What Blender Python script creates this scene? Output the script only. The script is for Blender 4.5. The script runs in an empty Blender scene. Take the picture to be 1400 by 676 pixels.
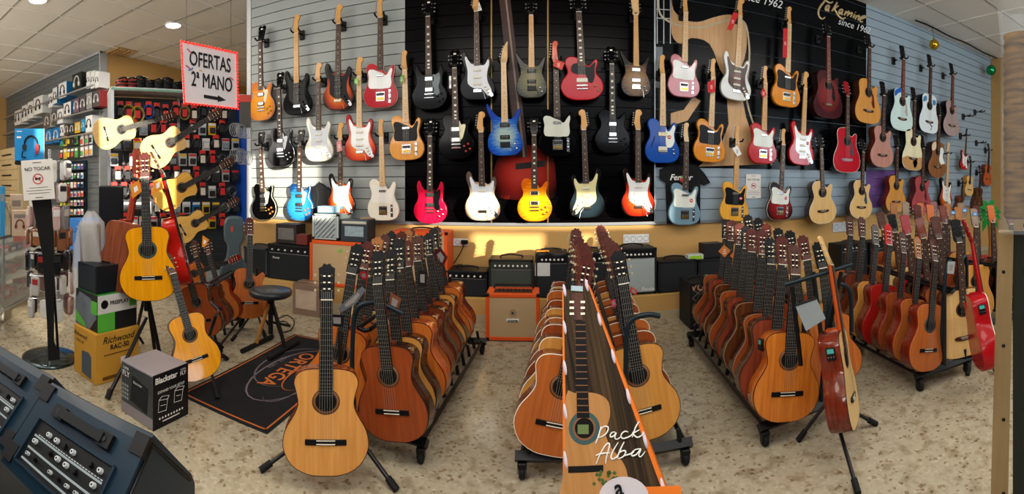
import bpy, bmesh, math, random
from mathutils import Vector, Matrix
random.seed(7)
S = bpy.context.scene
COL = S.collection
E = 1.25; F = 600.0; PX0 = 730.0; PY0 = 252.0      # eye height, pixels per radian, pixel of the optical axis
PI = math.pi

# ---------- measuring: photograph pixel -> point of the room ----------
def ang(px): return (px - PX0) / F
def at_r(px, py, r):
    u = ang(px); return Vector((r * math.sin(u), r * math.cos(u), E - (py - PY0) / F * r))
def at_y(px, py, Y): return at_r(px, py, Y / math.cos(ang(px)))
def on_z(px, py, z=0.0): return at_r(px, py, F * (E - z) / (py - PY0))
def on_plane(px, py, p, n):
    d = at_r(px, py, 1.0) - Vector((0, 0, E)); o = Vector((0, 0, E))
    return o + d * ((p - o).dot(n) / d.dot(n))

# ---------- materials ----------
MATS = {}
def lin(c):
    if isinstance(c, str): c = tuple(int(c[i:i + 2], 16) for i in (0, 2, 4))
    c = [x / 255.0 for x in c]
    return tuple(x / 12.92 if x <= .04045 else ((x + .055) / 1.055) ** 2.4 for x in c) + (1.0,)
def newmat(name):
    m = bpy.data.materials.new(name); m.use_nodes = True
    nt = m.node_tree; return m, nt, nt.nodes['Principled BSDF']
def setp(b, rough, metal, coat, spec=.5):
    b.inputs['Roughness'].default_value = rough; b.inputs['Metallic'].default_value = metal
    b.inputs['Coat Weight'].default_value = coat; b.inputs['Coat Roughness'].default_value = .06
    b.inputs['Specular IOR Level'].default_value = spec * (.5 if metal < .2 else 1.)
def M(hexc, rough=.45, metal=0., coat=0., spec=.5, var=.12, scale=9.):
    """procedural plain material with a faint mottling"""
    k = ('p', hexc, rough, metal, coat, spec, var, scale)
    if k in MATS: return MATS[k]
    m, nt, b = newmat('finish_' + hexc); setp(b, rough, metal, coat, spec)
    c = lin(hexc)
    n = nt.nodes.new('ShaderNodeTexNoise'); n.inputs['Scale'].default_value = scale
    tc = nt.nodes.new('ShaderNodeTexCoord'); nt.links.new(tc.outputs['Object'], n.inputs['Vector'])
    mx = nt.nodes.new('ShaderNodeMix'); mx.data_type = 'RGBA'
    mx.inputs[6].default_value = tuple(x * (1 - var) for x in c[:3]) + (1,)
    mx.inputs[7].default_value = tuple(min(1, x * (1 + var * .6)) for x in c[:3]) + (1,)
    nt.links.new(n.outputs['Fac'], mx.inputs[0]); nt.links.new(mx.outputs[2], b.inputs['Base Color'])
    MATS[k] = m; return m
def wood(c1, c2, rough=.3, coat=.6, sc=(38, 38, 2.2)):
    k = ('w', c1, c2, rough, coat, sc)
    if k in MATS: return MATS[k]
    m, nt, b = newmat('wood_' + c1); setp(b, rough + .05, 0, coat * .6, .3)
    tc = nt.nodes.new('ShaderNodeTexCoord'); mp = nt.nodes.new('ShaderNodeMapping'); mp.inputs['Scale'].default_value = sc
    n = nt.nodes.new('ShaderNodeTexNoise'); n.inputs['Scale'].default_value = 1.6; n.inputs['Detail'].default_value = 5
    r = nt.nodes.new('ShaderNodeValToRGB'); r.color_ramp.elements[0].position = .3; r.color_ramp.elements[1].position = .7
    r.color_ramp.elements[0].color = lin(c1); r.color_ramp.elements[1].color = lin(c2)
    L = nt.links.new; L(tc.outputs['Object'], mp.inputs['Vector']); L(mp.outputs[0], n.inputs['Vector'])
    L(n.outputs['Fac'], r.inputs['Fac']); L(r.outputs[0], b.inputs['Base Color']); MATS[k] = m; return m
def burst(cols, stops=(.35, .75, 1.0), flame=False, cz=.17, rx=.165, rz=.2):
    """lacquer that fades from the middle of a guitar body to its rim (real paint)"""
    k = ('b', tuple(cols), stops, flame, cz)
    if k in MATS: return MATS[k]
    m, nt, b = newmat('burst_' + cols[0]); setp(b, .22, 0, .2, .3)
    L = nt.links.new
    tc = nt.nodes.new('ShaderNodeTexCoord'); mp = nt.nodes.new('ShaderNodeMapping')
    mp.inputs['Location'].default_value = (0, 0, -cz / rz); mp.inputs['Scale'].default_value = (1 / rx, 0, 1 / rz)
    ln = nt.nodes.new('ShaderNodeVectorMath'); ln.operation = 'LENGTH'
    L(tc.outputs['Object'], mp.inputs['Vector']); L(mp.outputs[0], ln.inputs[0])
    src = ln.outputs['Value']
    if flame:
        mp2 = nt.nodes.new('ShaderNodeMapping'); mp2.inputs['Scale'].default_value = (14, 5, 90)
        n = nt.nodes.new('ShaderNodeTexNoise'); n.inputs['Scale'].default_value = 1.; L(tc.outputs['Object'], mp2.inputs[0]); L(mp2.outputs[0], n.inputs['Vector'])
        ad = nt.nodes.new('ShaderNodeMath'); ad.operation = 'MULTIPLY_ADD'; ad.inputs[1].default_value = .7; L(n.outputs['Fac'], ad.inputs[0])
        sb = nt.nodes.new('ShaderNodeMath'); sb.operation = 'SUBTRACT'; sb.inputs[1].default_value = .35; L(src, sb.inputs[0]); L(sb.outputs[0], ad.inputs[2]); src = ad.outputs[0]
    r = nt.nodes.new('ShaderNodeValToRGB'); cr = r.color_ramp
    cr.elements[0].position = stops[0]; cr.elements[0].color = lin(cols[0])
    cr.elements[1].position = stops[-1]; cr.elements[1].color = lin(cols[-1])
    for c, s in list(zip(cols, stops))[1:-1]:
        e = cr.elements.new(s); e.color = lin(c)
    L(src, r.inputs['Fac']); L(r.outputs[0], b.inputs['Base Color']); MATS[k] = m; return m
def emis(hexc, st):
    k = ('e', hexc, st)
    if k in MATS: return MATS[k]
    m, nt, b = newmat('glow_' + hexc); b.inputs['Base Color'].default_value = lin(hexc)
    b.inputs['Emission Color'].default_value = lin(hexc); b.inputs['Emission Strength'].default_value = st
    MATS[k] = m; return m
def glass(hexc='dfe9ea', alpha=.25, rough=.08):
    k = ('g', hexc, alpha)
    if k in MATS: return MATS[k]
    m, nt, b = newmat('clear_' + hexc); setp(b, rough, 0, 0, .8); b.inputs['Base Color'].default_value = lin(hexc)
    b.inputs['Alpha'].default_value = alpha; MATS[k] = m; return m

# ---------- mesh builder ----------
def catmull(p, sub=3, closed=True):
    n = len(p); out = []
    for i in range(n if closed else n - 1):
        g = lambda j: p[j % n] if closed else p[max(0, min(n - 1, j))]
        a, b, c, d = g(i - 1), g(i), g(i + 1), g(i + 2)
        for k in range(sub):
            t = k / sub
            out.append(tuple(.5 * ((2 * b[q]) + (-a[q] + c[q]) * t + (2 * a[q] - 5 * b[q] + 4 * c[q] - d[q]) * t * t + (-a[q] + 3 * b[q] - 3 * c[q] + d[q]) * t ** 3) for q in range(len(b))))
    if not closed: out.append(tuple(p[-1]))
    return out
def area2(p): return sum(p[i][0] * p[(i + 1) % len(p)][1] - p[(i + 1) % len(p)][0] * p[i][1] for i in range(len(p)))
def inset(p, r):
    n = len(p); s = 1 if area2(p) > 0 else -1; out = []
    for i in range(n):
        a, b, c = Vector(p[i - 1][:2]), Vector(p[i][:2]), Vector(p[(i + 1) % n][:2])
        e1 = (b - a); e2 = (c - b)
        if e1.length < 1e-9: e1 = e2
        if e2.length < 1e-9: e2 = e1
        nn = (Vector((-e1.y, e1.x)).normalized() + Vector((-e2.y, e2.x)).normalized())
        nn = nn.normalized() if nn.length > 1e-6 else Vector((0, 0))
        q = b + nn * r * s; out.append((q.x, q.y))
    return out
class MB:
    def __init__(s): s.v = []; s.f = []; s.mi = []; s.sm = []; s.mats = []
    def mat(s, m):
        if m not in s.mats: s.mats.append(m)
        return s.mats.index(m)
    def add(s, vs, fs, m, smooth=False):
        o = len(s.v); s.v += [tuple(x) for x in vs]; k = s.mat(m)
        for f in fs: s.f.append([o + i for i in f]); s.mi.append(k); s.sm.append(smooth)
    def box(s, x0, x1, y0, y1, z0, z1, m):
        s.add([(x0, y0, z0), (x1, y0, z0), (x1, y1, z0), (x0, y1, z0), (x0, y0, z1), (x1, y0, z1), (x1, y1, z1), (x0, y1, z1)],
              [(3, 2, 1, 0), (4, 5, 6, 7), (0, 1, 5, 4), (1, 2, 6, 5), (2, 3, 7, 6), (3, 0, 4, 7)], m); return s
    def bbox(s, x0, x1, y0, y1, z0, z1, m, r=.01, seg=2):
        bm = bmesh.new(); bmesh.ops.create_cube(bm, size=1)
        for v in bm.verts: v.co = Vector(((x0 + x1) / 2 + v.co.x * (x1 - x0), (y0 + y1) / 2 + v.co.y * (y1 - y0), (z0 + z1) / 2 + v.co.z * (z1 - z0)))
        bmesh.ops.bevel(bm, geom=bm.edges[:], offset=r, segments=seg, affect='EDGES', profile=.5)
        bm.verts.index_update(); s.add([v.co[:] for v in bm.verts], [[v.index for v in f.verts] for f in bm.faces], m); bm.free(); return s
    def prism(s, o, y0, y1, front, side=None, back=None, r=0.):
        """outline in x,z extruded along y; y0 is the side that faces the viewer"""
        side = side or front; back = back or side
        if area2(o) < 0: o = o[::-1]
        n = len(o)
        rings = [(inset(o, r), y0), (inset(o, r * .3), y0 + r * .3), (o, y0 + r), (o, y1 - r), (inset(o, r), y1)] if r else [(o, y0), (o, y1)]
        vs = []; fs = []
        for ring, y in rings: vs += [(p[0], y, p[1]) for p in ring]
        for k in range(len(rings) - 1):
            for i in range(n):
                j = (i + 1) % n; fs.append((k * n + i, k * n + j, (k + 1) * n + j, (k + 1) * n + i))
        if r:
            s.add(vs, fs[:2 * n], front, True); s.add(vs, fs[2 * n:], side, True)
        else: s.add(vs, fs, side, n > 8)
        a, ya = rings[0]; b, yb = rings[-1]
        s.add([(p[0], ya, p[1]) for p in a], [list(range(n))], front)
        s.add([(p[0], yb, p[1]) for p in b], [list(range(n))[::-1]], back); return s
    def tube(s, pts, r, m, n=6, cap=True):
        pts = [Vector(p) for p in pts]; rs = r if isinstance(r, (list, tuple)) else [r] * len(pts); vs = []; fs = []
        up = Vector((0, 0, 1)); prev = None
        for i, p in enumerate(pts):
            d = (pts[min(i + 1, len(pts) - 1)] - pts[max(i - 1, 0)]).normalized()
            if prev is None:
                a = d.cross(up if abs(d.z) < .9 else Vector((1, 0, 0))).normalized()
            else:
                a = prev - d * prev.dot(d); a = a.normalized() if a.length > 1e-6 else d.orthogonal().normalized()
            prev = a; b = d.cross(a)
            vs += [p + (a * math.cos(2 * PI * k / n) + b * math.sin(2 * PI * k / n)) * rs[i] for k in range(n)]
        for i in range(len(pts) - 1):
            for k in range(n):
                j = (k + 1) % n; fs.append((i * n + k, i * n + j, (i + 1) * n + j, (i + 1) * n + k))
        s.add(vs, fs, m, n > 4)
        if cap: s.add(vs[:n], [list(range(n))[::-1]], m); s.add(vs[-n:], [list(range(n))], m)
        return s
    def lathe(s, prof, c, m, n=16, axis='z'):
        vs = []; fs = []
        for r, h in prof:
            for k in range(n):
                a = 2 * PI * k / n; x, y = r * math.cos(a), r * math.sin(a)
                vs.append((c[0] + x, c[1] + y, c[2] + h) if axis == 'z' else ((c[0] + x, c[1] + h, c[2] + y) if axis == 'y' else (c[0] + h, c[1] + x, c[2] + y)))
        for i in range(len(prof) - 1):
            for k in range(n): fs.append((i * n + k, i * n + (k + 1) % n, (i + 1) * n + (k + 1) % n, (i + 1) * n + k))
        s.add(vs, fs, m, True); return s
    def ball(s, c, r, m, n=10):
        s.lathe([(max(1e-5, r * math.sin(PI * i / n)), -r * math.cos(PI * i / n)) for i in range(n + 1)], c, m, n * 2); return s
    def xf(s, mx, start=0):
        for i in range(start, len(s.v)): s.v[i] = tuple(mx @ Vector(s.v[i]))
        return s
    def mesh(s, name='mesh'):
        me = bpy.data.meshes.new(name); me.from_pydata(s.v, [], s.f)
        for m in s.mats: me.materials.append(m)
        me.polygons.foreach_set('material_index', s.mi); me.polygons.foreach_set('use_smooth', s.sm); me.update()
        bm = bmesh.new(); bm.from_mesh(me); bmesh.ops.recalc_face_normals(bm, faces=bm.faces[:]) if len(s.f) < 4000 else None
        bm.to_mesh(me); bm.free(); return me

TXT = {}
def text(mb, string, size, m, pos, xd, yd, shear=0., align='CENTER', bold=0., thick=.0015, sx=1.):
    """lettering: flat text of height size laid at pos, reading along xd, upright along yd"""
    k = (string, shear, align, bold)
    if k not in TXT:
        c = bpy.data.curves.new('lettering', 'FONT'); c.body = string; c.align_x = align; c.align_y = 'CENTER'; c.shear = shear; c.offset = bold
        c.resolution_u = 3; c.size = 1; o = bpy.data.objects.new('lettering', c); COL.objects.link(o)
        dg = bpy.context.evaluated_depsgraph_get(); me = bpy.data.meshes.new_from_object(o.evaluated_get(dg))
        TXT[k] = ([v.co[:] for v in me.vertices], [list(p.vertices) for p in me.polygons])
        bpy.data.objects.remove(o); bpy.data.meshes.remove(me); bpy.data.curves.remove(c)
    vs, fs = TXT[k]; xd = Vector(xd).normalized(); yd = Vector(yd).normalized(); nd = xd.cross(yd); pos = Vector(pos)
    mb.add([pos + xd * v[0] * size * sx + yd * v[1] * size + nd * thick for v in vs], fs, m)

# ---------- objects ----------
def obj(name, mb, parent=None, label=None, loc=None, mx=None):
    me = mb.mesh(name) if isinstance(mb, MB) else mb
    o = bpy.data.objects.new(name, me); COL.objects.link(o)
    if parent is not None: o.parent = parent
    if label: o['label'] = label
    if loc is not None: o.location = loc
    if mx is not None: o.matrix_basis = mx
    return o
def tag(o, label, cat, group=None):
    o['label'] = label; o['category'] = cat
    if group: o['group'] = group
    return o
def thing(name, label, cat, loc=(0, 0, 0), rz=0., group=None, mx=None):
    o = bpy.data.objects.new(name, None); COL.objects.link(o); o.empty_display_size = .05
    if mx is not None: o.matrix_basis = mx
    else: o.location = loc; o.rotation_euler = (0, 0, rz)
    return tag(o, label, cat, group)
def struct(name, mb):
    o = obj(name, mb); o['kind'] = 'structure'; return o
def frame(A, xd, zd):
    """matrix with local x along xd, local z along zd, local -y facing the viewer"""
    z = Vector(zd).normalized(); x = Vector(xd); x = (x - z * x.dot(z)).normalized(); y = z.cross(x)
    return Matrix(((x.x, y.x, z.x, A[0]), (x.y, y.y, z.y, A[1]), (x.z, y.z, z.z, A[2]), (0, 0, 0, 1)))
ORD = ['front', 'second', 'third', 'fourth', 'fifth', 'sixth', 'seventh', 'eighth', 'ninth', 'tenth', 'eleventh', 'twelfth', 'thirteenth', 'fourteenth']
ORD1 = ['first'] + ORD[1:]
BLACK = M('0c0d0f', .4); BLKG = M('040405', .14, coat=.05, spec=.2); STEEL = M('17181a', .35, .3); CHROME = M('c9cccf', .18, 1.); GOLD = M('c9a24c', .25, 1.)
WHITE = M('e6e6e2', .4); CREAM = M('e2d9b4', .4); DARKGREY = M('2a2d30', .6); IVORY = M('e8e2cf', .5)
# ---------- guitars ----------
STRAT = [(0, 0), (-.09, .008), (-.145, .05), (-.162, .12), (-.146, .18), (-.12, .225), (-.113, .27), (-.13, .33), (-.144, .385), (-.142, .425), (-.126, .448), (-.106, .443), (-.093, .415), (-.08, .38), (-.058, .355), (-.027, .348), (.027, .345), (.046, .33), (.064, .333), (.079, .352), (.09, .38), (.104, .397), (.12, .39), (.129, .365), (.127, .32), (.112, .27), (.109, .235), (.13, .19), (.157, .13), (.155, .07), (.125, .025), (.07, .003)]
TELE = [(0, 0), (-.08, .003), (-.135, .035), (-.161, .1), (-.15, .17), (-.122, .225), (-.118, .28), (-.136, .33), (-.132, .378), (-.1, .402), (-.06, .395), (-.028, .375), (.027, .368), (.03, .33), (.05, .305), (.075, .32), (.098, .362), (.122, .372), (.134, .345), (.127, .3), (.116, .25), (.127, .2), (.155, .14), (.16, .08), (.13, .025), (.07, .002)]
LP = [(0, 0), (-.08, .008), (-.14, .05), (-.165, .12), (-.15, .19), (-.116, .24), (-.108, .28), (-.124, .33), (-.12, .38), (-.088, .41), (-.048, .405), (-.027, .395), (.027, .352), (.045, .322), (.068, .328), (.092, .36), (.115, .382), (.13, .362), (.124, .32), (.113, .28), (.118, .24), (.15, .19), (.165, .12), (.14, .05), (.08, .008)]
SG = [(0, 0), (-.08, .008), (-.135, .045), (-.16, .11), (-.15, .17), (-.125, .215), (-.117, .26), (-.126, .31), (-.13, .355), (-.122, .39), (-.108, .405), (-.095, .39), (-.083, .355), (-.064, .325), (-.046, .314), (-.03, .32), (.03, .32), (.046, .304), (.062, .312), (.08, .342), (.093, .378), (.106, .395), (.12, .378), (.129, .345), (.126, .305), (.12, .265), (.123, .215), (.15, .17), (.16, .11), (.135, .045), (.08, .008)]
SUPER = [(0, 0), (-.085, .006), (-.138, .045), (-.152, .115), (-.138, .18), (-.112, .225), (-.11, .28), (-.13, .34), (-.153, .4), (-.158, .45), (-.142, .447), (-.112, .4), (-.075, .355), (-.045, .335), (-.027, .33), (.027, .325), (.05, .315), (.078, .34), (.108, .388), (.13, .408), (.14, .392), (.125, .33), (.108, .275), (.106, .235), (.128, .19), (.15, .12), (.143, .055), (.09, .008)]
def sym(h): return h + [(-x, z) for x, z in h[::-1] if x > 1e-6]
CLAS = sym([(0, 0), (.075, .006), (.145, .045), (.182, .12), (.174, .2), (.138, .27), (.121, .32), (.13, .375), (.14, .42), (.125, .462), (.08, .484), (0, .488)])
DRED = sym([(0, 0), (.09, .004), (.16, .03), (.197, .1), (.19, .19), (.158, .26), (.137, .32), (.142, .38), (.148, .43), (.135, .475), (.09, .5), (0, .505)])
def cut(base):
    keep = [p for p in base if not (p[0] > .02 and p[1] > .36)]
    i = max(range(len(keep)), key=lambda k: (keep[k][0] > 0) * 10 + (keep[k][1] if keep[k][0] > 0 else 0))
    top = base[0][1] * 0 + max(p[1] for p in base)
    return keep[:i + 1] + [(.14, .395), (.143, .425), (.125, .447), (.1, .435), (.07, .41), (.043, .418), (.032, .45), (.03, top)] + [p for p in keep[i + 1:]]
DCUT = cut(DRED); CCUT = cut(CLAS)
GA = sym([(0, 0), (.08, .006), (.155, .045), (.192, .115), (.182, .19), (.142, .255), (.12, .305), (.128, .36), (.142, .41), (.13, .455), (.085, .485), (0, .49)])
GCUT = cut(GA)
UKE = sym([(0, 0), (.09, .006), (.165, .06), (.185, .14), (.16, .23), (.12, .3), (.118, .34), (.14, .4), (.13, .46), (.08, .49), (0, .495)])
HS = {'strat': [(-.021, 0), (-.024, .02), (-.034, .035), (-.036, .05), (-.02, .165), (-.01, .182), (.012, .188), (.034, .175), (.04, .15), (.03, .132), (.02, .125), (.021, .06), (.026, .025), (.021, 0)],
      'tele': [(-.021, 0), (-.024, .02), (-.031, .035), (-.03, .06), (-.024, .155), (-.016, .172), (.004, .18), (.02, .17), (.022, .15), (.012, .125), (.016, .06), (.022, .02), (.021, 0)],
      'lp': [(-.022, 0), (-.024, .012), (-.033, .03), (-.042, .13), (-.044, .16), (-.026, .176), (-.01, .17), (0, .163), (.01, .17), (.026, .176), (.044, .16), (.042, .13), (.033, .03), (.024, .012), (.022, 0)],
      'point': [(-.021, 0), (-.026, .015), (-.022, .05), (-.005, .14), (.03, .2), (.036, .196), (.034, .14), (.034, .05), (.03, .02), (.021, 0)],
      'clas': [(-.026, 0), (-.034, .01), (-.034, .03), (-.037, .14), (-.037, .158), (-.022, .166), (-.014, .182), (0, .175), (.014, .182), (.022, .166), (.037, .158), (.037, .14), (.034, .03), (.034, .01), (.026, 0)],
      'west': [(-.022, 0), (-.03, .01), (-.037, .03), (-.036, .13), (-.038, .165), (0, .176), (.038, .165), (.036, .13), (.037, .03), (.03, .01), (.022, 0)]}
# kind: outline, depth, nut z, fingerboard start z, headstock, family
K = {'strat': (STRAT, .045, .80, .312, 'strat', 's'), 'tele': (TELE, .045, .80, .335, 'tele', 't'), 'thin': (TELE, .045, .80, .335, 'tele', 'n'),
     'lp': (LP, .055, .82, .315, 'lp', 'l'), 'junior': (LP, .05, .82, .315, 'lp', 'j'), 'sg': (SG, .038, .82, .3, 'lp', 'g'), 'super': (SUPER, .045, .80, .29, 'point', 'h'),
     'prs': (SUPER, .048, .81, .3, 'west', 'h'), 'clas': (CLAS, .1, .82, .345, 'clas', 'c'), 'clascut': (CCUT, .095, .82, .345, 'clas', 'c'),
     'dread': (DRED, .12, .86, .37, 'west', 'a'), 'dreadcut': (DCUT, .115, .86, .37, 'west', 'a'), 'gacut': (GCUT, .105, .85, .36, 'west', 'a'), 'ga': (GA, .105, .85, .36, 'west', 'a'),
     'uke': (UKE, .13, .82, .36, 'clas', 'c')}
HEADLEN = {'strat': .185, 'tele': .178, 'lp': .174, 'point': .2, 'clas': .18, 'west': .172}
def glen(kind): return K[kind][2] + HEADLEN[K[kind][4]]
GC = {}
def gm(key, fn):
    if key not in GC: GC[key] = fn().mesh(key[0])
    return GC[key]
ROSE = wood('2a1610', '47281b', .5, 0); EBON = M('110f10', .5, spec=.25); MAPLE = wood('c79250', 'dba763', .3, .5); MAPLEP = wood('d3aa78', 'e3c08e', .3, .5); MAHO = wood('54231a', '7a3a26', .3, .5)
RING1 = M('2a1510', .4); RING2 = M('7c5233', .4); RINGB = M('35504f', .4); FRET = M('7d7a70', .5, .4); HOLE = M('0a0605', .9)
def bodymesh(kind, top, side, binding):
    mb = MB(); o, d = K[kind][0], K[kind][1]; oc = catmull(o, 3)
    if K[kind][5] in 'ca':
        mb.prism(oc, 0, d, top, side, side, r=.003)
        if binding:
            o2 = oc if area2(oc) > 0 else oc[::-1]
            a = inset(o2, .0026); n = len(o2); vs = [(p[0], -.0008, p[1]) for p in o2] + [(p[0], -.0008, p[1]) for p in a] + [(p[0] , .004, p[1]) for p in inset(o2, -.0006)]
            mb.add(vs, [(i, (i + 1) % n, n + (i + 1) % n, n + i) for i in range(n)] + [(i, 2 * n + i, 2 * n + (i + 1) % n, (i + 1) % n) for i in range(n)], binding)
    else:
        mb.prism(oc, 0, d, top, side, side, r=.007)
        if binding:
            o2 = oc if area2(oc) > 0 else oc[::-1]
            n = len(o2); q1, q2 = inset(o2, .001), inset(o2, -.0008)
            vs = [(p[0], .003, p[1]) for p in inset(o2, .004)] + [(p[0], .006, p[1]) for p in q2] + [(p[0], .012, p[1]) for p in q2]
            mb.add(vs, [(i, (i + 1) % n, n + (i + 1) % n, n + i) for i in range(n)] + [(n + i, n + (i + 1) % n, 2 * n + (i + 1) % n, 2 * n + i) for i in range(n)], binding)
    return mb
def fb_mesh(kind, m, inlay):
    mb = MB(); z0, zn = K[kind][3], K[kind][2]; fam = K[kind][5]; nylon = fam == 'c'
    wb, wn = (.031, .026) if nylon else (.0285, .0215)
    mb.prism([(-wb, z0), (wb, z0), (wn, zn), (-wn, zn)], -.010, -.003, m)
    sc = (zn - (.155 if nylon else .1 if fam in 'st' else .13))
    dots = []
    prev = 0
    for k in range(1, 21 if nylon else 23):
        d = sc * (1 - 2 ** (-k / 12)); z = zn - d
        if z < z0 + .006: break
        w = wn + (wb - wn) * d / (zn - z0); mb.box(-w, w, -.0108, -.0098, z - .0006, z + .0006, FRET)
        if k in (3, 5, 7, 9, 12, 15, 17, 19) and inlay:
            zz = zn - (d + prev) / 2; s = .010 if fam in 'lgj' else .0035
            mb.box(-s, s, -.0106, -.0099, zz - s * .8, zz + s * .8, inlay)
        prev = d
    mb.box(-wn, wn, -.0125, -.008, zn - .002, zn + .003, IVORY)
    return mb
def neck_mesh(kind, m):
    z1 = K[kind][2] + .004; nylon = K[kind][5] == 'c'; top = max(p[1] for p in K[kind][0] if abs(p[0]) < .035)
    w0, w1 = (.031, .026) if nylon else (.0285, .0215); t = .026
    prof = [(-1, -.003), (-.93, .012), (-.6, .022), (0, .026), (.6, .022), (.93, .012), (1, -.003)]
    mb = MB(); vs = []
    for z, w, e in ((top - .03, w0, 1.25), (top + .035, w0 * .98, .95), (z1, w1, .75)):
        vs += [(p[0] * w, -.003 + (p[1] + .003) * e, z) for p in prof]
    fs = [(k * 7 + i, k * 7 + i + 1, k * 7 + 8 + i, k * 7 + 7 + i) for k in range(2) for i in range(6)]
    mb.add(vs, fs, m, True); mb.add(vs[-7:], [list(range(7))], m)
    if nylon or K[kind][5] == 'a': mb.prism([(-.02, top - .1), (.02, top - .1), (.028, top + .012), (-.028, top + .012)], .02, .085, m)
    return mb
def tiltf(kind): return .22 if K[kind][4] in ('lp', 'clas', 'west', 'point') else .03
def head_mesh(kind, m, logo):
    h = HS[K[kind][4]]; zn = K[kind][2]; mb = MB(); t = tiltf(kind)
    mb.prism([(x, z) for x, z in catmull(h, 2)], -.004, .012, m, r=.0015)
    if K[kind][4] == 'clas':
        for s in (-1, 1):
            mb.box(s * .011 - .0055, s * .011 + .0055, -.0046, -.0041, .035, .13, HOLE)
            for q in range(3): mb.box(s * .011 - .0055, s * .011 + .0055, -.0062, -.0042, .05 + q * .032, .057 + q * .032, IVORY)
    elif logo: mb.box(-.012, .012, -.0046, -.0041, .13, .145, logo)
    if K[kind][4] in ('lp', 'west') : mb.box(-.007, .007, -.0046, -.0041, .005, .03, BLACK)
    mb.v = [(x, y + z * t, z + zn) for x, y, z in mb.v]; return mb
def peg_mesh(col, btn, s):
    mb = MB(); mb.tube([(0, 0, 0), (s * .014, 0, 0)], .0022, col, 6)
    mb.bbox(s * .012 if s > 0 else s * .021, s * .021 if s > 0 else s * .012, -.004, .003, -.0065, .0065, btn, .002, 1)
    mb.tube([(-s * .012, -.002, 0), (-s * .012, -.012, 0)], .003, col, 6); return mb
def strings_mesh(kind):
    mb = MB(); zn = K[kind][2]; fam = K[kind][5]; zb = {'c': .155, 'a': .145, 's': .085, 't': .075, 'n': .08}.get(fam, .11); nyl = fam == 'c'
    m = M('a8a69c', .3, .6) if not nyl else M('b0aea6', .4, .2)
    for i in range(6 if kind != 'uke' else 4):
        c = (i - 2.5) if kind != 'uke' else (i - 1.5) * 1.6
        a = (c * (.0115 if nyl else .0104), -.0125 if fam in 'ca' else -.015, zb); b = (c * (.0088 if nyl else .0072), -.0132, zn)
        mb.tube([a, b, (c * (.0088 if nyl else .0076), -.006 + .03 * tiltf(kind), zn + .04)], .00042, m, 3, False)
    return mb
def guard_mesh(fam, m, kind):
    mb = MB()
    if fam == 's': o = [(-.03, .325), (-.06, .335), (-.085, .375), (-.1, .4), (-.112, .39), (-.104, .34), (-.088, .27), (-.09, .2), (-.085, .15), (-.045, .115), (-.005, .1), (.03, .105), (.055, .085), (.09, .04), (.118, .045), (.128, .085), (.108, .13), (.09, .18), (.09, .25), (.106, .31), (.108, .355), (.095, .36), (.075, .325), (.05, .312)]
    elif fam == 't' or fam == 'n':
        o = [(-.03, .325), (-.06, .34), (-.1, .345), (-.118, .32), (-.108, .27), (-.115, .21), (-.1, .175), (-.04, .17), (.01, .165), (.05, .168), (.09, .17), (.105, .21), (.1, .27), (.112, .32), (.105, .345), (.085, .325), (.065, .292), (.045, .285), (.03, .3)]
        if fam == 'n': o = [(.03, .33), (.035, .3), (.05, .285), (.07, .292), (.09, .33), (.11, .345), (.118, .315), (.105, .26), (.112, .2), (.09, .15), (.055, .14), (.03, .17)]
    elif fam in 'l': o = [(.032, .345), (.05, .31), (.075, .315), (.09, .3), (.075, .24), (.06, .19), (.035, .185)]
    elif fam == 'j': o = [(-.03, .345), (-.07, .33), (-.08, .27), (-.03, .24), (.03, .235), (.05, .17), (.08, .16), (.1, .22), (.1, .29), (.113, .35), (.095, .345), (.07, .315), (.045, .31)]
    elif fam == 'g': o = [(.032, .3), (.06, .305), (.095, .32), (.1, .26), (.085, .2), (.095, .15), (.07, .125), (.035, .16)]
    else: o = [(.045, .36), (.075, .33), (.088, .27), (.098, .2), (.075, .185), (.045, .235), (.055, .28), (.05, .33)]
    sub = 2 if fam in 'stnj' else 3
    mb.prism(catmull(o, sub), -.0022 if fam not in 'ac' else -.0015, .0005, m); return mb
def rosette_mesh(fam, ring, zc):
    mb = MB(); R = .043 if fam == 'c' else .048
    mb.lathe([(1e-4, -.0012), (R, -.0012), (R, 0.001)], (0, 0, zc), HOLE, 24, 'y')
    for r0, r1, m in ((R, R + .004, RING1), (R + .004, R + .014 if fam == 'c' else R + .008, ring), (R + .014 if fam == 'c' else R + .008, R + .017 if fam == 'c' else R + .011, RING1)):
        mb.lathe([(r0, -.0014), (r1, -.0014), (r1, .0005)], (0, 0, zc), m, 24, 'y')
    return mb
def bridge_ac(fam, m):
    mb = MB()
    if fam == 'c':
        mb.bbox(-.088, .088, -.006, .001, .137, .163, m, .002, 1); mb.box(-.04, .04, -.0105, -.005, .158, .161, IVORY); mb.box(-.04, .04, -.0085, -.005, .141, .145, IVORY)
    else:
        mb.prism(catmull([(-.08, .14), (-.05, .128), (0, .125), (.05, .128), (.08, .14), (.075, .155), (.04, .158), (0, .155), (-.04, .158), (-.075, .155)], 2), -.007, .001, m)
        mb.box(-.037, .037, -.0105, -.006, .147, .150, IVORY)
        for i in range(6): mb.lathe([(.003, -.011), (.003, -.006)], ((i - 2.5) * .0105, 0, .137), IVORY, 6, 'y')
    return mb
def pu(kind_, m, w=.042, h=.018, cover=None):
    mb = MB(); mb.bbox(-w, w, -.011, 0, -h, h, m, .003, 1)
    if cover: mb.bbox(-w * .82, w * .82, -.013, -.009, -h * .9, h * .9, cover, .002, 1)
    for i in range(6): mb.lathe([(.0001, -.0138 if cover else -.0118), (.0023, -.0138 if cover else -.0118), (.0023, -.009)], ((i - 2.5) * .0105, 0, h * .35), CHROME, 6, 'y')
    return mb
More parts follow.
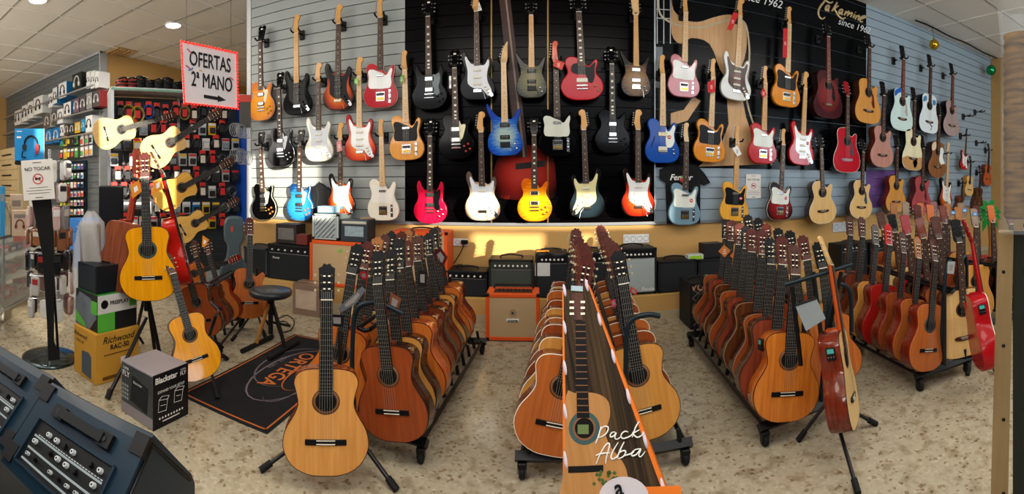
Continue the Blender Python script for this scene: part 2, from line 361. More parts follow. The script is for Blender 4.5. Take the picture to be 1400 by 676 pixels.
def ebridge(kind_, hw):
    mb = MB()
    if kind_ == 's': mb.bbox(-.038, .038, -.008, 0, .07, .098, hw, .002, 1); mb.box(-.034, .034, -.0125, -.008, .076, .092, CHROME); mb.tube([(.035, -.01, .085), (.06, -.025, .06), (.075, -.03, .0)], .0025, hw, 5)
    elif kind_ == 't': mb.bbox(-.042, .042, -.005, 0, .055, .14, hw, .002, 1); [mb.box(-.034 + k * .024, -.014 + k * .024, -.012, -.005, .065, .09, GOLD) for k in range(3)]; mb.bbox(-.036, .036, -.012, -.004, .105, .128, BLACK, .003, 1)
    elif kind_ == 'f': mb.bbox(-.042, .042, -.012, 0, .07, .12, hw, .003, 1); mb.tube([(.035, -.012, .1), (.06, -.03, .06), (.07, -.03, -.01)], .0025, hw, 5)
    else: mb.bbox(-.042, .042, -.014, 0, .13, .142, hw, .002, 1); mb.bbox(-.045, .045, -.014, 0, .098, .11, hw, .004, 1)
    return mb
def knob_mesh(m):
    mb = MB(); mb.lathe([(.0105, 0), (.0095, -.010), (.008, -.013), (.0001, -.013)], (0, 0, 0), m, 12, 'y'); return mb
def cover(c): return M(c, .2, coat=.2, spec=.3)
def guitar(kind, look, A, B, label, group=None, face=None, cat='guitar', sx=None, name=None, fine=True, scale=None):
    """A: middle of the body's lower rim, B: headstock tip, face: direction the soundboard looks"""
    o, dep, zn, z0, hs, fam = K[kind]
    A = Vector(A); B = Vector(B); zd = B - A; s = scale or zd.length / glen(kind)
    if face is None: face = Vector((0, -1, 0))
    fd = Vector(face); mx = frame(A, zd.cross(fd), zd)
    sxx = (sx or 1.) * s * (-1 if look.get('mirror') else 1)
    mx = mx @ Matrix.Diagonal((sxx, s, s, 1))
    nm = name or ('electric_guitar' if fam in 'stnljgh' else ('classical_guitar' if fam == 'c' else 'acoustic_guitar'))
    t = thing(nm, label, cat, group=group, mx=mx)
    g = lambda k, d=None: look.get(k, d)
    top = g('top'); side = g('side', top); bind = g('bind')
    obj('body', gm(('body', kind, top, side, bind), lambda: bodymesh(kind, top, side, bind)), t)
    nk = g('neck', MAHO if fam in 'lgjca' else MAPLE); fb = g('fb', ROSE if fam != 'c' else EBON)
    obj('neck', gm(('neck', kind, nk), lambda: neck_mesh(kind, nk)), t)
    obj('fretboard', gm(('fretboard', kind, fb, g('inlay', IVORY if fam != 'c' else None)), lambda: fb_mesh(kind, fb, g('inlay', IVORY if fam != 'c' else None))), t)
    hd = g('head', BLKG if fam in 'lgj' else nk); hdo = obj('headstock', gm(('headstock', kind, hd, g('logo')), lambda: head_mesh(kind, hd, g('logo', IVORY if fam in 'lgj' else None))), t)
    obj('strings', gm(('strings', kind), lambda: strings_mesh(kind)), t)
    tf = tiltf(kind); pc = g('pegs', M('8f9194', .35, .9) if fam != 'c' else M('9a7a44', .45, .7)); pb = g('buttons', pc if fam != 'c' else M('b3a88c', .5))
    if hs in ('strat', 'tele', 'point'):
        pos = [(-.034 + q * .0025, .045 + q * .022, -1) for q in range(6)] if hs != 'point' else [(-.026 + q * .0075, .04 + q * .024, -1) for q in range(6)]
    else: pos = [(sg * (.041 if hs == 'lp' else .036), .045 + q * .038, sg) for q in range(3 if kind != 'uke' else 2) for sg in (-1, 1)]
    for x, z, sg in pos:
        obj('tuning_peg', gm(('tuning_peg', pc, pb, sg), lambda: peg_mesh(pc, pb, sg)), hdo, loc=(x, .004 + z * tf, zn + z))
    if fam in 'ca':
        zc = .335 if fam == 'c' else .355
        obj('soundhole_rosette', gm(('soundhole_rosette', fam, g('ring', RING2), zc), lambda: rosette_mesh(fam, g('ring', RING2), zc)), t)
        bm_ = g('bridge', ROSE if fam == 'a' else EBON)
        obj('bridge', gm(('bridge', fam, bm_), lambda: bridge_ac(fam, bm_)), t)
        for nm_, pts_, m_, lb_ in g('decals', ()):
            mbx = MB(); mbx.prism(catmull(pts_, 3), -.0022, .0003, m_); obj(nm_, mbx, t, lb_)
        if g('guard'): obj('pickguard', gm(('pickguard', fam, g('guard')), lambda: guard_mesh(fam, g('guard'), kind)), t)
        if g('preamp'):
            pm = MB(); pm.box(-.001, .0, .025, .075, 0, .07, BLACK)
            mbp = MB(); mbp.bbox(-.153, -.133, .028, .078, .375, .44, BLACK, .003, 1); mbp.box(-.1535, -.153, .035, .071, .41, .433, M('49a7a0', .3))
            for q in range(3): mbp.lathe([(.004, -.154 + 0), (.0001, -.154)], (0, .038 + q * .015, .392), CHROME, 8, 'x')
            obj('preamp_panel', gm(('preamp_panel',), lambda: mbp), t)
    else:
        gd = g('guard')
        if g('dot'): mbd = MB(); mbd.lathe([(.0001, -.0035), (.018, -.0035), (.018, -.002)], (.062, 0, .235), M('c8202c', .4), 18, 'y'); mbd.box(.05, .074, -.0042, -.0034, .229, .241, M('e3b8bc', .4)); obj('sticker', gm(('sticker',), lambda: mbd), t, 'round red sticker')
        if gd: obj('pickguard', gm(('pickguard', fam, gd), lambda: guard_mesh(fam, gd, kind)), t)
        pk = g('pu', IVORY); hw = g('hw', CHROME); kb = g('knob', IVORY if fam == 's' else CHROME)
        def P(w, h, z, m=pk, cv=None, x=0.):
            obj('pickup', gm(('pickup', w, h, m, cv), lambda: pu(0, m, w, h, cv)), t, loc=(x, -.001, z))
        if fam == 's':
            for z in (.27, .205, .145): P(.036, .0095, z)
            br = 's'; kn = [(.07, .12), (.085, .092), (.1, .065)]
        elif fam == 't': P(.035, .01, .285, CHROME); br = 't'; kn = [(.088, .125), (.088, .075)]
        elif fam == 'n': P(.042, .018, .26, CREAM); P(.042, .018, .13, CREAM); br = 'l'; kn = [(.1, .12), (.105, .085)]
        elif fam == 'j': P(.042, .019, .185, IVORY); br = 'l'; kn = [(.1, .13), (.12, .09)]
        elif fam == 'h': P(.042, .018, .265, pk); P(.042, .018, .16, pk); br = 'f'; kn = [(.085, .1), (.1, .06)]
        else: P(.042, .019, .27, g('ringm', BLACK), g('cov', CHROME)); P(.042, .019, .175, g('ringm', BLACK), g('cov', CHROME)); br = 'l'; kn = [(.075, .115), (.11, .135), (.09, .07), (.125, .09)]
        obj('bridge', gm(('bridge', br, hw), lambda: ebridge(br, hw)), t)
        if fam == 't':
            cp = MB(); cp.bbox(-.012, .012, -.004, 0, -.06, .06, CHROME, .002, 1); cp.tube([(0, -.004, .035), (0, -.018, .04)], .003, BLACK, 6)
            obj('control_plate', gm(('control_plate',), lambda: cp), t, loc=(.088, 0, .095))
        if fam == 's':
            jp = MB(); jp.prism(catmull([(-.012, -.028), (.012, -.028), (.016, 0), (.012, .028), (-.012, .028), (-.016, 0)], 2), -.003, .001, CHROME)
            obj('output_jack', gm(('output_jack',), lambda: jp), t, mx=Matrix.Translation((.118, 0, .055)) @ Matrix.Rotation(math.radians(-35), 4, 'Y'))
        for x, z in kn: obj('control_knob', gm(('control_knob', kb), lambda: knob_mesh(kb)), t, loc=(x, -.003, z))
        if fam == 'n':
            fh = MB(); fh.tube([(-.075, -.0005, .24), (-.085, -.0005, .2), (-.1, -.0005, .17), (-.105, -.0005, .14)], .004, HOLE, 6); obj('f_hole', gm(('f_hole',), lambda: fh), t)
    return t
# ---------- the room ----------
YW = 4.3; H = 3.68; ZB = .87; XL = -3.23; XR = 7.35; YF = -2.0; PITCH = .115
OCHRE = M('bd9458', .75, var=.1, scale=2.); SLAT = M('9aa09d', .38, var=.06, scale=3.); SLATB = M('8fa0ab', .35, var=.06, scale=3.); GROOVE = M('3a3f42', .6); ALU = M('b9bec2', .3, .8)  # SLATB: cool daylight tint put into the slat colour
# floor: glossy beige terrazzo
fm, nt, b = newmat('terrazzo'); setp(b, .2, 0, .15)
tc = nt.nodes.new('ShaderNodeTexCoord'); v = nt.nodes.new('ShaderNodeTexVoronoi'); v.inputs['Scale'].default_value = 72; v.inputs['Randomness'].default_value = 1
n1 = nt.nodes.new('ShaderNodeTexNoise'); n1.inputs['Scale'].default_value = 14; n1.inputs['Detail'].default_value = 6
r1 = nt.nodes.new('ShaderNodeValToRGB'); e = r1.color_ramp.elements; e[0].position = .0; e[0].color = lin('7c6950'); e[1].position = 1; e[1].color = lin('b2a992')
for p_, c_ in ((.05, '8b7a62'), (.08, '9c927a'), (.5, 'a99f88'), (.85, 'a49a83')): q = e.new(p_); q.color = lin(c_)
n2 = nt.nodes.new('ShaderNodeTexNoise'); n2.inputs['Scale'].default_value = 3
mx_ = nt.nodes.new('ShaderNodeMix'); mx_.data_type = 'RGBA'; mx_.blend_type = 'MULTIPLY'; mx_.inputs[0].default_value = .55
r2 = nt.nodes.new('ShaderNodeValToRGB'); r2.color_ramp.elements[0].position = .34; r2.color_ramp.elements[0].color = lin('b09d7e'); r2.color_ramp.elements[1].position = .5; r2.color_ramp.elements[1].color = lin('ffffff')
L = nt.links.new
sp = nt.nodes.new('ShaderNodeSeparateColor')
L(tc.outputs['Object'], v.inputs['Vector']); L(tc.outputs['Object'], n1.inputs['Vector']); L(tc.outputs['Object'], n2.inputs['Vector'])
L(v.outputs['Color'], sp.inputs[0]); L(sp.outputs[0], r1.inputs['Fac']); L(n1.outputs['Fac'], r2.inputs['Fac']); L(r1.outputs[0], mx_.inputs[6]); L(r2.outputs[0], mx_.inputs[7]); L(mx_.outputs[2], b.inputs['Base Color'])
struct('floor', MB().box(-12, 9.7, YF, 9.5, -.1, 0, fm))
# ceiling tiles on a metal grid
cm, nt, b = newmat('ceiling_tile'); setp(b, .45, 0, .0, .6)
n1 = nt.nodes.new('ShaderNodeTexNoise'); n1.inputs['Scale'].default_value = 2.2; tc = nt.nodes.new('ShaderNodeTexCoord')
bp = nt.nodes.new('ShaderNodeBump'); bp.inputs['Strength'].default_value = .25; bp.inputs['Distance'].default_value = .04
L = nt.links.new; L(tc.outputs['Object'], n1.inputs['Vector']); L(n1.outputs['Fac'], bp.inputs['Height']); L(bp.outputs[0], b.inputs['Normal']); b.inputs['Base Color'].default_value = lin('e8e4dc')
mb = MB(); mb.box(-12, 9.7, YF, 9.5, H, H + .1, cm); BAR = M('f0ece4', .4); BARD = M('8b8a84', .6)
for k in range(-9, 5): mb.box(4.61 + .783 * k * 1 - .783 * 8 - .012, 4.61 + .783 * k - .783 * 8 + .012, YF, 9.5, H - .012, H, BAR)
for k in range(-8, 14):
    mb.box(4.61 - .783 * 3 + .783 * (k - 8) - .008, 4.61 - .783 * 3 + .783 * (k - 8) + .008, YF, 9.5, H - .004, H + .001, BAR)
for k in range(-8, 9): mb.box(-12, 8.2, 3.72 + .74 * k - .007, 3.72 + .74 * k + .007, H - .008, H + .001, BARD)
for k in range(0, 3): mb.box(4.61 + .783 * k - .012, 4.61 + .783 * k + .012, YF, YW, H - .012, H, BAR)
struct('ceiling', mb)
# slat wall
def slats(x0, x1, y0, y1, m, gr, z0=ZB, z1=H, along='x'):
    mb = MB(); z = z0
    if along == 'x': mb.box(x0, x1, y0 + .012, y1, z0, z1, gr)
    else: mb.box(x0 + .012, x1, y0, y1, z0, z1, gr)
    while z < z1:
        mb.box(x0, x1 if along == 'x' else x0 + .013, y0, y0 + .013 if along == 'x' else y1, z, min(z + PITCH - .009, z1), m); z += PITCH
    return mb
struct('wall_back_left', slats(XL, -1.3, YW, YW + .1, SLAT, GROOVE))
struct('wall_back_centre', slats(-1.3, 1.22, YW, YW + .1, M('070708', .4, spec=.15), M('030304', .6, spec=.1)))
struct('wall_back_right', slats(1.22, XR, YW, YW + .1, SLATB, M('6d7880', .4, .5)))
struct('wall_back', MB().box(XL, XR + .1, YW + .012, YW + .12, 0, ZB, OCHRE))
struct('trim_1', MB().box(XL, XR, YW - .012, YW + .02, ZB - .03, ZB, M('7e8183', .4, .3)))
mb = MB(); mb.box(XL - .06, XL, YW - .01, YW + .3, 0, H, M('c8cac8', .4)); struct('trim_2', mb)
mb = slats(XL - .07, XL - .05, YW + .3, YW + 1.6, M('9a9cab', .4), GROOVE, .3, H, 'y'); 
struct('wall_middle', MB().box(XL - .06, XL, YW + .3, YW + 5, 0, H, SLAT))
mb = MB(); z = 0
while z < H: mb.box(XL - .30, XL - .07, YW + .32, YW + .34, z, min(H, z + PITCH - .009), M('9a9cab', .4)); z += PITCH
mb.box(XL - .3, XL - .07, YW + .33, YW + .36, 0, H, GROOVE); struct('wall_middle_slats', mb)
# low ledge under the wall
LY = 3.93; LZ = .22
mb = MB(); mb.box(XL, 3.2, LY, YW + .02, 0, LZ, OCHRE); mb.box(XL, 3.2, LY - .004, YW + .01, LZ - .012, LZ + .002, M('c9a35c', .5)); struct('trim_5', mb)
struct('baseboard_back', MB().box(XL, 3.2, LY - .016, LY - .004, 0, .07, M('b0a283', .3)))
struct('baseboard_right', MB().box(3.2, XR, YW - .014, YW + .012, 0, .07, M('b0a283', .3)))
# right side wall, recess, far left
struct('wall_right', MB().box(XR, XR + .12, 1.6, YW + .1, 0, H, M('b9935a', .7)))
struct('wall_far_right', MB().box(9.5, 9.6, YF, 1.7, 0, H, M('b9935a', .7))); struct('wall_right_front', MB().box(XR, 9.6, 1.6, 1.7, 0, H, M('b9935a', .7)))  # unseen widening, added so the low sun reaches the back wall
struct('wall_left', MB().box(-6.85, -6.7, 4.46, 9.4, 0, H, OCHRE))
struct('wall_far', MB().box(-7, XL, 9.3, 9.4, 0, H, OCHRE))
struct('wall_far_left', MB().box(-11.6, -11.5, YF, 4.5, 0, H, OCHRE))
GR = M('6f7677', .4, .2)
mb = MB(); mb.box(-11.5, -6.7, 4.45, 4.56, 0, H, GR)
for k in range(30): mb.box(-11.5, -6.7, 4.44, 4.45, .1 + k * .12, .1 + k * .12 + .1, GR)
struct('wall_left_back', mb)
struct('trim_3', MB().box(-6.72, -6.68, 4.40, 4.56, 0, H, M('b5b9ba', .3, .4)))
struct('trim_4', MB().box(-11.5, -6.68, 4.39, 4.46, H - .03, H, M('a8abac', .4)))
# unseen shop front, dark against reflections; openings cut to shape the sun patches
SUN = Vector((-1.02, 1., -.25)).normalized()
holes = [(3.15, 4.2, 2.36, 3.2), (4.2, 4.55, 2.36, 2.85), (5.15, 7.7, 2.37, 2.72), (5.8, 6.6, 2.08, 2.37), (6.85, 7.1, 2.2, 2.37), (.8, 1.96, 2.2, 3.12), (-.62, .62, .86, 1.0), (-.5, .5, .72, .75), (1.0, 2.9, 1.12, 1.14)]
xs = sorted({-12, 9.7} | {h[0] for h in holes} | {h[1] for h in holes}); zs = sorted({0, H} | {h[2] for h in holes} | {h[3] for h in holes})
mb = MB()
for i in range(len(xs) - 1):
    for j in range(len(zs) - 1):
        cx, cz = (xs[i] + xs[i + 1]) / 2, (zs[j] + zs[j + 1]) / 2
        if not any(h[0] < cx < h[1] and h[2] < cz < h[3] for h in holes): mb.box(xs[i], xs[i + 1], YF - .03, YF, zs[j], zs[j + 1], M('35322e', .8))
struct('wall_front', mb)
fr = M('404448', .4, .5)
for i, (a, b_, c, d) in enumerate(holes):
    mb = MB(); t_ = .02
    for q in ((a, a + t_, c, d), (b_ - t_, b_, c, d), (a, b_, c, c + t_), (a, b_, d - t_, d)): mb.box(q[0], q[1], YF - .05, YF + .01, q[2], q[3], fr)
    struct('window_%d' % (i + 1), mb)

# ---------- printed vinyl posters on the slats ----------
def poster(name, label, x0, x1, z0, z1, m, gap, yo, extra=None):
    t = thing(name, label, 'poster', ((x0 + x1) / 2, YW, z0)); mb = MB(); z = ZB
    while z < z1:
        a, b_ = max(z, z0), min(z + gap - .007, z1)
        if b_ > a: mb.box(x0, x1, YW - yo, YW - .001, a, b_, m)
        z += gap
    mb.xf(Matrix.Translation((-(x0 + x1) / 2, -YW, -z0))); obj('printed_panel', mb, t)
    return t
TAKA = [[(520, 30), (500, 50), (450, 50), (400, 20), (370, 20), (340, 60), (290, 120), (255, 200), (255, 270), (285, 330), (330, 350), (375, 320)],
 [(460, 115), (430, 100), (395, 130), (385, 180), (410, 190), (450, 130)], [(460, 110), (430, 190), (450, 210)], [(600, 45), (560, 120), (500, 210)], [(625, 105), (570, 150), (545, 165), (580, 220), (620, 290), (680, 345), (720, 345), (755, 325)],
 [(705, 180), (665, 175), (635, 215), (640, 250), (675, 240), (700, 190), (680, 265), (700, 270)], [(765, 210), (730, 285)], [(745, 250), (800, 220), (820, 225), (785, 300)], [(800, 270), (860, 240), (875, 250), (845, 320)],
 [(925, 265), (890, 335)], [(935, 225), (940, 232)], [(960, 285), (930, 360)], [(940, 320), (990, 295), (1010, 305), (980, 380)], [(1020, 360), (1080, 340), (1130, 315), (1110, 300), (1060, 310), (1020, 360), (1030, 400), (1075, 400)]]
def pen(mb, strokes, fn, w, m, sub=2):
    # handwriting as ribbons that follow the pen
    for st in strokes:
        ps = catmull(st, 3, False); pts = [Vector(fn(x, y)) for x, y in ps]; mb.tube(pts, [w * (.55 + .45 * math.sin(PI * (i + .8) / (len(pts) + .6))) for i in range(len(pts))], m, 6)
def px_poly(mb, pts, Y, th, m, org):
    ps = [at_y(x, y, Y) for x, y in pts]; mb.prism([(p.x - org[0], p.z - org[2]) for p in ps], Y - th - org[1], Y - org[1], m)
tp = poster('wall_poster', 'large black glossy poster covering the middle of the slat wall, with a red guitar', -1.3, 1.21, ZB, H, M('040304', .2, spec=.15), PITCH, .004)
org = tp.location[:]
mb = MB(); bd = burst(('a8362c', '8a1f18', '1d0808'), (.2, .6, 1.1), cz=0, rx=.33, rz=.33)
c0 = at_y(718, 240, YW - .004); o_ = catmull([(-.32, -.02), (-.28, -.2), (-.1, -.24), (.15, -.24), (.29, -.2), (.3, .0), (.26, .2), (.12, .28), (-.1, .3), (-.25, .2)], 4)
mb.prism(o_, -.001, .0005, bd); obj('printed_guitar', mb, tp, 'red printed guitar body', loc=(c0.x - org[0], -.0045, c0.z - org[2]))
mb = MB(); px_poly(mb, [(676, -60), (691, -60), (722, 215), (706, 215)], YW - .0045, .001, M('3a231c', .4), org); px_poly(mb, [(684, -60), (686, -60), (718, 215), (715, 215)], YW - .006, .001, M('8a7466', .4), org)
px_poly(mb, [(705, 224), (745, 219), (745, 228), (705, 232)], YW - .007, .001, M('1b1210', .4), org)
obj('printed_neck', mb, tp)
for x in (672, 749, 895):
    mb = MB(); p = at_y(x, 200, YW); mb.box(p.x - .007 - org[0], p.x + .007 - org[0], -.012, -.004, 0, H - ZB, M('8a6a2c' if x < 800 else 'a5abb0', .35, .6)); obj('edge_strip', mb, tp)
tr = poster('wall_poster', 'dark poster with a pale acoustic guitar close-up and gold script lettering, right of centre', 1.22, 4.06, 1.42, H, M('080a0c', .2, spec=.18), PITCH * 2, .004)
org = tr.location[:]; Y_ = YW - .0055; CW = wood('bb9468', 'cda77c', .4, .2)
mb = MB()
px_poly(mb, catmull([(918, 0), (921, 14), (936, 27), (955, 30), (975, 24), (995, 20), (1012, 24), (1020, 40), (1020, 70), (1012, 95), (1000, 112), (985, 96), (970, 60), (945, 52), (930, 60), (918, 45)], 3), Y_, .001, CW, org)
px_poly(mb, [(917, 155), (935, 150), (948, 132), (958, 138), (940, 165), (917, 172)], Y_, .001, CW, org)
px_poly(mb, [(993, 120), (1014, 130), (1020, 160), (1030, 190), (1048, 225), (955, 228), (985, 200), (996, 170)], Y_, .001, CW, org)
obj('printed_soundboard', mb, tr)
mb = MB()
for pts in ([(900, -5), (903, 20), (925, 34), (955, 38), (980, 32), (1000, 27), (1018, 31), (1024, 60), (1024, 90), (1020, 130), (1032, 175), (1055, 226)],):
    ps = catmull([(q[0], q[1]) for q in pts], 4, False)
    for i in range(len(ps) - 1):
        (x0, y0), (x1, y1) = ps[i], ps[i + 1]; dx, dy = x1 - x0, y1 - y0; l = math.hypot(dx, dy) + 1e-6; nx, ny = -dy / l * 1.2, dx / l * 1.2
        px_poly(mb, [(x0 - nx, y0 - ny), (x1 - nx, y1 - ny), (x1 + nx, y1 + ny), (x0 + nx, y0 + ny)], Y_ - .0015, .001, M('b9ac90', .4), org)
obj('printed_binding', mb, tr)
mb = MB()
for x in (898, 907, 916): px_poly(mb, [(x, -40), (x + 1, -40), (x + 1, 60), (x, 60)], Y_, .001, ALU, org)
for y in (-30, -12, 12, 24): px_poly(mb, [(897, y), (917, y + 1), (917, y + 2.2), (897, y + 1.2)], Y_, .001, ALU, org)
px_poly(mb, [(896, 64), (906, 64), (906, 120), (896, 120)], Y_, .001, M('6a7378', .4), org)
obj('printed_fretboard', mb, tr)
mb = MB()
G_ = M('c9b184', .4, .3); ox = Vector(org)
pen(mb, TAKA, lambda x, y: at_y(1100 + x / 13.52, y / 13.52, Y_ - .002) - ox, .015, G_, 1)
text(mb, 'since 1962', .12, M('d9dcda', .4), at_y(1168, 36, Y_ - .001) - ox, (1, 0, 0), (0, 0, 1), .35, sx=1.1)
text(mb, 'since 1962', .13, M('d9dcda', .4), at_y(1040, 0, Y_ - .001) - ox, (1, 0, 0), (0, 0, 1), .35, bold=.005)
obj('lettering', mb, tr, 'gold and white script lettering')
pp = poster('wall_poster', 'small purple poster behind the acoustic guitars near the right of the wall', at_y(1184, 250, YW).x, at_y(1226, 250, YW).x, at_y(1200, 284, YW).z, at_y(1200, 232, YW).z, M('6b4a86', .35, var=.6, scale=5), PITCH, .004)
# ---------- guitars on the wall ----------
NAT = wood('bd8038', 'cd9248', .28, .3); NATP = wood('cfa565', 'deb97c', .28, .5); CEDAR = wood('a25524', 'b5652e', .28, .3); CEDAR2 = wood('823b1a', '964721', .28, .3); YEL = wood('d88a08', 'e8a012', .2, .6)
BUTTER = wood('cf8a3a', 'e09c48', .22, .7, (20, 20, 1.5)); BLONDE = wood('d8982f', 'e6a93f', .22, .7, (20, 20, 1.5)); ROSEW = wood('22100b', '3f1b11', .12, .7); REDW = wood('5a180d', '7d2815', .12, .7); BRNW = wood('40200f', '62351d', .15, .6)
GUARDB = M('0a0b0c', .3, spec=.3); GUARDW = M('e4e6e4', .25, coat=.4); GUARDM = M('dfe4d9', .25); TORT = burst(('5a2a1c', '2b1210', '45201a'), (.2, .5, .9), cz=.2)
FLAT = {'r': cover('b3131a'), 'k': BLKG, 'b': cover('1d5fae'), 'w': cover('e9e7df')}
SB3 = burst(('e07b22', 'a93a12', '150c0a'), (.3, .72, .98)); CHB = burst(('ea8e2a', 'd84a1c', 'a01612'), (.3, .7, 1.)); RB = burst(('e0561f', 'b7280f', '190a08'), (.35, .75, 1.0)); SUNR = burst(('8f1c1c', '6e1414', '120c0e'), (.4, .75, 1.0))
AMB = burst(('f0a012', 'e58f0a', 'c96a06'), (.3, .7, 1.1), True); ORL = burst(('f7a512', 'f08a10', 'd4620c'), (.3, .8, 1.1), True); BLB = burst(('9fb9ae', '1f5fb4', '123a9a'), (.25, .72, 1.1), True); GRB = burst(('6e6636', '4b4a2c', '0d0e0d'), (.3, .7, .95), True)
BRB = burst(('8b6a3c', '604222', '100c0a'), (.3, .72, .95), True); SILB = burst(('ead9ba', 'd8bfa0', '5a4a42'), (.4, .8, 1.05)); BLU = burst(('2f8fd6', '1f78c8', '143a6a'), (.4, .85, 1.1), True)
EL = 4.16; AC = 4.09; HBW = M('0d0b0b', .3, spec=.3)
DK = {'fb': ROSE}; MP = {'fb': MAPLEP, 'inlay': BLACK}
def look(top, side=None, **k): d = dict(top=top, side=side or top); d.update(k); return d
BK = look(BLKG, guard=GUARDB, fb=MAPLE, inlay=BLACK, pu=GUARDB, knob=GUARDB)
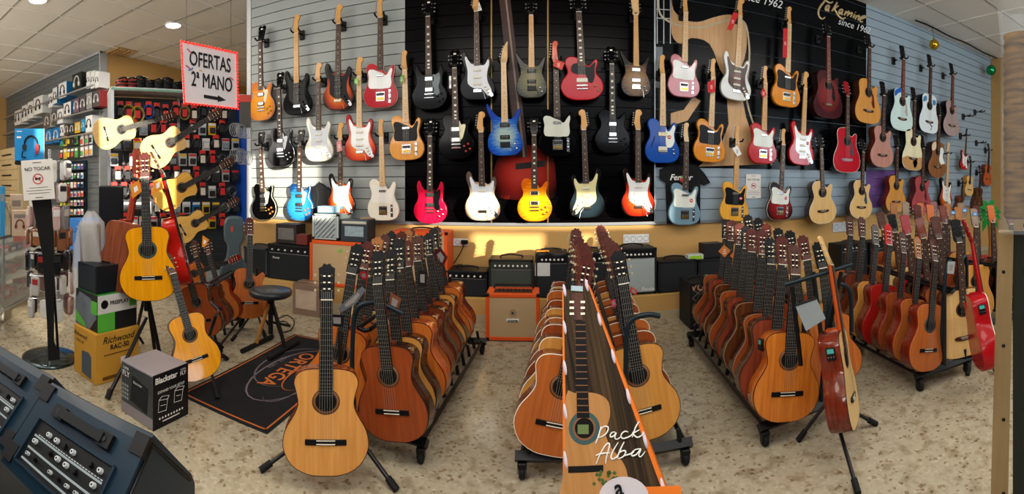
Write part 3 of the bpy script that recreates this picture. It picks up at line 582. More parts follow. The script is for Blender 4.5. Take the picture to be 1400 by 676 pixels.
WG = [  # kind, head px, rim px, look, label
 ('lp', 356, 34, 357, 165, look(AMB, MAHO, bind=IVORY, guard=CREAM, knob=GOLD, inlay=IVORY), 'honey amber single-cut electric guitar with black headstock, leftmost of the top wall row'),
 ('strat', 405, 20, 406, 157, BK, 'black double-cut electric guitar with black pickguard and amber maple neck, top wall row'),
 ('strat', 463, 6, 462, 150, look(SB3, BLKG, guard=GUARDB, fb=ROSE, pu=GUARDB, hw=GOLD, knob=GUARDB), 'sunburst electric guitar with black pickguard and gold bridge, on the grey slats'),
 ('tele', 520, -3, 520, 147, look(cover('ae1420'), bind=IVORY, guard=GUARDW, fb=ROSE), 'red single-cut electric guitar with white pickguard and white edging, top wall row'),
 ('lp', 381, 98, 384, 228, look(BLKG, bind=CHROME, guard=M('c9cfd2', .2), knob=CHROME), 'small black single-cut electric guitar with silver pickguard, in second row on grey slats'),
 ('strat', 435, 86, 436, 221, look(M('d6d0bd', .25, coat=.6), guard=M('cfd5db', .3)), 'off-white double-cut electric guitar, hanging lower left of the sunburst with black pickguard'),
 ('strat', 491, 78, 492, 220, look(CHB, FLAT['r'], guard=GUARDW, **MP), 'cherry-to-orange burst electric guitar with white pickguard and maple neck'),
 ('tele', 553, 69, 556, 219, look(BUTTER, guard=GUARDB, **MP), 'butterscotch single-cut electric guitar with black pickguard beside the black poster edge, leftmost such guitar'),
 ('lp', 355, 180, 361, 301, look(BLKG, bind=CREAM, guard=CREAM, knob=M('d0702a', .3), hw=GOLD), 'black single-cut electric guitar with cream pickguard and copper knobs, bottom left of the wall'),
 ('lp', 410, 177, 409, 302, look(BLU, bind=CREAM, guard=CREAM, knob=M('d0702a', .3)), 'bright blue single-cut electric guitar with copper knobs, bottom row'),
 ('strat', 465, 168, 466, 295, look(SB3, BLKG, guard=M('c6ccd2', .2), fb=ROSE), 'sunburst electric guitar with white pickguard and a pink price tag, above the small grey amplifier'),
 ('tele', 521, 163, 524, 302, look(M('e5ddcb', .25, coat=.6), guard=M('e6e2d6', .3), **MP), 'all-white single-cut electric guitar with pale maple neck, bottom row'),
 ('sg', 585, -4, 587, 150, look(BLKG, guard=M('16302c', .15, coat=.6), knob=BLACK), 'black twin-horned electric guitar with block inlays, top row of the black poster'),
 ('lp', 621, 67, 624, 218, look(BLKG, guard=CREAM, knob=M('b03a1c', .3), hw=CHROME, ringm=CREAM, bind=None), 'black single-cut electric guitar with cream pickguard and red knobs, on the black poster'),
 ('strat', 651, -12, 653, 137, look(BLKG, guard=M('d4d8dc', .25), fb=ROSE), 'black double-cut electric guitar with white pickguard, top row on the black poster'),
 ('sg', 588, 161, 588, 306, look(cover('c40f35'), guard=GUARDB, knob=CHROME), 'crimson twin-horned electric guitar, bottom row of the black poster'),
 ('strat', 657, 153, 660, 302, look(SILB, guard=M('d7dde2', .25), fb=ROSE, head=MAPLE), 'cream electric guitar with grey-brown edges and white pickguard, bottom row'),
 ('prs', 726, -3, 727, 134, look(GRB, BLKG, pu=BLACK, fb=MAPLE, inlay=BLACK, hw=BLACK, head=BLKG), 'olive flamed electric guitar with black edges and twin black pickups, top row'),
 ('super', 688, 55, 691, 213, look(BLB, cover('15409a'), pu=BLACK, fb=MAPLEP, inlay=BLACK, hw=BLACK, head=MAPLEP), 'blue burst electric guitar with pointed maple headstock, middle row of the black poster'),
 ('lp', 730, 160, 731, 303, look(ORL, MAHO, pu=BLACK, fb=ROSE, cov=BLACK, ringm=CREAM, knob=GOLD), 'flamed orange single-cut electric guitar, bottom row in front of the printed red guitar'),
 ('tele', 759, 56, 763, 214, look(BLKG, guard=M('cfd2c4', .3), fb=ROSE, head=M('cf4a1c', .3, coat=.5), neck=M('b4572a', .3)), 'black single-cut electric guitar with orange headstock and pale pickguard'),
 ('junior', 790, -9, 797, 137, look(cover('b8101c'), MAHO, guard=GUARDB, knob=M('a08a5a', .3)), 'glossy red single-cut electric guitar with black pickguard, top row of the black poster'),
 ('lp', 836, 62, 838, 210, look(BLKG, knob=BLACK, fb=EBON), 'plain black single-cut electric guitar without pickguard, hanging right of the glossy red one'),
 ('strat', 797, 150, 803, 298, look(burst(('24343c', '1a262c', '0a0c0e'), (.4, .8, 1.)), BLKG, mirror=1, guard=M('d9cf9a', .3), fb=ROSE, head=MAPLE), 'dark blue-black electric guitar with yellowed cream pickguard, bottom row'),
 ('prs', 869, -3, 870, 132, look(BRB, BLKG, pu=CHROME, fb=MAPLE, inlay=None, hw=CHROME, head=MAPLEP), 'brown flamed electric guitar with black edges and chrome pickups, top row'),
 ('strat', 872, 150, 873, 296, look(RB, BLKG, guard=GUARDW, fb=ROSE), 'red-orange sunburst electric guitar with white pickguard, bottom right of the black poster'),
 ('tele', 938, -8, 935, 133, look(M('a05a62', .3, .2, .6), guard=GUARDW, **MP), 'dusty pink single-cut electric guitar with white pickguard, top row'),
 ('thin', 906, 75, 906, 223, look(cover('0f48a0'), guard=GUARDM, dot=1, **MP), 'blue semi-hollow electric guitar with an f-hole'),
 ('strat', 1013, -4, 1006, 137, look(M('cfd2cc', .25, coat=.6), guard=TORT, **MP), 'white double-cut electric guitar with dark tortoiseshell pickguard, top row'),
 ('tele', 976, 80, 970, 222, look(wood('c97a16', 'd98c24', .22, .7), guard=GUARDB, **MP), 'amber single-cut electric guitar with black pickguard, below the dusty pink one'),
 ('tele', 939, 168, 936, 308, look(M('7394a4', .3, .15, .4), guard=GUARDM, dot=1, fb=ROSE, head=MAPLEP), 'ice blue single-cut electric guitar in front of the black shirt'),
 ('tele', 1009, 172, 1004, 303, look(BLONDE, guard=GUARDB, dot=1, fb=MAPLE, inlay=BLACK), 'yellow blonde single-cut electric guitar with black pickguard, beside the small printed notice'),
 ('tele', 1080, 9, 1075, 146, look(wood('d07d12', 'de8d1e', .22, .7), guard=GUARDB, **MP), 'orange single-cut electric guitar with black pickguard, highest and rightmost of its kind'),
 ('tele', 1047, 90, 1043, 224, look(cover('b51820'), guard=GUARDM, fb=MAPLE, inlay=BLACK), 'red single-cut electric guitar with white pickguard and maple neck, middle row'),
 ('tele', 1072, 176, 1066, 301, look(SUNR, BLKG, guard=GUARDM, dot=1, bind=IVORY, fb=ROSE, head=MAPLE), 'dark red burst single-cut electric guitar with black edges, bottom row'),
 ('strat', 1102, 98, 1096, 226, look(cover('c0161c'), guard=GUARDW, dot=1, fb=MAPLE, inlay=BLACK), 'red double-cut electric guitar with white pickguard and amber maple neck, middle row'),
 ('dreadcut', 1132, 28, 1133, 162, look(burst(('7a2222', '641818', '3a0c10'), (.3, .8, 1.1), cz=.25), ROSEW, bridge=BRNW, guard=GUARDB, fb=MAHO), 'dark burgundy cutaway acoustic guitar, top wall row'),
 ('gacut', 1122, 183, 1126, 306, look(NATP, ROSEW, bind=IVORY), 'natural cutaway acoustic guitar without pickguard, bottom row, nearest the dark red burst electric'),
 ('dreadcut', 1189, 45, 1187, 169, look(NAT, BRNW, guard=M('6a2016', .25), fb=ROSE), 'natural acoustic guitar with red-brown pickguard beside the black poster corner'),
 ('dreadcut', 1159, 111, 1158, 236, look(cover('b01424'), BLKG, bind=IVORY, guard=M('39434c', .25), bridge=M('8f7f86', .3), head=cover('8e141c')), 'cherry red cutaway acoustic guitar, middle row'),
 ('gacut', 1181, 190, 1177, 299, look(NATP, ROSEW, bind=IVORY, guard=M('2e4c5c', .25)), 'natural cutaway acoustic guitar with slate pickguard, bottom row beside the purple poster'),
 ('gacut', 1209, 111, 1206, 229, look(wood('a87566', 'b9877a', .4, .2), MAHO), 'dusty rose cutaway acoustic guitar with brown sides, middle row'),
 ('dreadcut', 1236, 62, 1233, 179, look(M('c4dcd8', .25, coat=.2), BLKG, guard=M('a9a093', .3), fb=MAHO, decals=[('painted_patch', [(-.13, .395), (-.145, .44), (-.12, .475), (-.07, .502), (-.035, .503), (-.035, .46), (-.08, .44)], M('1c5cb8', .3), 'blue painted patch')]), 'pale ice-white acoustic guitar with black sides and a blue patch, top right row'),
 ('gacut', 1227, 185, 1225, 291, look(NAT, REDW), 'natural cutaway acoustic guitar with red-brown sides, bottom row right of the purple poster'),
 ('dreadcut', 1251, 119, 1248, 233, look(M('e0d8b4', .25, coat=.2), BLKG, decals=[('painted_lower_half', [(-.19, .14), (-.192, .1), (-.155, .035), (-.09, .008), (.09, .008), (.155, .035), (.192, .1), (.19, .15), (.12, .17), (.06, .13), (-.02, .15), (-.1, .17)], M('b98a58', .3), 'tan lower half'), ('painted_flower', [(-.0, .08), (.0, .11), (.03, .13), (.07, .13), (.08, .09), (.06, .05), (.03, .03)], M('b8283c', .3), 'red flower')]), 'cream painted acoustic guitar with tan lower half and red flower'),
 ('dread', 1273, 74, 1270, 182, look(M('d5e0e2', .25, coat=.2), BLKG, decals=[('painted_patch', [(-.13, .39), (-.13, .44), (-.08, .47), (-.06, .43), (-.09, .4)], M('3f7fa8', .3), 'blue patch'), ('painted_patch', [(.07, .38), (.06, .43), (.1, .45), (.13, .42), (.11, .38)], M('3f7fa8', .3), 'blue patch'), ('painted_line', [(.0, .115), (.03, .12), (.06, .1), (.1, .1), (.06, .092), (.045, .05), (.02, .04), (.04, .06), (.045, .09), (.02, .11)], BLACK, 'black painted line')]), 'white acoustic guitar with blue painted marks, between the ice-white one and the greyish pink one'),
 ('gacut', 1263, 185, 1260, 294, look(wood('963a3e', 'ab4e52', .35, .3), M('5c1c20', .3), guard=M('5c141c', .3)), 'raspberry pink acoustic guitar, bottom row'),
 ('ga', 1285, 141, 1281, 243, look(wood('6e4426', '8f5e38', .3, .5), ROSEW, guard=M('e9ebe6', .25), decals=[('painted_patch', [(-.13, .36), (-.135, .41), (-.11, .455), (-.06, .48), (-.045, .42), (-.07, .37)], M('d9c9b0', .3), 'cream patch'), ('painted_patch', [(.03, .25), (.045, .33), (.05, .4), (.1, .42), (.125, .37), (.11, .3), (.13, .25), (.16, .21), (.08, .19)], M('e3e6e2', .3), 'white patch')]), 'brown acoustic guitar with a white pickguard, middle row'),
 ('gacut', 1303, 86, 1301, 186, look(wood('94807e', 'a6908c', .45, .2), BLKG, fb=MAHO), 'greyish pink acoustic guitar, rightmost of the top row'),
 ('strat', 1297, 195, 1293, 285, look(SB3, BLKG, guard=GUARDW, fb=MAPLEP, head=MAPLEP), 'small sunburst electric guitar with pale neck, bottom right of the slat wall'),
 ('strat', 1322, 176, 1318, 232, look(FLAT['r'], BLKG, guard=GUARDW, fb=EBON, head=BLACK), 'tiny black-headed red and white electric guitar, far right of the wall'),
 ('uke', 1328, 213, 1325, 268, look(NATP, NAT), 'natural ukulele hanging near the far right of the wall'),
 ('uke', 1317, 243, 1313, 292, look(MAHO, MAHO), 'brown ukulele low on the wall, left of the natural ukulele'),
 ('uke', 1341, 226, 1338, 288, look(BRNW, BRNW), 'dark ukulele hanging between the natural ukulele and the right side wall'),
 ('uke', 1353, 196, 1350, 254, look(wood('a1461f', 'b85a2c', .3, .5), MAHO), 'orange-brown ukulele, last of the hanging instruments by the side wall'),
]
HM = MB(); HM.bbox(-.032, .032, -.025, 0, -.05, .055, BLACK, .006, 1); HM.tube([(0, -.01, .005), (0, -.075, .005)], .011, BLACK, 8)
HMa = HM.mesh('wall_plate')
HF = MB()
for s in (-1, 1): HF.tube([(0, 0, 0), (s * .02, -.004, .002), (s * .044, -.02, .006), (s * .046, -.08, .008), (s * .05, -.095, .03)], .0095, BLACK, 7)
HFa = HF.mesh('fork')
def where(px): return 'left grey slats' if px < 545 else ('black poster' if px < 893 else ('dark poster with gold lettering' if px < 1110 else 'blue-grey slats on the right'))
def hanger(x, z, dep, label, group):
    t = thing('guitar_hanger', label, 'hanger', (x, YW - .003, z), group=group)
    obj('wall_plate', HMa, t); f = obj('fork', HFa, t, loc=(0, -(dep - .055), 0)); return t
for kind, hx, hy, bx, by, lk, lab in WG:
    fam = K[kind][5]; Y = AC if fam in 'a' else (4.2 if kind == 'uke' else EL)
    A = at_y(bx, by, Y); B = at_y(hx, hy, Y); s = (B - A).length / glen(kind)
    lk.setdefault('head', MAPLE if fam in 'stn' else (HBW if fam == 'a' else BLKG))
    sx = {'a': 1.0, 'c': 1.}.get(fam, 1.)
    if kind == 'junior': sx = 1.22
    if kind == 'dreadcut' and hx == 1132: sx = .97
    guitar(kind, lk, A, B, lab, sx=sx, name='ukulele' if kind == 'uke' else None, group='guitars hanging on the slat wall')
    zn = K[kind][2] + (.012 if fam != 'c' else .01); p = A + (B - A).normalized() * zn * s
    if p.z < 3.6: hanger(p.x, p.z, YW - Y, 'black wall hanger fork holding the ' + lab.split(',')[0].replace(' guitar', '', 1) if len(lab.split(',')[0].split()) < 10 else 'black hanger fork holding the ' + ' '.join(lab.split(' with')[0].split()[:9]), 'hangers on the slat wall')
for x, y, l in ((1316, 160, 'upper left'), (1332, 154, 'upper right'), (1334, 196, 'lower')):
    p = at_y(x, y, YW); hanger(p.x, p.z, .16, 'empty black wall hanger near the right end of the slats, %s of three' % l, 'empty hangers')
# painted details on two acoustics
def decal(px, mb, label, Y): pass
# hanging price tags
RED = M('c21a20', .5); PINK = M('d98a8c', .5)
def tagcard(pts, m, label, Y, g='price tags on the wall guitars'):
    ps = [at_y(x, y, Y) for x, y in pts]; c = sum(ps, Vector()) / len(ps); t = thing('price_tag', label, 'tag', c, group=g)
    mb = MB(); mb.prism([(p.x - c.x, p.z - c.z) for p in ps], -.001, .001, m)
    obj('card', mb, t); top = max(ps, key=lambda p: p.z)
    mb = MB(); w = .012
    for k in range(3): mb.box(-w, w, -.0016, -.001, -.02 + k * .014, -.015 + k * .014, WHITE if m is not WHITE else DARKGREY)
    mb.tube([(top.x - c.x, 0, top.z - c.z), (top.x - c.x + .01, .01, top.z - c.z + .05)], .0015, BLACK, 4); obj('printed_lines', mb, t)
for pts, m, lab in (([(1003, 16), (1010, 19), (1000, 42), (994, 40)], RED, 'red tag on the neck of the white double-cut guitar, top row'),
    ([(1071, 39), (1077, 39), (1076, 79), (1070, 79)], RED, 'long red tag beside the neck of the highest orange guitar'),
    ([(967, 113), (977, 108), (978, 126), (968, 127)], RED, 'red tag on the amber guitar below the dusty pink one'),
    ([(1044, 119), (1048, 130), (1043, 134), (1040, 127)], RED, 'small red tag on the red single-cut guitar neck'),
    ([(1001, 203), (1008, 199), (1014, 211), (1008, 214)], WHITE, 'white tag on the yellow blonde guitar neck'),
    ([(759, 81), (772, 86), (768, 96), (756, 90)], M('cf4a3a', .5), 'coral red tag under the orange headstock'),
    ([(460, 194), (466, 192), (468, 206), (461, 208)], PINK, 'pink tag on the lower sunburst guitar over the grey amplifier'),
    ([(614, 104), (617, 104), (617, 121), (614, 121)], WHITE, 'white tag beside the neck of the black guitar with red knobs'),
    ([(655, 2), (659, 14), (653, 15)], WHITE, 'white tag on the top row black guitar with white pickguard'),
    ([(485, 107), (490, 108), (489, 117), (484, 113)], M('6fbf3a', .5), 'green tag behind the cherry burst guitar neck'),
    ([(982, 344), (990, 335), (999, 343), (991, 352)], M('c9783a', .5), 'orange diamond tag on the rear guitars of the rack right of centre, left one'),
    ([(998, 350), (1006, 341), (1013, 349), (1006, 358)], M('c9783a', .5), 'orange diamond tag on the rear guitars of the rack right of centre, right one'),
    ([(548, 103), (553, 103), (550, 114), (546, 112)], M('5c9a3a', .5), 'green tag behind the leftmost butterscotch guitar neck')):
    tagcard(pts, m, lab, 4.11 if 'diamond' not in lab else 2.95)
# ---------- floor racks and the guitars in them ----------
RUB = M('101112', .7)
def caster(parent, x, y):
    mb = MB(); mb.lathe([(.0001, -.014), (.022, -.014), (.028, -.008), (.028, .008), (.022, .014), (.0001, .014)], (x, y, .029), RUB, 14, 'x')
    mb.bbox(x - .02, x + .02, y - .02, y + .02, .05, .075, BLACK, .004, 1); mb.box(x - .019, x - .016, y - .012, y + .012, .025, .06, STEEL); mb.box(x + .016, x + .019, y - .012, y + .012, .025, .06, STEEL)
    obj('caster', mb, parent)
def rack(label, fl, fr, bl, br, n, hoop=True, post=.56, ox=0.):
    c = (fl + fr + bl + br) / 4; t = thing('guitar_rack', label, 'rack', (c.x, c.y, 0), group='rolling floor racks for guitars')
    q = [Vector((p.x - c.x, p.y - c.y, 0)) for p in (fl, fr, bl, br)]; z = .095
    up = Vector((0, 0, z))
    def bar(a, b, r=.013, nm='rail', m=STEEL):
        mb = MB(); mb.tube([a, b], r, m, 4 if r > .012 else 8); return obj(nm, mb, t)
    bar(q[0] + up, q[2] + up, .013); bar(q[1] + up, q[3] + up, .013); 
    for a, b in ((q[0], q[1]), (q[2], q[3])): bar(a + up + (a - b).normalized() * .03, b + up + (b - a).normalized() * .03, .026, 'cross_bar', BLACK)
    for p in q: caster(t, p.x, p.y)
    mf, mk = (q[0] + q[1]) / 2, (q[2] + q[3]) / 2
    for p, sg in ((mf, -1), (mk, 1)):
        mb = MB(); mb.tube([p + up, p + Vector((0, 0, post))], .014, STEEL, 8); obj('post', mb, t)
    d = (mk - mf).normalized(); w = Vector((.03, 0, 0)); mf = mf + Vector((ox, 0, 0)); mk = mk + Vector((ox, 0, 0))
    for s in (-1, 1):
        mb = MB(); mb.tube([mf + w * s + Vector((0, 0, post)), mk + w * s + Vector((0, 0, post))], .011, BLACK, 8); mb.tube([mf + Vector((0, 0, post - .01)), mf + w * s + Vector((0, 0, post))], .011, BLACK, 6)
        obj('neck_bar', mb, t)
    for s, a, b in ((0, q[0], q[2]), (1, q[1], q[3])):
        inn = Vector((.12 if s == 0 else -.12, 0, 0))
        mb = MB()
        for k in range(n + 1):
            p = a.lerp(b, (k) / n) + inn * .2
            mb.tube([p + up, p + inn * .1 + Vector((0, -.01, z + .075))], [.012, .01], RUB, 6)
        obj('foam_cradle', mb, t)
    return t
def hoop(parent_t, pts, name='hoop'):
    mb = MB(); mb.tube(catmull(pts, 4, False), .012, M('16232a', .35, .1), 8); obj(name, mb, parent_t)
def row(kinds, A0, A1, B0, B1, n, name, group, faces=(-.1, -1, 0), swap=None, jit=.01):
    for k in range(n):
        t = k / (n - 1); kd, lk, desc = kinds[k % len(kinds)] if k or not swap else swap
        A = Vector(A0).lerp(Vector(A1), t); B = Vector(B0).lerp(Vector(B1), t)
        A += Vector((random.uniform(-jit, jit), random.uniform(-.006, .006), random.uniform(-.006, .006))); B += Vector((random.uniform(-jit, jit) * 1.6, random.uniform(-.008, .008), random.uniform(-.02, .02)))
        ordn = ORD[k] if k < n - 1 else 'rearmost'
        guitar(kd, dict(lk), A, B, '%s, %s in %s' % (desc.replace(' with ', ', ', 1) if len(desc.split()) > 7 else desc, ordn, name), group=group, face=Vector(faces), sx=1.13)
HB = M('080708', .35, spec=.3); HR = wood('3c150e', '571f14', .4, .05); HBR = wood('3a211a', '573327', .4, .05); HT = wood('8a5326', 'a06a38', .4, .05)
C_CED = look(CEDAR2, ROSEW, head=HB, bind=RING1); C_CED2 = look(CEDAR, REDW, head=HR, bind=RING1); C_NAT = look(NAT, BRNW, head=HR, bind=RING1); C_NATB = look(NAT, ROSEW, head=HB, bind=RING1); C_OR = look(wood('b45a20', 'cc7430', .22, .8), wood('b0481a', 'cf6426', .15, .9), head=HB, bind=RING1)
C_DK = look(wood('5a2717', '7c3a22', .22, .8), ROSEW, head=HBR, bind=RING1); C_TAN = look(NATP, REDW, head=HT, bind=IVORY)
k1 = [('clas', C_CED, 'cedar-topped classical guitar with black headstock'), ('clas', C_NATB, 'honey-topped classical guitar with dark glossy sides'), ('clas', C_OR, 'glossy orange classical guitar'), ('clas', C_CED2, 'red-brown classical guitar'), ('clas', C_DK, 'dark mahogany classical guitar')]
fl, fr, bl, br = on_z(497, 606), on_z(582, 636), on_z(545, 492), on_z(657, 490)
fl = Vector((-.86, 1.98, 0)); bl = Vector((-.86, 3.2, 0)); fr.z = br.z = 0; fr = Vector((-.5, 1.9, 0)); br = Vector((-.38, 3.2, 0))
R1 = rack('black rolling guitar rack left of centre, right of the black floor mat', fl, fr, bl, br, 9, ox=-.11)
hoop(R1, [(-.19, -.62, .1), (-.19, -.66, .35), (-.18, -.66, .6), (-.14, -.67, .68), (-.05, -.67, .70), (.06, -.66, .66)], 'front_hoop')
row(k1, (-.592, 1.826, .12), (-.585, 3.15, .12), (-.708, 1.90, .945), (-.73, 3.22, .92), 9, 'right row, rack left of centre', 'guitars in the rack left of centre', (-.12, -1, 0))
k1b = [('clas', C_OR, 'orange classical guitar with black headstock'), ('clas', C_CED2, 'brown classical guitar with red-brown headstock'), ('clas', C_TAN, 'tan classical guitar with light headstock'), ('clas', C_DK, 'dark brown classical guitar')]
row(k1b, (-.98, 1.98, .12), (-.98, 3.18, .12), (-.89, 2.06, .94), (-.92, 3.22, .92), 8, 'left row, rack left of centre', 'guitars in the rack left of centre', (.05, -1, 0))
R2 = rack('black rolling guitar rack in the centre, behind the tall printed guitar box', Vector((-.05, 1.86, 0)), Vector((.66, 1.84, 0)), Vector((.1, 3.4, 0)), Vector((.75, 3.4, 0)), 8)
hoop(R2, [(.02, -.8, .1), (.02, -.82, .5), (.03, -.82, .66), (.1, -.84, .7), (.16, -.84, .69)], 'front_hoop')
k2 = [('clas', look(CEDAR, REDW, head=HR, bind=IVORY), 'pale-edged cedar classical guitar'), ('clas', look(NAT, BRNW, head=HR, bind=IVORY), 'honey classical guitar with red-brown headstock'), ('clas', look(CEDAR2, REDW, head=HR, bind=IVORY), 'cedar classical guitar with glossy red-brown sides')]
row(k2, (.064, 1.82, .12), (.2, 3.3, .12), (.243, 1.9, .94), (.323, 3.36, .92), 9, 'left row, centre rack', 'guitars in the centre rack', (0, -1, 0), jit=.004)
row(k2[1:] + k2[:1], (.495, 1.87, .12), (.63, 3.3, .12), (.38, 1.98, .935), (.508, 3.36, .92), 9, 'right row, centre rack', 'guitars in the centre rack', (0, -1, 0), swap=('clas', look(NAT, BRNW, head=HB, bind=RING1), 'honey classical guitar with black headstock'), jit=.004)
R3 = rack('black rolling guitar rack right of centre with caster wheels', Vector((1.05, 1.81, 0)), Vector((1.52, 1.82, 0)), Vector((1.18, 3.15, 0)), Vector((1.75, 3.15, 0)), 9, ox=.1)
hoop(R3, [(.02, -.66, .1), (.03, -.7, .5), (.06, -.7, .68), (.12, -.7, .72), (.19, -.7, .66), (.2, -.7, .45)], 'front_hoop')
C_AMB = look(wood('b5601c', 'cd7c2e', .2, .8), wood('b4581a', 'd0762a', .15, .9), head=HBR, bind=RING1, preamp=1)
k3 = [('clas', look(BRNW, ROSEW, head=HR, bind=M('9a7a58', .4)), 'brown pale-edged classical guitar'), ('clas', look(wood('6d2e1e', '8b4029', .2, .8), BRNW, head=HR, bind=RING1), 'red-brown classical guitar'), ('clas', look(CEDAR2, ROSEW, head=HB, bind=M('9a7a58', .4)), 'cedar classical guitar with dark pale-edged sides')]
row(k3, (1.12, 1.75, .12), (1.36, 3.1, .12), (1.251, 1.85, .955), (1.494, 3.16, .97), 9, 'left row, rack right of centre', 'guitars in the rack right of centre', (-.18, -1, 0), swap=('clas', C_AMB, 'glossy amber classical guitar with side preamp'))
k3b = [('clas', C_OR, 'orange classical guitar with black headstock'), ('clas', C_NAT, 'honey classical guitar with red-brown headstock'), ('clas', C_CED, 'cedar classical guitar')]
row(k3b, (1.58, 1.9, .12), (1.8, 3.12, .12), (1.5, 1.98, .93), (1.69, 3.16, .98), 7, 'right row, rack right of centre', 'guitars in the rack right of centre', (-.3, -1, 0))
R4 = rack('black rolling guitar rack at the far right, in front of the wall end', Vector((2.04, 1.69, 0)), Vector((2.42, 1.6, 0)), Vector((2.21, 2.75, 0)), Vector((2.8, 2.65, 0)), 7, ox=.08)
hoop(R4, [(.0, -.5, .1), (.0, -.52, .5), (.04, -.52, .72), (.08, -.52, .75), (.13, -.52, .7), (.13, -.52, .1)], 'front_hoop')
hoop(R4, [(-.14, -.5, .1), (-.14, -.52, .5), (-.1, -.52, .72), (-.06, -.52, .75), (-.02, -.52, .7)], 'front_hoop')
k4 = [('clas', look(CEDAR, REDW, head=HBR, ring=RINGB), 'honey-red classical guitar'), ('clas', look(CEDAR, REDW, head=HT, ring=RINGB), 'cedar classical guitar with light headstock'), ('clas', look(CEDAR2, REDW, head=HBR), 'cedar classical guitar'), ('clas', look(cover('a01c18'), REDW, head=cover('b01c1a')), 'red classical guitar'), ('clas', look(NAT, BRNW, head=M('544a46', .4)), 'honey classical guitar with grey headstock'), ('clas', C_DK, 'dark classical guitar')]
row(k4, (2.07, 1.65, .12), (2.3, 2.7, .12), (2.26, 1.72, .885), (2.45, 2.75, .985), 7, 'left row, far right rack', 'guitars in the far right rack', (-.05, -1, 0))
k4b = [('dread', look(NATP, BRNW, head=HB, bind=BLACK, guard=GUARDB), 'pale acoustic guitar with black pickguard'), ('gacut', look(CEDAR, REDW, head=HBR), 'cedar acoustic guitar'), ('dread', look(BLKG, BLKG), 'black acoustic guitar'), ('gacut', look(cover('97141a'), MAHO, head=cover('8a1418')), 'deep red acoustic guitar')]
row(k4b, (2.4, 1.58, .12), (2.85, 2.65, .12), (2.38, 1.66, 1.0), (2.74, 2.7, 1.02), 6, 'right row, far right rack', 'guitars in the far right rack', (-.45, -1, 0))
R5 = rack('black guitar rack against the far right corner, behind the other racks', Vector((3.0, 1.9, 0)), Vector((3.45, 1.75, 0)), Vector((3.1, 3.1, 0)), Vector((3.6, 3.0, 0)), 8)
k5 = [('dread', look(NAT, MAHO, head=wood('6e5a48', '8a7258', .4, .3)), 'natural acoustic guitar with grey-brown headstock'), ('gacut', look(CEDAR2, MAHO, head=HT), 'cedar acoustic guitar with light headstock'), ('dread', look(BLKG, BLKG), 'black acoustic guitar'), ('gacut', look(BRNW, ROSEW, head=M('b5581c', .35)), 'brown acoustic guitar with orange headstock'), ('dread', look(wood('8c2d22', 'a5443a', .3, .5), MAHO, head=HR), 'red-brown acoustic guitar')]
row(k5, (3.08, 1.95, .12), (3.1, 3.0, .12), (3.15, 2.0, 1.04), (3.3, 3.05, 1.06), 7, 'left row, far corner rack', 'guitars in the far corner rack', (-.35, -1, 0))
row(k5[2:] + k5[:2], (3.5, 1.8, .12), (3.6, 3.0, .12), (3.5, 1.85, 1.05), (3.72, 3.05, 1.05), 7, 'right row, far corner rack', 'guitars in the far corner rack', (-.5, -1, 0))

# ---------- guitars on single stands ----------
def tripod(label, c, feet, top, name='guitar_stand', arms=True):
    t = thing(name, label, 'stand', c); c = Vector(c)
    hub = Vector((0, 0, .2)); mb = MB(); mb.tube([hub - Vector((0, 0, .06)), Vector(top) - c], .012, STEEL, 8); obj('post', mb, t)
    mb = MB(); mb.lathe([(.0001, -.03), (.022, -.03), (.026, 0), (.022, .03), (.0001, .03)], hub, BLACK, 10); obj('collar', mb, t)
    for f in feet:
        f = Vector(f) - c; f.z = .014; mb = MB(); mb.tube([hub, f], .0095, STEEL, 8); l = obj('leg', mb, t)
        mb = MB(); d = (f - hub).normalized(); mb.tube([f - d * .045, f + d * .012], .015, RUB, 8); obj('rubber_foot', mb, l)
    return t
# front guitar
A = at_r(445, 652, 1.76); B = at_r(447, 361, 1.9); D = (A - Vector((0, 0, A.z))).normalized()
guitar('clas', look(wood('c68440', 'd69a52', .25, .6), wood('8a3c16', 'b05a26', .15, .9), head=HB, bind=RING1), A, B, 'honey classical guitar standing alone in front on a black tripod stand', face=-Vector((D.x, D.y, 0)), sx=1.14)
c = on_z(447, 640); c.y += .12
t = tripod('black tripod stand under the lone honey classical guitar in front', (c.x, c.y, 0), [on_z(359, 646), on_z(540, 672), (c.x - .05, c.y + .3, 0)], A + Vector((0, .14, .55)))
mb = MB(); cc = Vector((c.x, c.y, 0))
for s in (-1, 1): mb.tube([Vector((0, 0, .13)), Vector((s * .1, -.03, .1)), Vector((s * .1, -.15, .07)), Vector((s * .1, -.17, .1))], .009, RUB, 6)
obj('cradle_arm', mb, t)
# little guitar by the stool
A = at_r(340, 436, 3.62); B = at_r(342, 297, 3.75); D = A.copy(); D.z = 0; D.normalize()
guitar('clascut', look(CEDAR, REDW, head=HR), A, B, 'cedar cutaway classical guitar on a stand beside the round stool', face=-D + Vector((.25, 0, 0)), sx=1.1)
tripod('black tripod stand under the cutaway guitar beside the stool', (A.x, A.y + .1, 0), [on_z(318, 467), on_z(362, 462), (A.x, A.y + .3, 0)], A + Vector((0, .12, .4)))
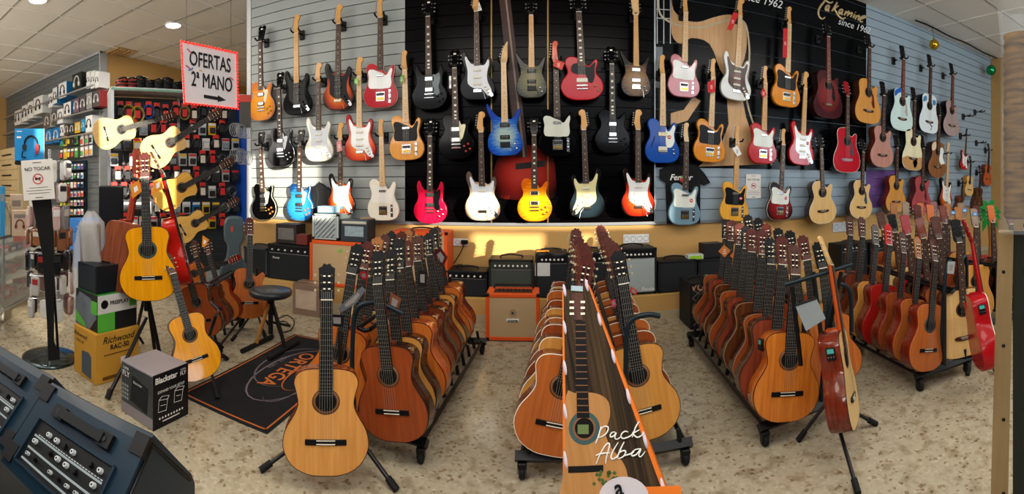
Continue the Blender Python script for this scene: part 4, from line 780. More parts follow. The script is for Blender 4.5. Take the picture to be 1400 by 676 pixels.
# right stand with side-on acoustic
A = at_r(1172, 582, 1.98); B = at_r(1130, 322, 2.12)
guitar('dread', look(NATP, wood('561d12', '7a2e1c', .12, .9), bind=RING1, bridge=EBON, preamp=1, neck=wood('b4481c', 'c95a26', .2, .8), head=NATP), A, B, 'acoustic guitar seen side-on with red-brown sides on a tripod stand, right of centre', face=Vector((.52, -.62, 0)), sx=.86)
c = on_z(1135, 600); top = at_r(1112, 372, 2.2)
t = tripod('black tripod stand with crossed arms and a hanging price sheet, right of centre', (c.x, c.y, 0), [on_z(1093, 604), on_z(1196, 583), on_z(1172, 676)], top)
mb = MB(); q = Vector((c.x, c.y, 0)); a = at_r(1072, 390, 2.05) - q; b_ = at_r(1165, 362, 2.15) - q; mb.tube([a, b_], .011, M('16232a', .35, .1), 8); mb.tube([at_r(1083, 392, 2.06) - q, at_r(1095, 500, 2.05) - q], .011, BLACK, 8); mb.tube([at_r(1150, 372, 2.1) - q, at_r(1130, 470, 2.1) - q, Vector((0, 0, .2))], .01, BLACK, 8); obj('neck_arm', mb, t)
t = thing('price_sheet', 'laminated grey price sheet hanging from the stand right of centre', 'price sheet', at_r(1108, 430, 1.95))
ps = [at_r(x, y, 1.95) - at_r(1108, 430, 1.95) for x, y in ((1087, 418), (1116, 408), (1129, 436), (1102, 453))]
mb = MB(); D = Vector((math.sin(.61), math.cos(.61), 0)) * .003; mb.add(ps + [p + D for p in ps], [(0, 1, 2, 3), (7, 6, 5, 4), (0, 4, 5, 1), (1, 5, 6, 2), (2, 6, 7, 3), (3, 7, 4, 0)], M('8c979c', .12, coat=.5)); obj('sheet', mb, t)
mb = MB(); mb.tube([ps[0], ps[1]], .005, BLACK, 6); obj('clip', mb, t)
# red guitar on the far right stand
A = at_r(1360, 500, 2.62); B = at_r(1324, 300, 2.75)
guitar('dreadcut', look(cover('b8141c'), cover('a51018'), bind=IVORY, preamp=1, neck=cover('9c1018'), head=cover('9c1018'), guard=GUARDB), A, B, 'glossy red electro-acoustic guitar with white edging on a stand at the right edge', face=Vector((.75, -.7, 0)), sx=.95)
c = on_z(1338, 492); tripod('black tripod stand under the red guitar at the right edge', (c.x, c.y, 0), [on_z(1323, 514), on_z(1362, 513), (c.x + .1, c.y + .25, 0)], at_r(1336, 395, 2.7))
# tree stand with three guitars, left
cen = at_r(200, 450, 2.95); cx, cy = cen.x, cen.y
t = thing('guitar_stand', 'tall black A-frame stand holding the yellow, brown and red guitars', 'stand', (cx, cy, 0)); q = Vector((cx, cy, 0))
for i, (f, r_) in enumerate((((147, 548), None), ((222, 503), None), ((214, 500), 3.1), ((182, 478), 3.3))):
    p = on_z(*f) - q; p.z = .012; mb = MB(); mb.tube([p, Vector((0, 0, .55 if i else .35))], .013, STEEL, 8); mb.tube([p, p + (Vector((0, 0, .5)) - p).normalized() * .05], .018, RUB, 8); obj('leg', mb, t)
mb = MB(); mb.tube([(0, 0, .4), (0, 0, 1.25)], .016, STEEL, 8); obj('post', mb, t)
mb = MB(); mb.tube([at_r(180, 243, 2.95) - q, at_r(200, 250, 2.85) - q, at_r(232, 243, 2.95) - q], .012, BLACK, 6); obj('neck_yoke', mb, t)
mb = MB(); mb.tube([(-.1, -.1, .5), (0, 0, .5), (.1, -.05, .5)], .012, RUB, 6); obj('cradle_arm', mb, t)
A = at_r(204, 412, 2.72); B = at_r(197, 207, 2.82); D = A.copy(); D.z = 0; D.normalize()
guitar('clas', look(YEL, wood('b5651c', 'cf7c26', .15, .9), ring=RINGB, head=HR, bind=RING1), A, B, 'large yellow classical guitar hanging on the front of the tall stand', face=-D + Vector((-.15, 0, 0)), sx=1.06)
A = at_r(163, 398, 2.95); B = at_r(192, 205, 2.98)
guitar('clas', look(CEDAR, wood('6b3420', '965338', .25, .7), head=HR, neck=wood('8a2c1a', 'a33a22', .2, .8)), A, B, 'brown classical guitar seen from its side, left of the yellow one', face=Vector((-.25, .97, 0)), sx=.9)
A = at_r(263, 386, 2.95); B = at_r(214, 206, 2.95)
guitar('clas', look(cover('9c1510'), cover('b51c12'), head=HBR, neck=cover('8c130e')), A, B, 'glossy red classical guitar seen from behind, right of the yellow one', face=Vector((.72, .7, 0)), sx=.9)
A = at_r(277, 519, 2.55); B = at_r(228, 345, 2.75); D = A.copy(); D.z = 0; D.normalize()
guitar('clas', look(YEL, ROSEW, head=HR, bind=BLACK), A, B, 'small yellow classical guitar with dark sides leaning low, behind the printed black box', face=-D + Vector((.62, 0, 0)), sx=1.05)
c = on_z(262, 515); tripod('black tripod stand under the small yellow guitar', (c.x, c.y + .12, 0), [on_z(297, 547), on_z(225, 520), (c.x, c.y + .35, 0)], A + Vector((0, .12, .35)))
# brown guitars on a rack behind
RL = rack('black guitar rack at the left, behind the small yellow guitar', on_z(278, 470), on_z(300, 492), on_z(305, 450), on_z(330, 450), 3, post=.5)
for i, (ax, ay, bx, by, r, lk) in enumerate(((283, 462, 240, 318, 3.15, C_CED), (298, 450, 262, 330, 3.4, C_DK), (312, 440, 280, 328, 3.6, C_CED2))):
    A = at_r(ax, ay, r); B = at_r(bx, by, r + .1); D = A.copy(); D.z = 0; D.normalize()
    guitar('clas', dict(lk), A, B, 'red-brown classical guitar on the rack behind the small yellow one, ' + ('front', 'middle', 'rear')[i], group='guitars behind the small yellow one', face=-D + Vector((-.5, 0, 0)), sx=1.1)
# classical guitars hung slanting on the accessory wall
SL = [((128, 188), (242, 156), 4.45, look(NATP, wood('c07c36', 'd0904a', .2, .8), head=HBR, ring=RINGB), 'pale classical guitar hanging slantwise, nearest the end of the headphone shelves', 'clas'),
      ((197, 218), (305, 150), 4.4, look(NATP, wood('9c3f22', 'b5522e', .2, .8), head=HBR, ring=M('4b3022', .4)), 'pale classical guitar hanging slantwise below the white sale sign', 'clas'),
      ((212, 276), (321, 218), 4.45, look(wood('dba040', 'e8b456', .2, .8), wood('a66a2c', 'bd8040', .2, .8), head=HBR), 'yellow classical guitar hanging slantwise, behind the red guitar neck', 'clas'),
      ((236, 322), (328, 272), 4.5, look(wood('d8a24a', 'e6b865', .2, .8), BRNW, head=HBR), 'small honey classical guitar hanging slantwise, lowest of the slanting guitars with a dark head', 'clas'),
      ((232, 385), (330, 352), 4.1, look(C_OR['top'], REDW, head=cover('8c1a14')), 'orange classical guitar lying slantwise low behind the red guitar', 'clas')]
for (a, b_, r, lk, lab, kd) in SL:
    A = at_r(a[0], a[1], r); B = at_r(b_[0], b_[1], r); D = A.copy(); D.z = 0; D.normalize()
    guitar(kd, lk, A, B, lab, group='guitars hung slantwise on the accessory wall', face=-D + Vector((.1, 0, -.12)), sx=1.0)

def slip(label, pts, r, m, nm='price_tag'):
    ps = [at_r(x, y, r) for x, y in pts]; c = sum(ps, Vector()) / len(ps); t = thing(nm, label, 'tag', c); D = Vector((c.x, c.y, 0)).normalized() * .002; n = len(ps)
    mb = MB(); mb.add([p - c for p in ps] + [p - c + D for p in ps], [tuple(range(n)), tuple(range(n, 2 * n))[::-1]] + [(i, n + i, n + (i + 1) % n, (i + 1) % n) for i in range(n)], m); obj('card', mb, t)
    mb = MB(); mb.add([(p - c) * .55 - D * .6 for p in ps], [tuple(range(n))], M('8f8a86', .5)); obj('printed_label', mb, t); return t
slip('black and white price tag hanging on the orange guitar left of centre', [(451, 430), (470, 431), (470, 447), (452, 446)], 1.98, M('15161a', .4))
slip('grey folded price card hanging among the necks left of centre', [(462, 422), (495, 392), (500, 397), (487, 415), (466, 428)], 1.95, M('5f6266', .4))
slip('brown leather tag hanging on the necks left of centre', [(534, 400), (549, 409), (542, 428), (531, 422)], 2.05, M('7a4630', .5))
slip('black tag with white print on the necks near the right of the left rack', [(572, 370), (583, 371), (583, 392), (572, 391)], 2.5, M('17181b', .4))
slip('round-looking red tag on the necks left of centre', [(493, 372), (499, 371), (503, 376), (501, 382), (495, 382), (492, 377)], 2.3, M('c01c26', .4))
slip('dark red tag beside the rearmost heads of the left rack', [(593, 345), (602, 338), (612, 352), (606, 366), (598, 360)], 3.1, M('4a1618', .4))
slip('small green tag on a dark headstock left of centre', [(461, 342), (467, 340), (469, 345), (463, 347)], 2.15, M('7ab020', .4))
slip('red paper tag on the honey guitar neck of the centre rack', [(862, 392), (872, 398), (870, 404), (861, 400)], 2.3, M('c03a2a', .4))
slip('pink slip among the necks of the centre rack', [(834, 412), (841, 409), (843, 418), (838, 421)], 2.1, M('d03a5a', .4))
slip('pale tag hanging under the front headstocks of the far right rack', [(1296, 358), (1306, 358), (1304, 375), (1295, 374)], 2.65, M('9aa6aa', .4))
# ---------- amplifiers ----------
TOLEX = M('16181b', .55, var=.35, scale=160); GRILLE = M('1d2023', .8, var=.5, scale=240); OLEX = M('d9541e', .45, var=.15, scale=120); BEIGE = M('b79b74', .85, var=.3, scale=180); SILVERG = M('9aa3a2', .8, var=.25, scale=200); GGREEN = M('3e463f', .75, var=.4, scale=200)
def amp(name, label, x0, x1, y0, y1, Y, dep, case=TOLEX, grille=GRILLE, panel=BLACK, panel_at='top', logo=None, logo_pos=(.2, .2), knobs=6, handle=True, edge=.02, group=None, cat='amplifier', zb=None, lm=None, ls=.035):
    P0 = at_y(x0, y1, Y); P1 = at_y(x1, y0, Y); w = P1.x - P0.x; zb = P0.z if zb is None else zb; h = at_y(x0, y0, Y).z - zb
    t = thing(name, label, cat, ((P0.x + P1.x) / 2, Y, zb), group=group); w2 = w / 2
    mb = MB(); mb.bbox(-w2, w2, .012, dep, 0.008, h, case, .012, 2)
    for a, b_, c, d in ((-w2, w2, h - edge, h), (-w2, w2, .008, .008 + edge), (-w2, -w2 + edge, .008 + edge * .8, h - edge * .8), (w2 - edge, w2, .008 + edge * .8, h - edge * .8)): mb.bbox(a, b_, 0, .03, c, d, case, .004, 1)
    obj('cabinet', mb, t)
    ph = min(.075, h * .22) if panel else 0
    mb = MB(); mb.box(-w2 + edge, w2 - edge, .006, .02, .008 + edge, h - edge - ph, grille); obj('speaker_grille', mb, t)
    if panel:
        mb = MB(); mb.box(-w2 + edge, w2 - edge, .003, .02, h - edge - ph, h - edge, panel); mb.box(-w2 + edge, w2 - edge, .0015, .004, h - edge - ph, h - edge - ph + .004, ALU); pn = obj('control_panel', mb, t)
        for k in range(knobs):
            mb = MB(); mb.lathe([(.010, 0), (.009, -.012), (.0001, -.012)], (-w2 + edge + .04 + k * (w - 2 * edge - .08) / max(1, knobs - 1), .003, h - edge - ph / 2), M('d7d7d2', .3) if case is not OLEX else BLACK, 10, 'y'); obj('knob', mb, pn)
    if handle:
        mb = MB(); mb.tube(catmull([(-.1, dep / 2, h), (-.095, dep / 2, h + .018), (0, dep / 2, h + .028), (.095, dep / 2, h + .018), (.1, dep / 2, h)], 3, False), .008, BLACK, 6); obj('handle', mb, t)
    for sx in (-1, 1):
        for z in (.02, h - .012):
            mb = MB(); mb.bbox(min(sx * w2, sx * (w2 - .028)) - .001, max(sx * w2, sx * (w2 - .028)) + .001, -.004, .03, z - .014, z + .014, BLACK, .005, 1); obj('corner', mb, t)
    for sx in (-1, 1):
        mb = MB(); mb.lathe([(.012, 0), (.012, .01)], (sx * (w2 - .05), .06, 0), RUB, 8); mb.lathe([(.012, 0), (.012, .01)], (sx * (w2 - .05), dep - .05, 0), RUB, 8); obj('foot', mb, t)
    if logo:
        mb = MB(); text(mb, logo, ls, lm or M('d8d8d4', .3), (-w2 + w * logo_pos[0], .004, h * logo_pos[1]), (1, 0, 0), (0, 0, 1), .15, bold=.01); obj('logo', mb, t)
    return t
LYA = LY + .02
amp('guitar_amplifier', 'black guitar amplifier on the ledge left of the orange cabinet', 366, 424, 333, 392, LYA, .28, logo='Ibanez', logo_pos=(.2, .62), zb=LZ)
amp('guitar_amplifier', 'dark grey speaker amplifier beside the grey instrument case', 333, 365, 337, 392, LYA + .02, .26, zb=LZ, case=M('3a4247', .5, var=.2, scale=100), panel=None)
amp('speaker_cabinet', 'large orange speaker cabinet with beige cloth under the small grey amplifier', 423, 497, 328, 402, LYA - .02, .3, OLEX, BEIGE, None, edge=.035, zb=LZ, handle=False, cat='speaker')
amp('speaker_cabinet', 'orange speaker cabinet behind the headstocks left of centre', 533, 612, 316, 400, LYA, .3, OLEX, BEIGE, None, edge=.035, zb=LZ, handle=True, cat='speaker')
zt = at_y(423, 328, LYA - .02).z
amp('guitar_amplifier', 'small silver-grey amplifier standing on the orange cabinet', 427, 463, 292, 328, LYA, .25, M('5a6462', .5, var=.2, scale=100), SILVERG, None, logo='VOX', logo_pos=(.25, .82), edge=.018, zb=zt + .002, ls=.05, handle=False)
tv = [o for o in COL.objects if o.get('label', '').startswith('small silver-grey amplifier')][0]
wv = (at_y(463, 300, LYA).x - at_y(427, 300, LYA).x) / 2; hv = at_y(445, 292, LYA).z - zt
mb = MB()
for k in range(14):
    x0 = -wv * 2.6 + k * .05; pts = [Vector((x0 + j * .02, .003, .025 + j * .02)) for j in range(30)]; pts = [p for p in pts if -wv + .03 < p.x < wv - .03 and p.z < hv - .03]
    if len(pts) > 1: mb.tube([pts[0], pts[-1]], .0035, M('4a5256', .6), 4)
obj('diagonal_cloth_lines', mb, tv)
mb = MB(); fz = M('b9c2c0', .4)
for q_ in ((-wv + .004, wv - .004, .012, .022), (-wv + .004, wv - .004, hv - .02, hv - .01), (-wv + .004, -wv + .016, .012, hv - .01), (wv - .016, wv - .004, .012, hv - .01)): mb.box(q_[0], q_[1], -.003, .001, q_[2], q_[3], fz)
obj('pale_frame', mb, tv)
t = thing('cardboard_box', 'dark printed equipment box next to the small silver-grey amplifier', 'box', (at_y(484, 328, LYA).x, LYA, zt + .002)); a = at_y(463, 300, LYA); b_ = at_y(502, 300, LYA); w = (b_.x - a.x) / 2 - .01; h = a.z - zt
mb = MB(); mb.bbox(-w, w, 0, .22, 0, h, M('2c3238', .5), .003, 1); obj('carton', mb, t)
mb = MB(); mb.box(-w * .7, w * .7, -.002, 0, h * .25, h * .7, M('8fa0a6', .5, var=.5, scale=30)); mb.box(-w * .9, w * .9, -.001, 0, h * .8, h * .92, M('9a9a8e', .5)); obj('printed_label', mb, t)
# boxes above
def carton(label, x0, x1, y0, y1, Y, dep, m, lab=None, zb=None, txt=None, name='cardboard_box', tm=None, group=None, ts=.05, bold=.02, lr=(.12, .88, .2, .8)):
    P0 = at_y(x0, y1, Y); P1 = at_y(x1, y0, Y); z = P0.z if zb is None else zb; w = (P1.x - P0.x) / 2; h = (at_y(x0, y0, Y).z - P0.z)
    t = thing(name, label, 'box', ((P0.x + P1.x) / 2, Y, z), group=group)
    mb = MB(); mb.bbox(-w, w, 0, dep, 0, h, m, .003, 1); mb.box(-w * .99, w * .99, dep * .48, dep * .52, h - .001, h + .0008, M('b9b4a2', .4)); obj('carton', mb, t)
    if lab:
        mb = MB(); mb.box(-w + 2 * w * lr[0], -w + 2 * w * lr[1], -.002, 0, h * lr[2], h * lr[3], lab); obj('printed_label', mb, t)
    if txt:
        mb = MB(); text(mb, txt, ts, tm or WHITE, (0, -.003, h * .85), (1, 0, 0), (0, 0, 1), bold=bold); obj('lettering', mb, t)
    return t
carton('small dark box with papers on the black amplifier beside the orange cabinet', 377, 405, 308, 334, LYA + .04, .2, M('2a2523', .5), M('6d6a66', .5, var=.5, scale=40), zb=at_y(377, 333, LYA).z + .002)
carton('flat red-brown packet leaning on the dark box', 405, 420, 320, 334, LYA + .03, .1, M('6a2a22', .5), None, zb=at_y(377, 333, LYA).z + .002)
carton('small pale blue packet lying on the silver-grey amplifier', 434, 456, 282, 291, LYA + .05, .15, M('7fb0c9', .4), M('d3e1e6', .4), zb=at_y(427, 292, LYA).z + .006)
carton('tan cardboard box standing behind the dark equipment box', 492, 506, 300, 331, LYA + .12, .15, M('a08060', .6), M('5a3a30', .5), zb=zt + .002)
carton('brown cardboard box in a clear bag on the floor beside the stool', 400, 437, 399, 441, 3.62, .2, M('7a6353', .35, coat=.5), M('b7a28e', .4, var=.5, scale=6), zb=.0)
amp('guitar_amplifier', 'low black amplifier on the ledge right of the left guitar rack', 607, 666, 370, 405, LYA, .25, zb=LZ, logo=None)
amp('guitar_amplifier', 'grey-green amplifier on the ledge, left of the one with a white sticker', 668, 729, 355, 403, LYA, .26, case=M('1f2422', .5, var=.3, scale=120), grille=GGREEN, panel=M('30362f', .5), zb=LZ, knobs=8)
t = amp('guitar_amplifier', 'black amplifier with a white sticker on its grille, on the ledge', 732, 778, 347, 403, LYA, .28, zb=LZ)
mb = MB(); mb.bbox(-.155, -.02, .001, .006, .2, .32, M('c3c6c2', .4), .002, 1); obj('sticker', mb, t, 'white sticker')
t = thing('price_card', 'orange card lying on top of the amplifier with the white sticker', 'card', at_y(742, 347, LYA) + Vector((0, .05, .014))); mb = MB(); mb.prism([(-.06, 0), (.06, 0), (.05, .002), (-.05, .002)], -.03, .05, M('d98a2a', .5)); obj('card', mb, t)
amp('guitar_amplifier', 'black amplifier partly hidden behind the centre rack headstocks', 780, 836, 346, 403, LYA, .28, zb=LZ)
amp('guitar_amplifier', 'large amplifier with pale silver grille right of the centre headstocks', 838, 898, 341, 403, LYA, .28, grille=SILVERG, zb=LZ, knobs=9, logo='Fender', logo_pos=(.82, .12), ls=.05)
amp('guitar_amplifier', 'black amplifier on the ledge right of the silver-grilled one', 900, 953, 358, 403, LYA, .25, zb=LZ, panel=None)
amp('guitar_amplifier', 'black amplifier at the right end of the ledge', 955, 992, 356, 401, LYA, .25, zb=LZ, panel=None)
za = at_y(955, 356, LYA).z
carton('white and green packet on the right end black amplifier', 941, 962, 349, 357, LYA + .05, .1, M('b7c0b8', .4), M('8fc02a', .4), zb=za + .002 - .012)
carton('black box on top of the amplifier at the right end of the ledge', 963, 990, 336, 355, LYA + .06, .16, M('1a1a1b', .6), None, zb=za + .004)
# floor cabinets
def floor_y(x, y): return on_z(x, y).y
t = amp('speaker_cabinet', 'tall black speaker cabinet with diamond grille cloth at the head of the right rack', 944, 985, 388, 452, floor_y(944, 452), .3, logo='VOX', logo_pos=(.35, .9), panel=None, zb=0, cat='speaker', lm=M('c08a6a', .4), ls=.09)
mb = MB(); 
for k in range(-8, 9):
    for s in (-1, 1):
        a = Vector((k * .05 - .12, .004, .03)); b_ = Vector((k * .05 - .12 + s * .4, .004, .35))
        # clip to the grille
        pts = []
        for j in range(9):
            p = a.lerp(b_, j / 8)
            if -.12 < p.x < .14: pts.append(p)
        if len(pts) > 1: mb.tube([pts[0], pts[-1]], .0018, M('8a7d68', .5), 4)
obj('diamond_piping', mb, t)
t = amp('guitar_amplifier', 'orange amplifier with beige cloth standing on the floor in the middle', 664, 738, 402, 467, floor_y(664, 467), .26, OLEX, BEIGE, None, edge=.03, zb=0, handle=False)
h = 0.42
w2 = (at_y(738, 400, floor_y(664, 467)).x - at_y(664, 400, floor_y(664, 467)).x) / 2; hh = at_y(664, 402, floor_y(664, 467)).z
mb = MB(); mb.box(-w2 + .06, w2 - .06, .05, .16, hh - .004, hh + .004, M('3a1d14', .4)); pn = obj('control_panel', mb, t)
for k in range(8): mb = MB(); mb.lathe([(.010, 0), (.008, .016), (.0001, .016)], (-w2 + .1 + k * (2 * w2 - .2) / 7, .1, hh + .003), BLACK, 8); obj('knob', mb, pn)
mb = MB(); mb.tube([(-w2 + .05, .2, hh), (-w2 + .06, .2, hh + .03), (w2 - .06, .2, hh + .03), (w2 - .05, .2, hh)], .009, BLACK, 6); obj('handle', mb, t)
mb = MB(); mb.lathe([(.026, .003), (.021, .003)], (0, .003, hh * .6), M('4a4238', .5), 16, 'y'); mb.lathe([(.0001, .003), (.012, .003)], (0, .002, hh * .6), M('4a4238', .5), 10, 'y'); mb.bbox(-.05, .05, 0, .006, hh * .42, hh * .48, WHITE, .002, 1); text(mb, 'orange', .03, BLACK, (0, -.001, hh * .45), (1, 0, 0), (0, 0, 1), bold=.02); obj('badge', mb, t)
# amplifiers behind the far right rack
for i, (x0, x1, y0, y1, lab) in enumerate(((1150, 1186, 335, 372, 'left'), (1190, 1232, 332, 372, 'middle'), (1236, 1270, 334, 372, 'right'))):
    amp('guitar_amplifier', 'dark amplifier against the wall behind the far right rack, %s of three' % lab, x0, x1, y0, y1 + 30, 3.9, .25, zb=.0 if 0 else None, group='amplifiers behind the far right rack')
# ---------- sockets and small wall things ----------
def socket(label, x0, x1, y0, y1, n, m=WHITE):
    Y = YW + .010; a = at_y(x0, y0, Y); b_ = at_y(x1, y1, Y); w = (b_.x - a.x) / 2; hh = (a.z - at_y(x0, y1, Y).z) / 2
    t = thing('wall_socket', label, 'socket', ((a.x + b_.x) / 2, Y, a.z - hh)); mb = MB(); mb.bbox(-w, w, -.012, 0, -hh, hh, m, .004, 2); obj('plate', mb, t)
    for k in range(n):
        x = -w + (k + .5) * 2 * w / n; mb = MB(); mb.lathe([(hh * .62, -.013), (hh * .55, -.0125), (hh * .5, -.006), (.0001, -.006)], (x, 0, 0), M('5a5d60', .5), 14, 'y'); obj('outlet', mb, t)
socket('white four-gang wall socket above the silver-grilled amplifier', 852, 887, 321, 333, 4)
socket('white wall socket strip with a black plug, below the crimson guitar', 612, 640, 326, 336, 3)
socket('grey triple wall socket below the natural guitar on the right', 1138, 1165, 305, 318, 3, M('c0c4c6', .4))
mb = MB(); p = at_y(636, 331, YW - .01)
t = thing('power_cable', 'thin black cable hanging from the socket under the crimson guitar', 'cable', p); q = [at_y(x, y, YW - .03) - p for x, y in ((636, 331), (630, 345), (622, 358), (618, 364), (632, 362), (628, 372))]
mb.tube([Vector((0, 0, 0))] + catmull(q, 4, False), .005, BLACK, 5); obj('cord', mb, t); mb = MB(); mb.bbox(-.04, .03, -.03, .0, -.02, .02, BLACK, .006, 1); obj('plug', mb, t)
p = at_y(613, 320, YW - .0); t = thing('power_adapter', 'small black power adapter on the wall beside the left socket strip', 'adapter', p); mb = MB(); mb.bbox(-.03, .03, -.05, .008, -.03, .03, BLACK, .008, 1); mb.box(-.01, .01, -.052, -.05, -.01, .01, WHITE); obj('housing', mb, t)
# notice on the slats
def notice(label, pts_fn, txt2, m=M('d3d1cb', .5)):
    pass
def sign_board(label, c, w, h, rz, big=True):
    t = thing('notice_sign', label, 'sign', c, rz); mb = MB(); mb.bbox(-w / 2, w / 2, -.004, 0, -h / 2, h / 2, M('dcd8d0', .4), .001, 1); obj('panel', mb, t)
    mb = MB(); mb.box(-w * .14, w * .14, -.005, -.004, h * .42, h * .435, DARKGREY); text(mb, 'NO TOCAR', w * .155, M('2b2523', .5), (0, -.005, h * .27), (1, 0, 0), (0, 0, 1), bold=.012)
    for k, (ww) in enumerate((.3, .4, .34)): mb.box(-w * ww, w * ww, -.005, -.004, -h * (.2 + .07 * k), -h * (.187 + .07 * k), M('6c6763', .5))
    mb.box(-w * .12, w * .12, -.005, -.004, -h * .45, -h * .43, M('5c5753', .5)); obj('lettering', mb, t)
    mb = MB(); r = w * .17; z0 = h * .02; RD = M('c0302c', .5)
    mb.lathe([(r, -.0055), (r * .82, -.0055)], (0, 0, z0), RD, 24, 'y'); a = math.radians(-40); d = Vector((math.cos(a), 0, math.sin(a))); n = Vector((-d.z, 0, d.x)) * r * .08; c_ = Vector((0, -.006, z0))
    mb.add([c_ + d * r * .85 + n, c_ - d * r * .85 + n, c_ - d * r * .85 - n, c_ + d * r * .85 - n], [(0, 1, 2, 3)], RD); 
    mb.prism([(x * r, z0 + z * r) for x, z in catmull([(-.6, .1), (-.35, .3), (0, .22), (.45, .3), (.6, .12), (.35, .02), (.5, -.12), (.2, -.2), (-.1, -.12), (-.35, -.28), (-.5, -.1)], 2)], -.0050, -.004, BLACK); obj('prohibition_symbol', mb, t)
    return t
sign_board('small white no-touching notice on the slats between two single-cut guitars', at_y(1030, 255, YW - .008), .19, .27, 0)
# black shirt behind the ice blue guitar
p = at_y(932, 265, YW - .03); t = thing('t_shirt', 'black t-shirt with white script hanging behind the ice blue guitar', 'shirt', p)
sh = [(902, 232), (915, 226), (926, 225), (935, 228), (944, 225), (953, 227), (962, 236), (971, 250), (962, 254), (957, 248), (957, 306), (912, 306), (910, 250), (902, 244)]
ps = [at_y(x, y, YW - .03) - p for x, y in sh]; mb = MB(); mb.prism([(q.x, q.z) for q in ps], -.012, .012, M('131316', .85), r=.004); obj('cloth', mb, t)
mb = MB(); text(mb, 'Fender', .085, WHITE, at_y(931, 243, YW - .05) - p + Vector((0, .006, 0)), (1, 0, 0), (0, 0, 1), .3, bold=.02); obj('printed_script', mb, t)
mb = MB(); mb.bbox(-.02, .05, -.018, -.013, .02 + .1, .06 + .1, M('c22a30', .5), .003, 1); mb.bbox(-.01, .04, -.018, -.013, .165, .185, M('4fae3a', .5), .003, 1); obj('hang_tag', mb, t)
# black bag shape beside the blue guitar
p = at_y(436, 270, YW - .05); t = thing('gig_bag', 'black folded bag on the wall between the blue and the sunburst guitars', 'bag', p)
ps = [at_y(x, y, YW - .05) - p for x, y in ((424, 258), (432, 254), (438, 250), (446, 256), (455, 262), (454, 275), (458, 292), (446, 296), (430, 292), (421, 276))]
mb = MB(); mb.prism([(q.x, q.z) for q in catmull([(q.x, 0, q.z) for q in ps], 2)] if 0 else catmull([(q.x, q.z) for q in ps], 2), -.04, .04, M('15171a', .6), r=.02); obj('cloth', mb, t)
mb = MB(); mb.tube([(0, -.045, .1), (.02, -.05, 0), (.0, -.05, -.1)], .004, DARKGREY, 5); mb.tube([(0, -.03, .12), (0, 0, .17), (0, .03, .12)], .006, BLACK, 5); obj('strap', mb, t)
PACK = [[(165, 130), (140, 230), (95, 355)], [(140, 200), (190, 140), (240, 130), (260, 160), (235, 220), (180, 265), (135, 275)], [(350, 205), (310, 210), (285, 245), (295, 272), (340, 250), (362, 210), (345, 280), (375, 300), (430, 265)], [(520, 205), (480, 195), (435, 230), (430, 275), (470, 290), (560, 250), (590, 200)], [(670, 65), (620, 140), (575, 275)], [(670, 175), (600, 215), (590, 235), (640, 275), (690, 255), (730, 215)],
 [(100, 625), (150, 500), (230, 370), (275, 362), (265, 430), (235, 540), (225, 620)], [(95, 515), (170, 490), (280, 480)], [(390, 340), (330, 440), (295, 530), (320, 565), (380, 520), (430, 430)], [(470, 335), (420, 430), (375, 550)], [(400, 480), (460, 450), (490, 470), (455, 530), (390, 560)], [(460, 520), (560, 490), (600, 460)], [(690, 425), (620, 435), (570, 480), (575, 520), (630, 500), (690, 430), (660, 510), (690, 530), (745, 460)]]
# ---------- tall printed guitar box in front ----------
tl, tr_, = at_r(768, 388, 1.55), at_r(806, 391, 1.55)
bl_, br_ = at_r(770, 720, 1.22), at_r(930, 716, 1.2)
c = (bl_ + br_) / 2
# face plane of the box: x axis along width, z up; tapered like the carton, apex at top
wb, wt = (br_ - bl_).length / 2, (tr_ - tl).length / 2
h_ = ((tl + tr_) / 2 - c).length
zd = ((tl + tr_) / 2 - c).normalized(); xd = (br_ - bl_).normalized()
mx = frame(c, xd, zd); inv = mx.inverted()
q = [inv @ p for p in (bl_, br_, tr_, tl)]
t = thing('guitar_box', 'tall tapered carton printed with a classical guitar, standing in front of the centre rack', 'box', mx=mx)
mb = MB(); WD = wood('0b0705', '4e3b24', .6, 0, (50, 50, 1.0)); OR = M('d9701e', .5); PL = M('cfc3cf', .4)
# extend down so it reaches the floor
ext = 1 + (c.z / (h_ * zd.z)); zf = -(c.z / zd.z) + .0
def edge(sd, z): a, b_ = (q[0], q[3]) if sd < 0 else (q[1], q[2]); k = (z - a.z) / (b_.z - a.z); return a.x + (b_.x - a.x) * k
zt_ = q[2].z
mb.prism([(edge(-1, zf), zf), (edge(1, zf), zf), (edge(1, zt_), zt_), (edge(-1, zt_), zt_)], 0, .09, WD, OR, OR); cb = obj('carton', mb, t)
mb = MB()
for sd in (-1, 1):
    w_ = .02
    mb.prism([(edge(sd, zf) - (sd * w_ if sd > 0 else 0) - (0 if sd > 0 else 0), zf), (edge(sd, zf) + (w_ if sd < 0 else 0), zf), (edge(sd, zt_ - .0) + (.004 if sd < 0 else 0), zt_), (edge(sd, zt_) - (.004 if sd > 0 else 0), zt_)], -.0012, 0, OR)
    for k in range(6):
        z = .06 + k * .125; x = edge(sd, z) - sd * .008
        mb.lathe([(.0001, -.0022), (.0065, -.0022), (.0065, -.0005)], (0, 0, 0), PL, 12, 'y')
        st = len(mb.v) - 36; 
        for i in range(st, len(mb.v)): v_ = mb.v[i]; mb.v[i] = (x + v_[0] * .8, v_[1], z + v_[2] * 3.6)
obj('orange_edge', mb, t, 'orange edge band with pale ovals')
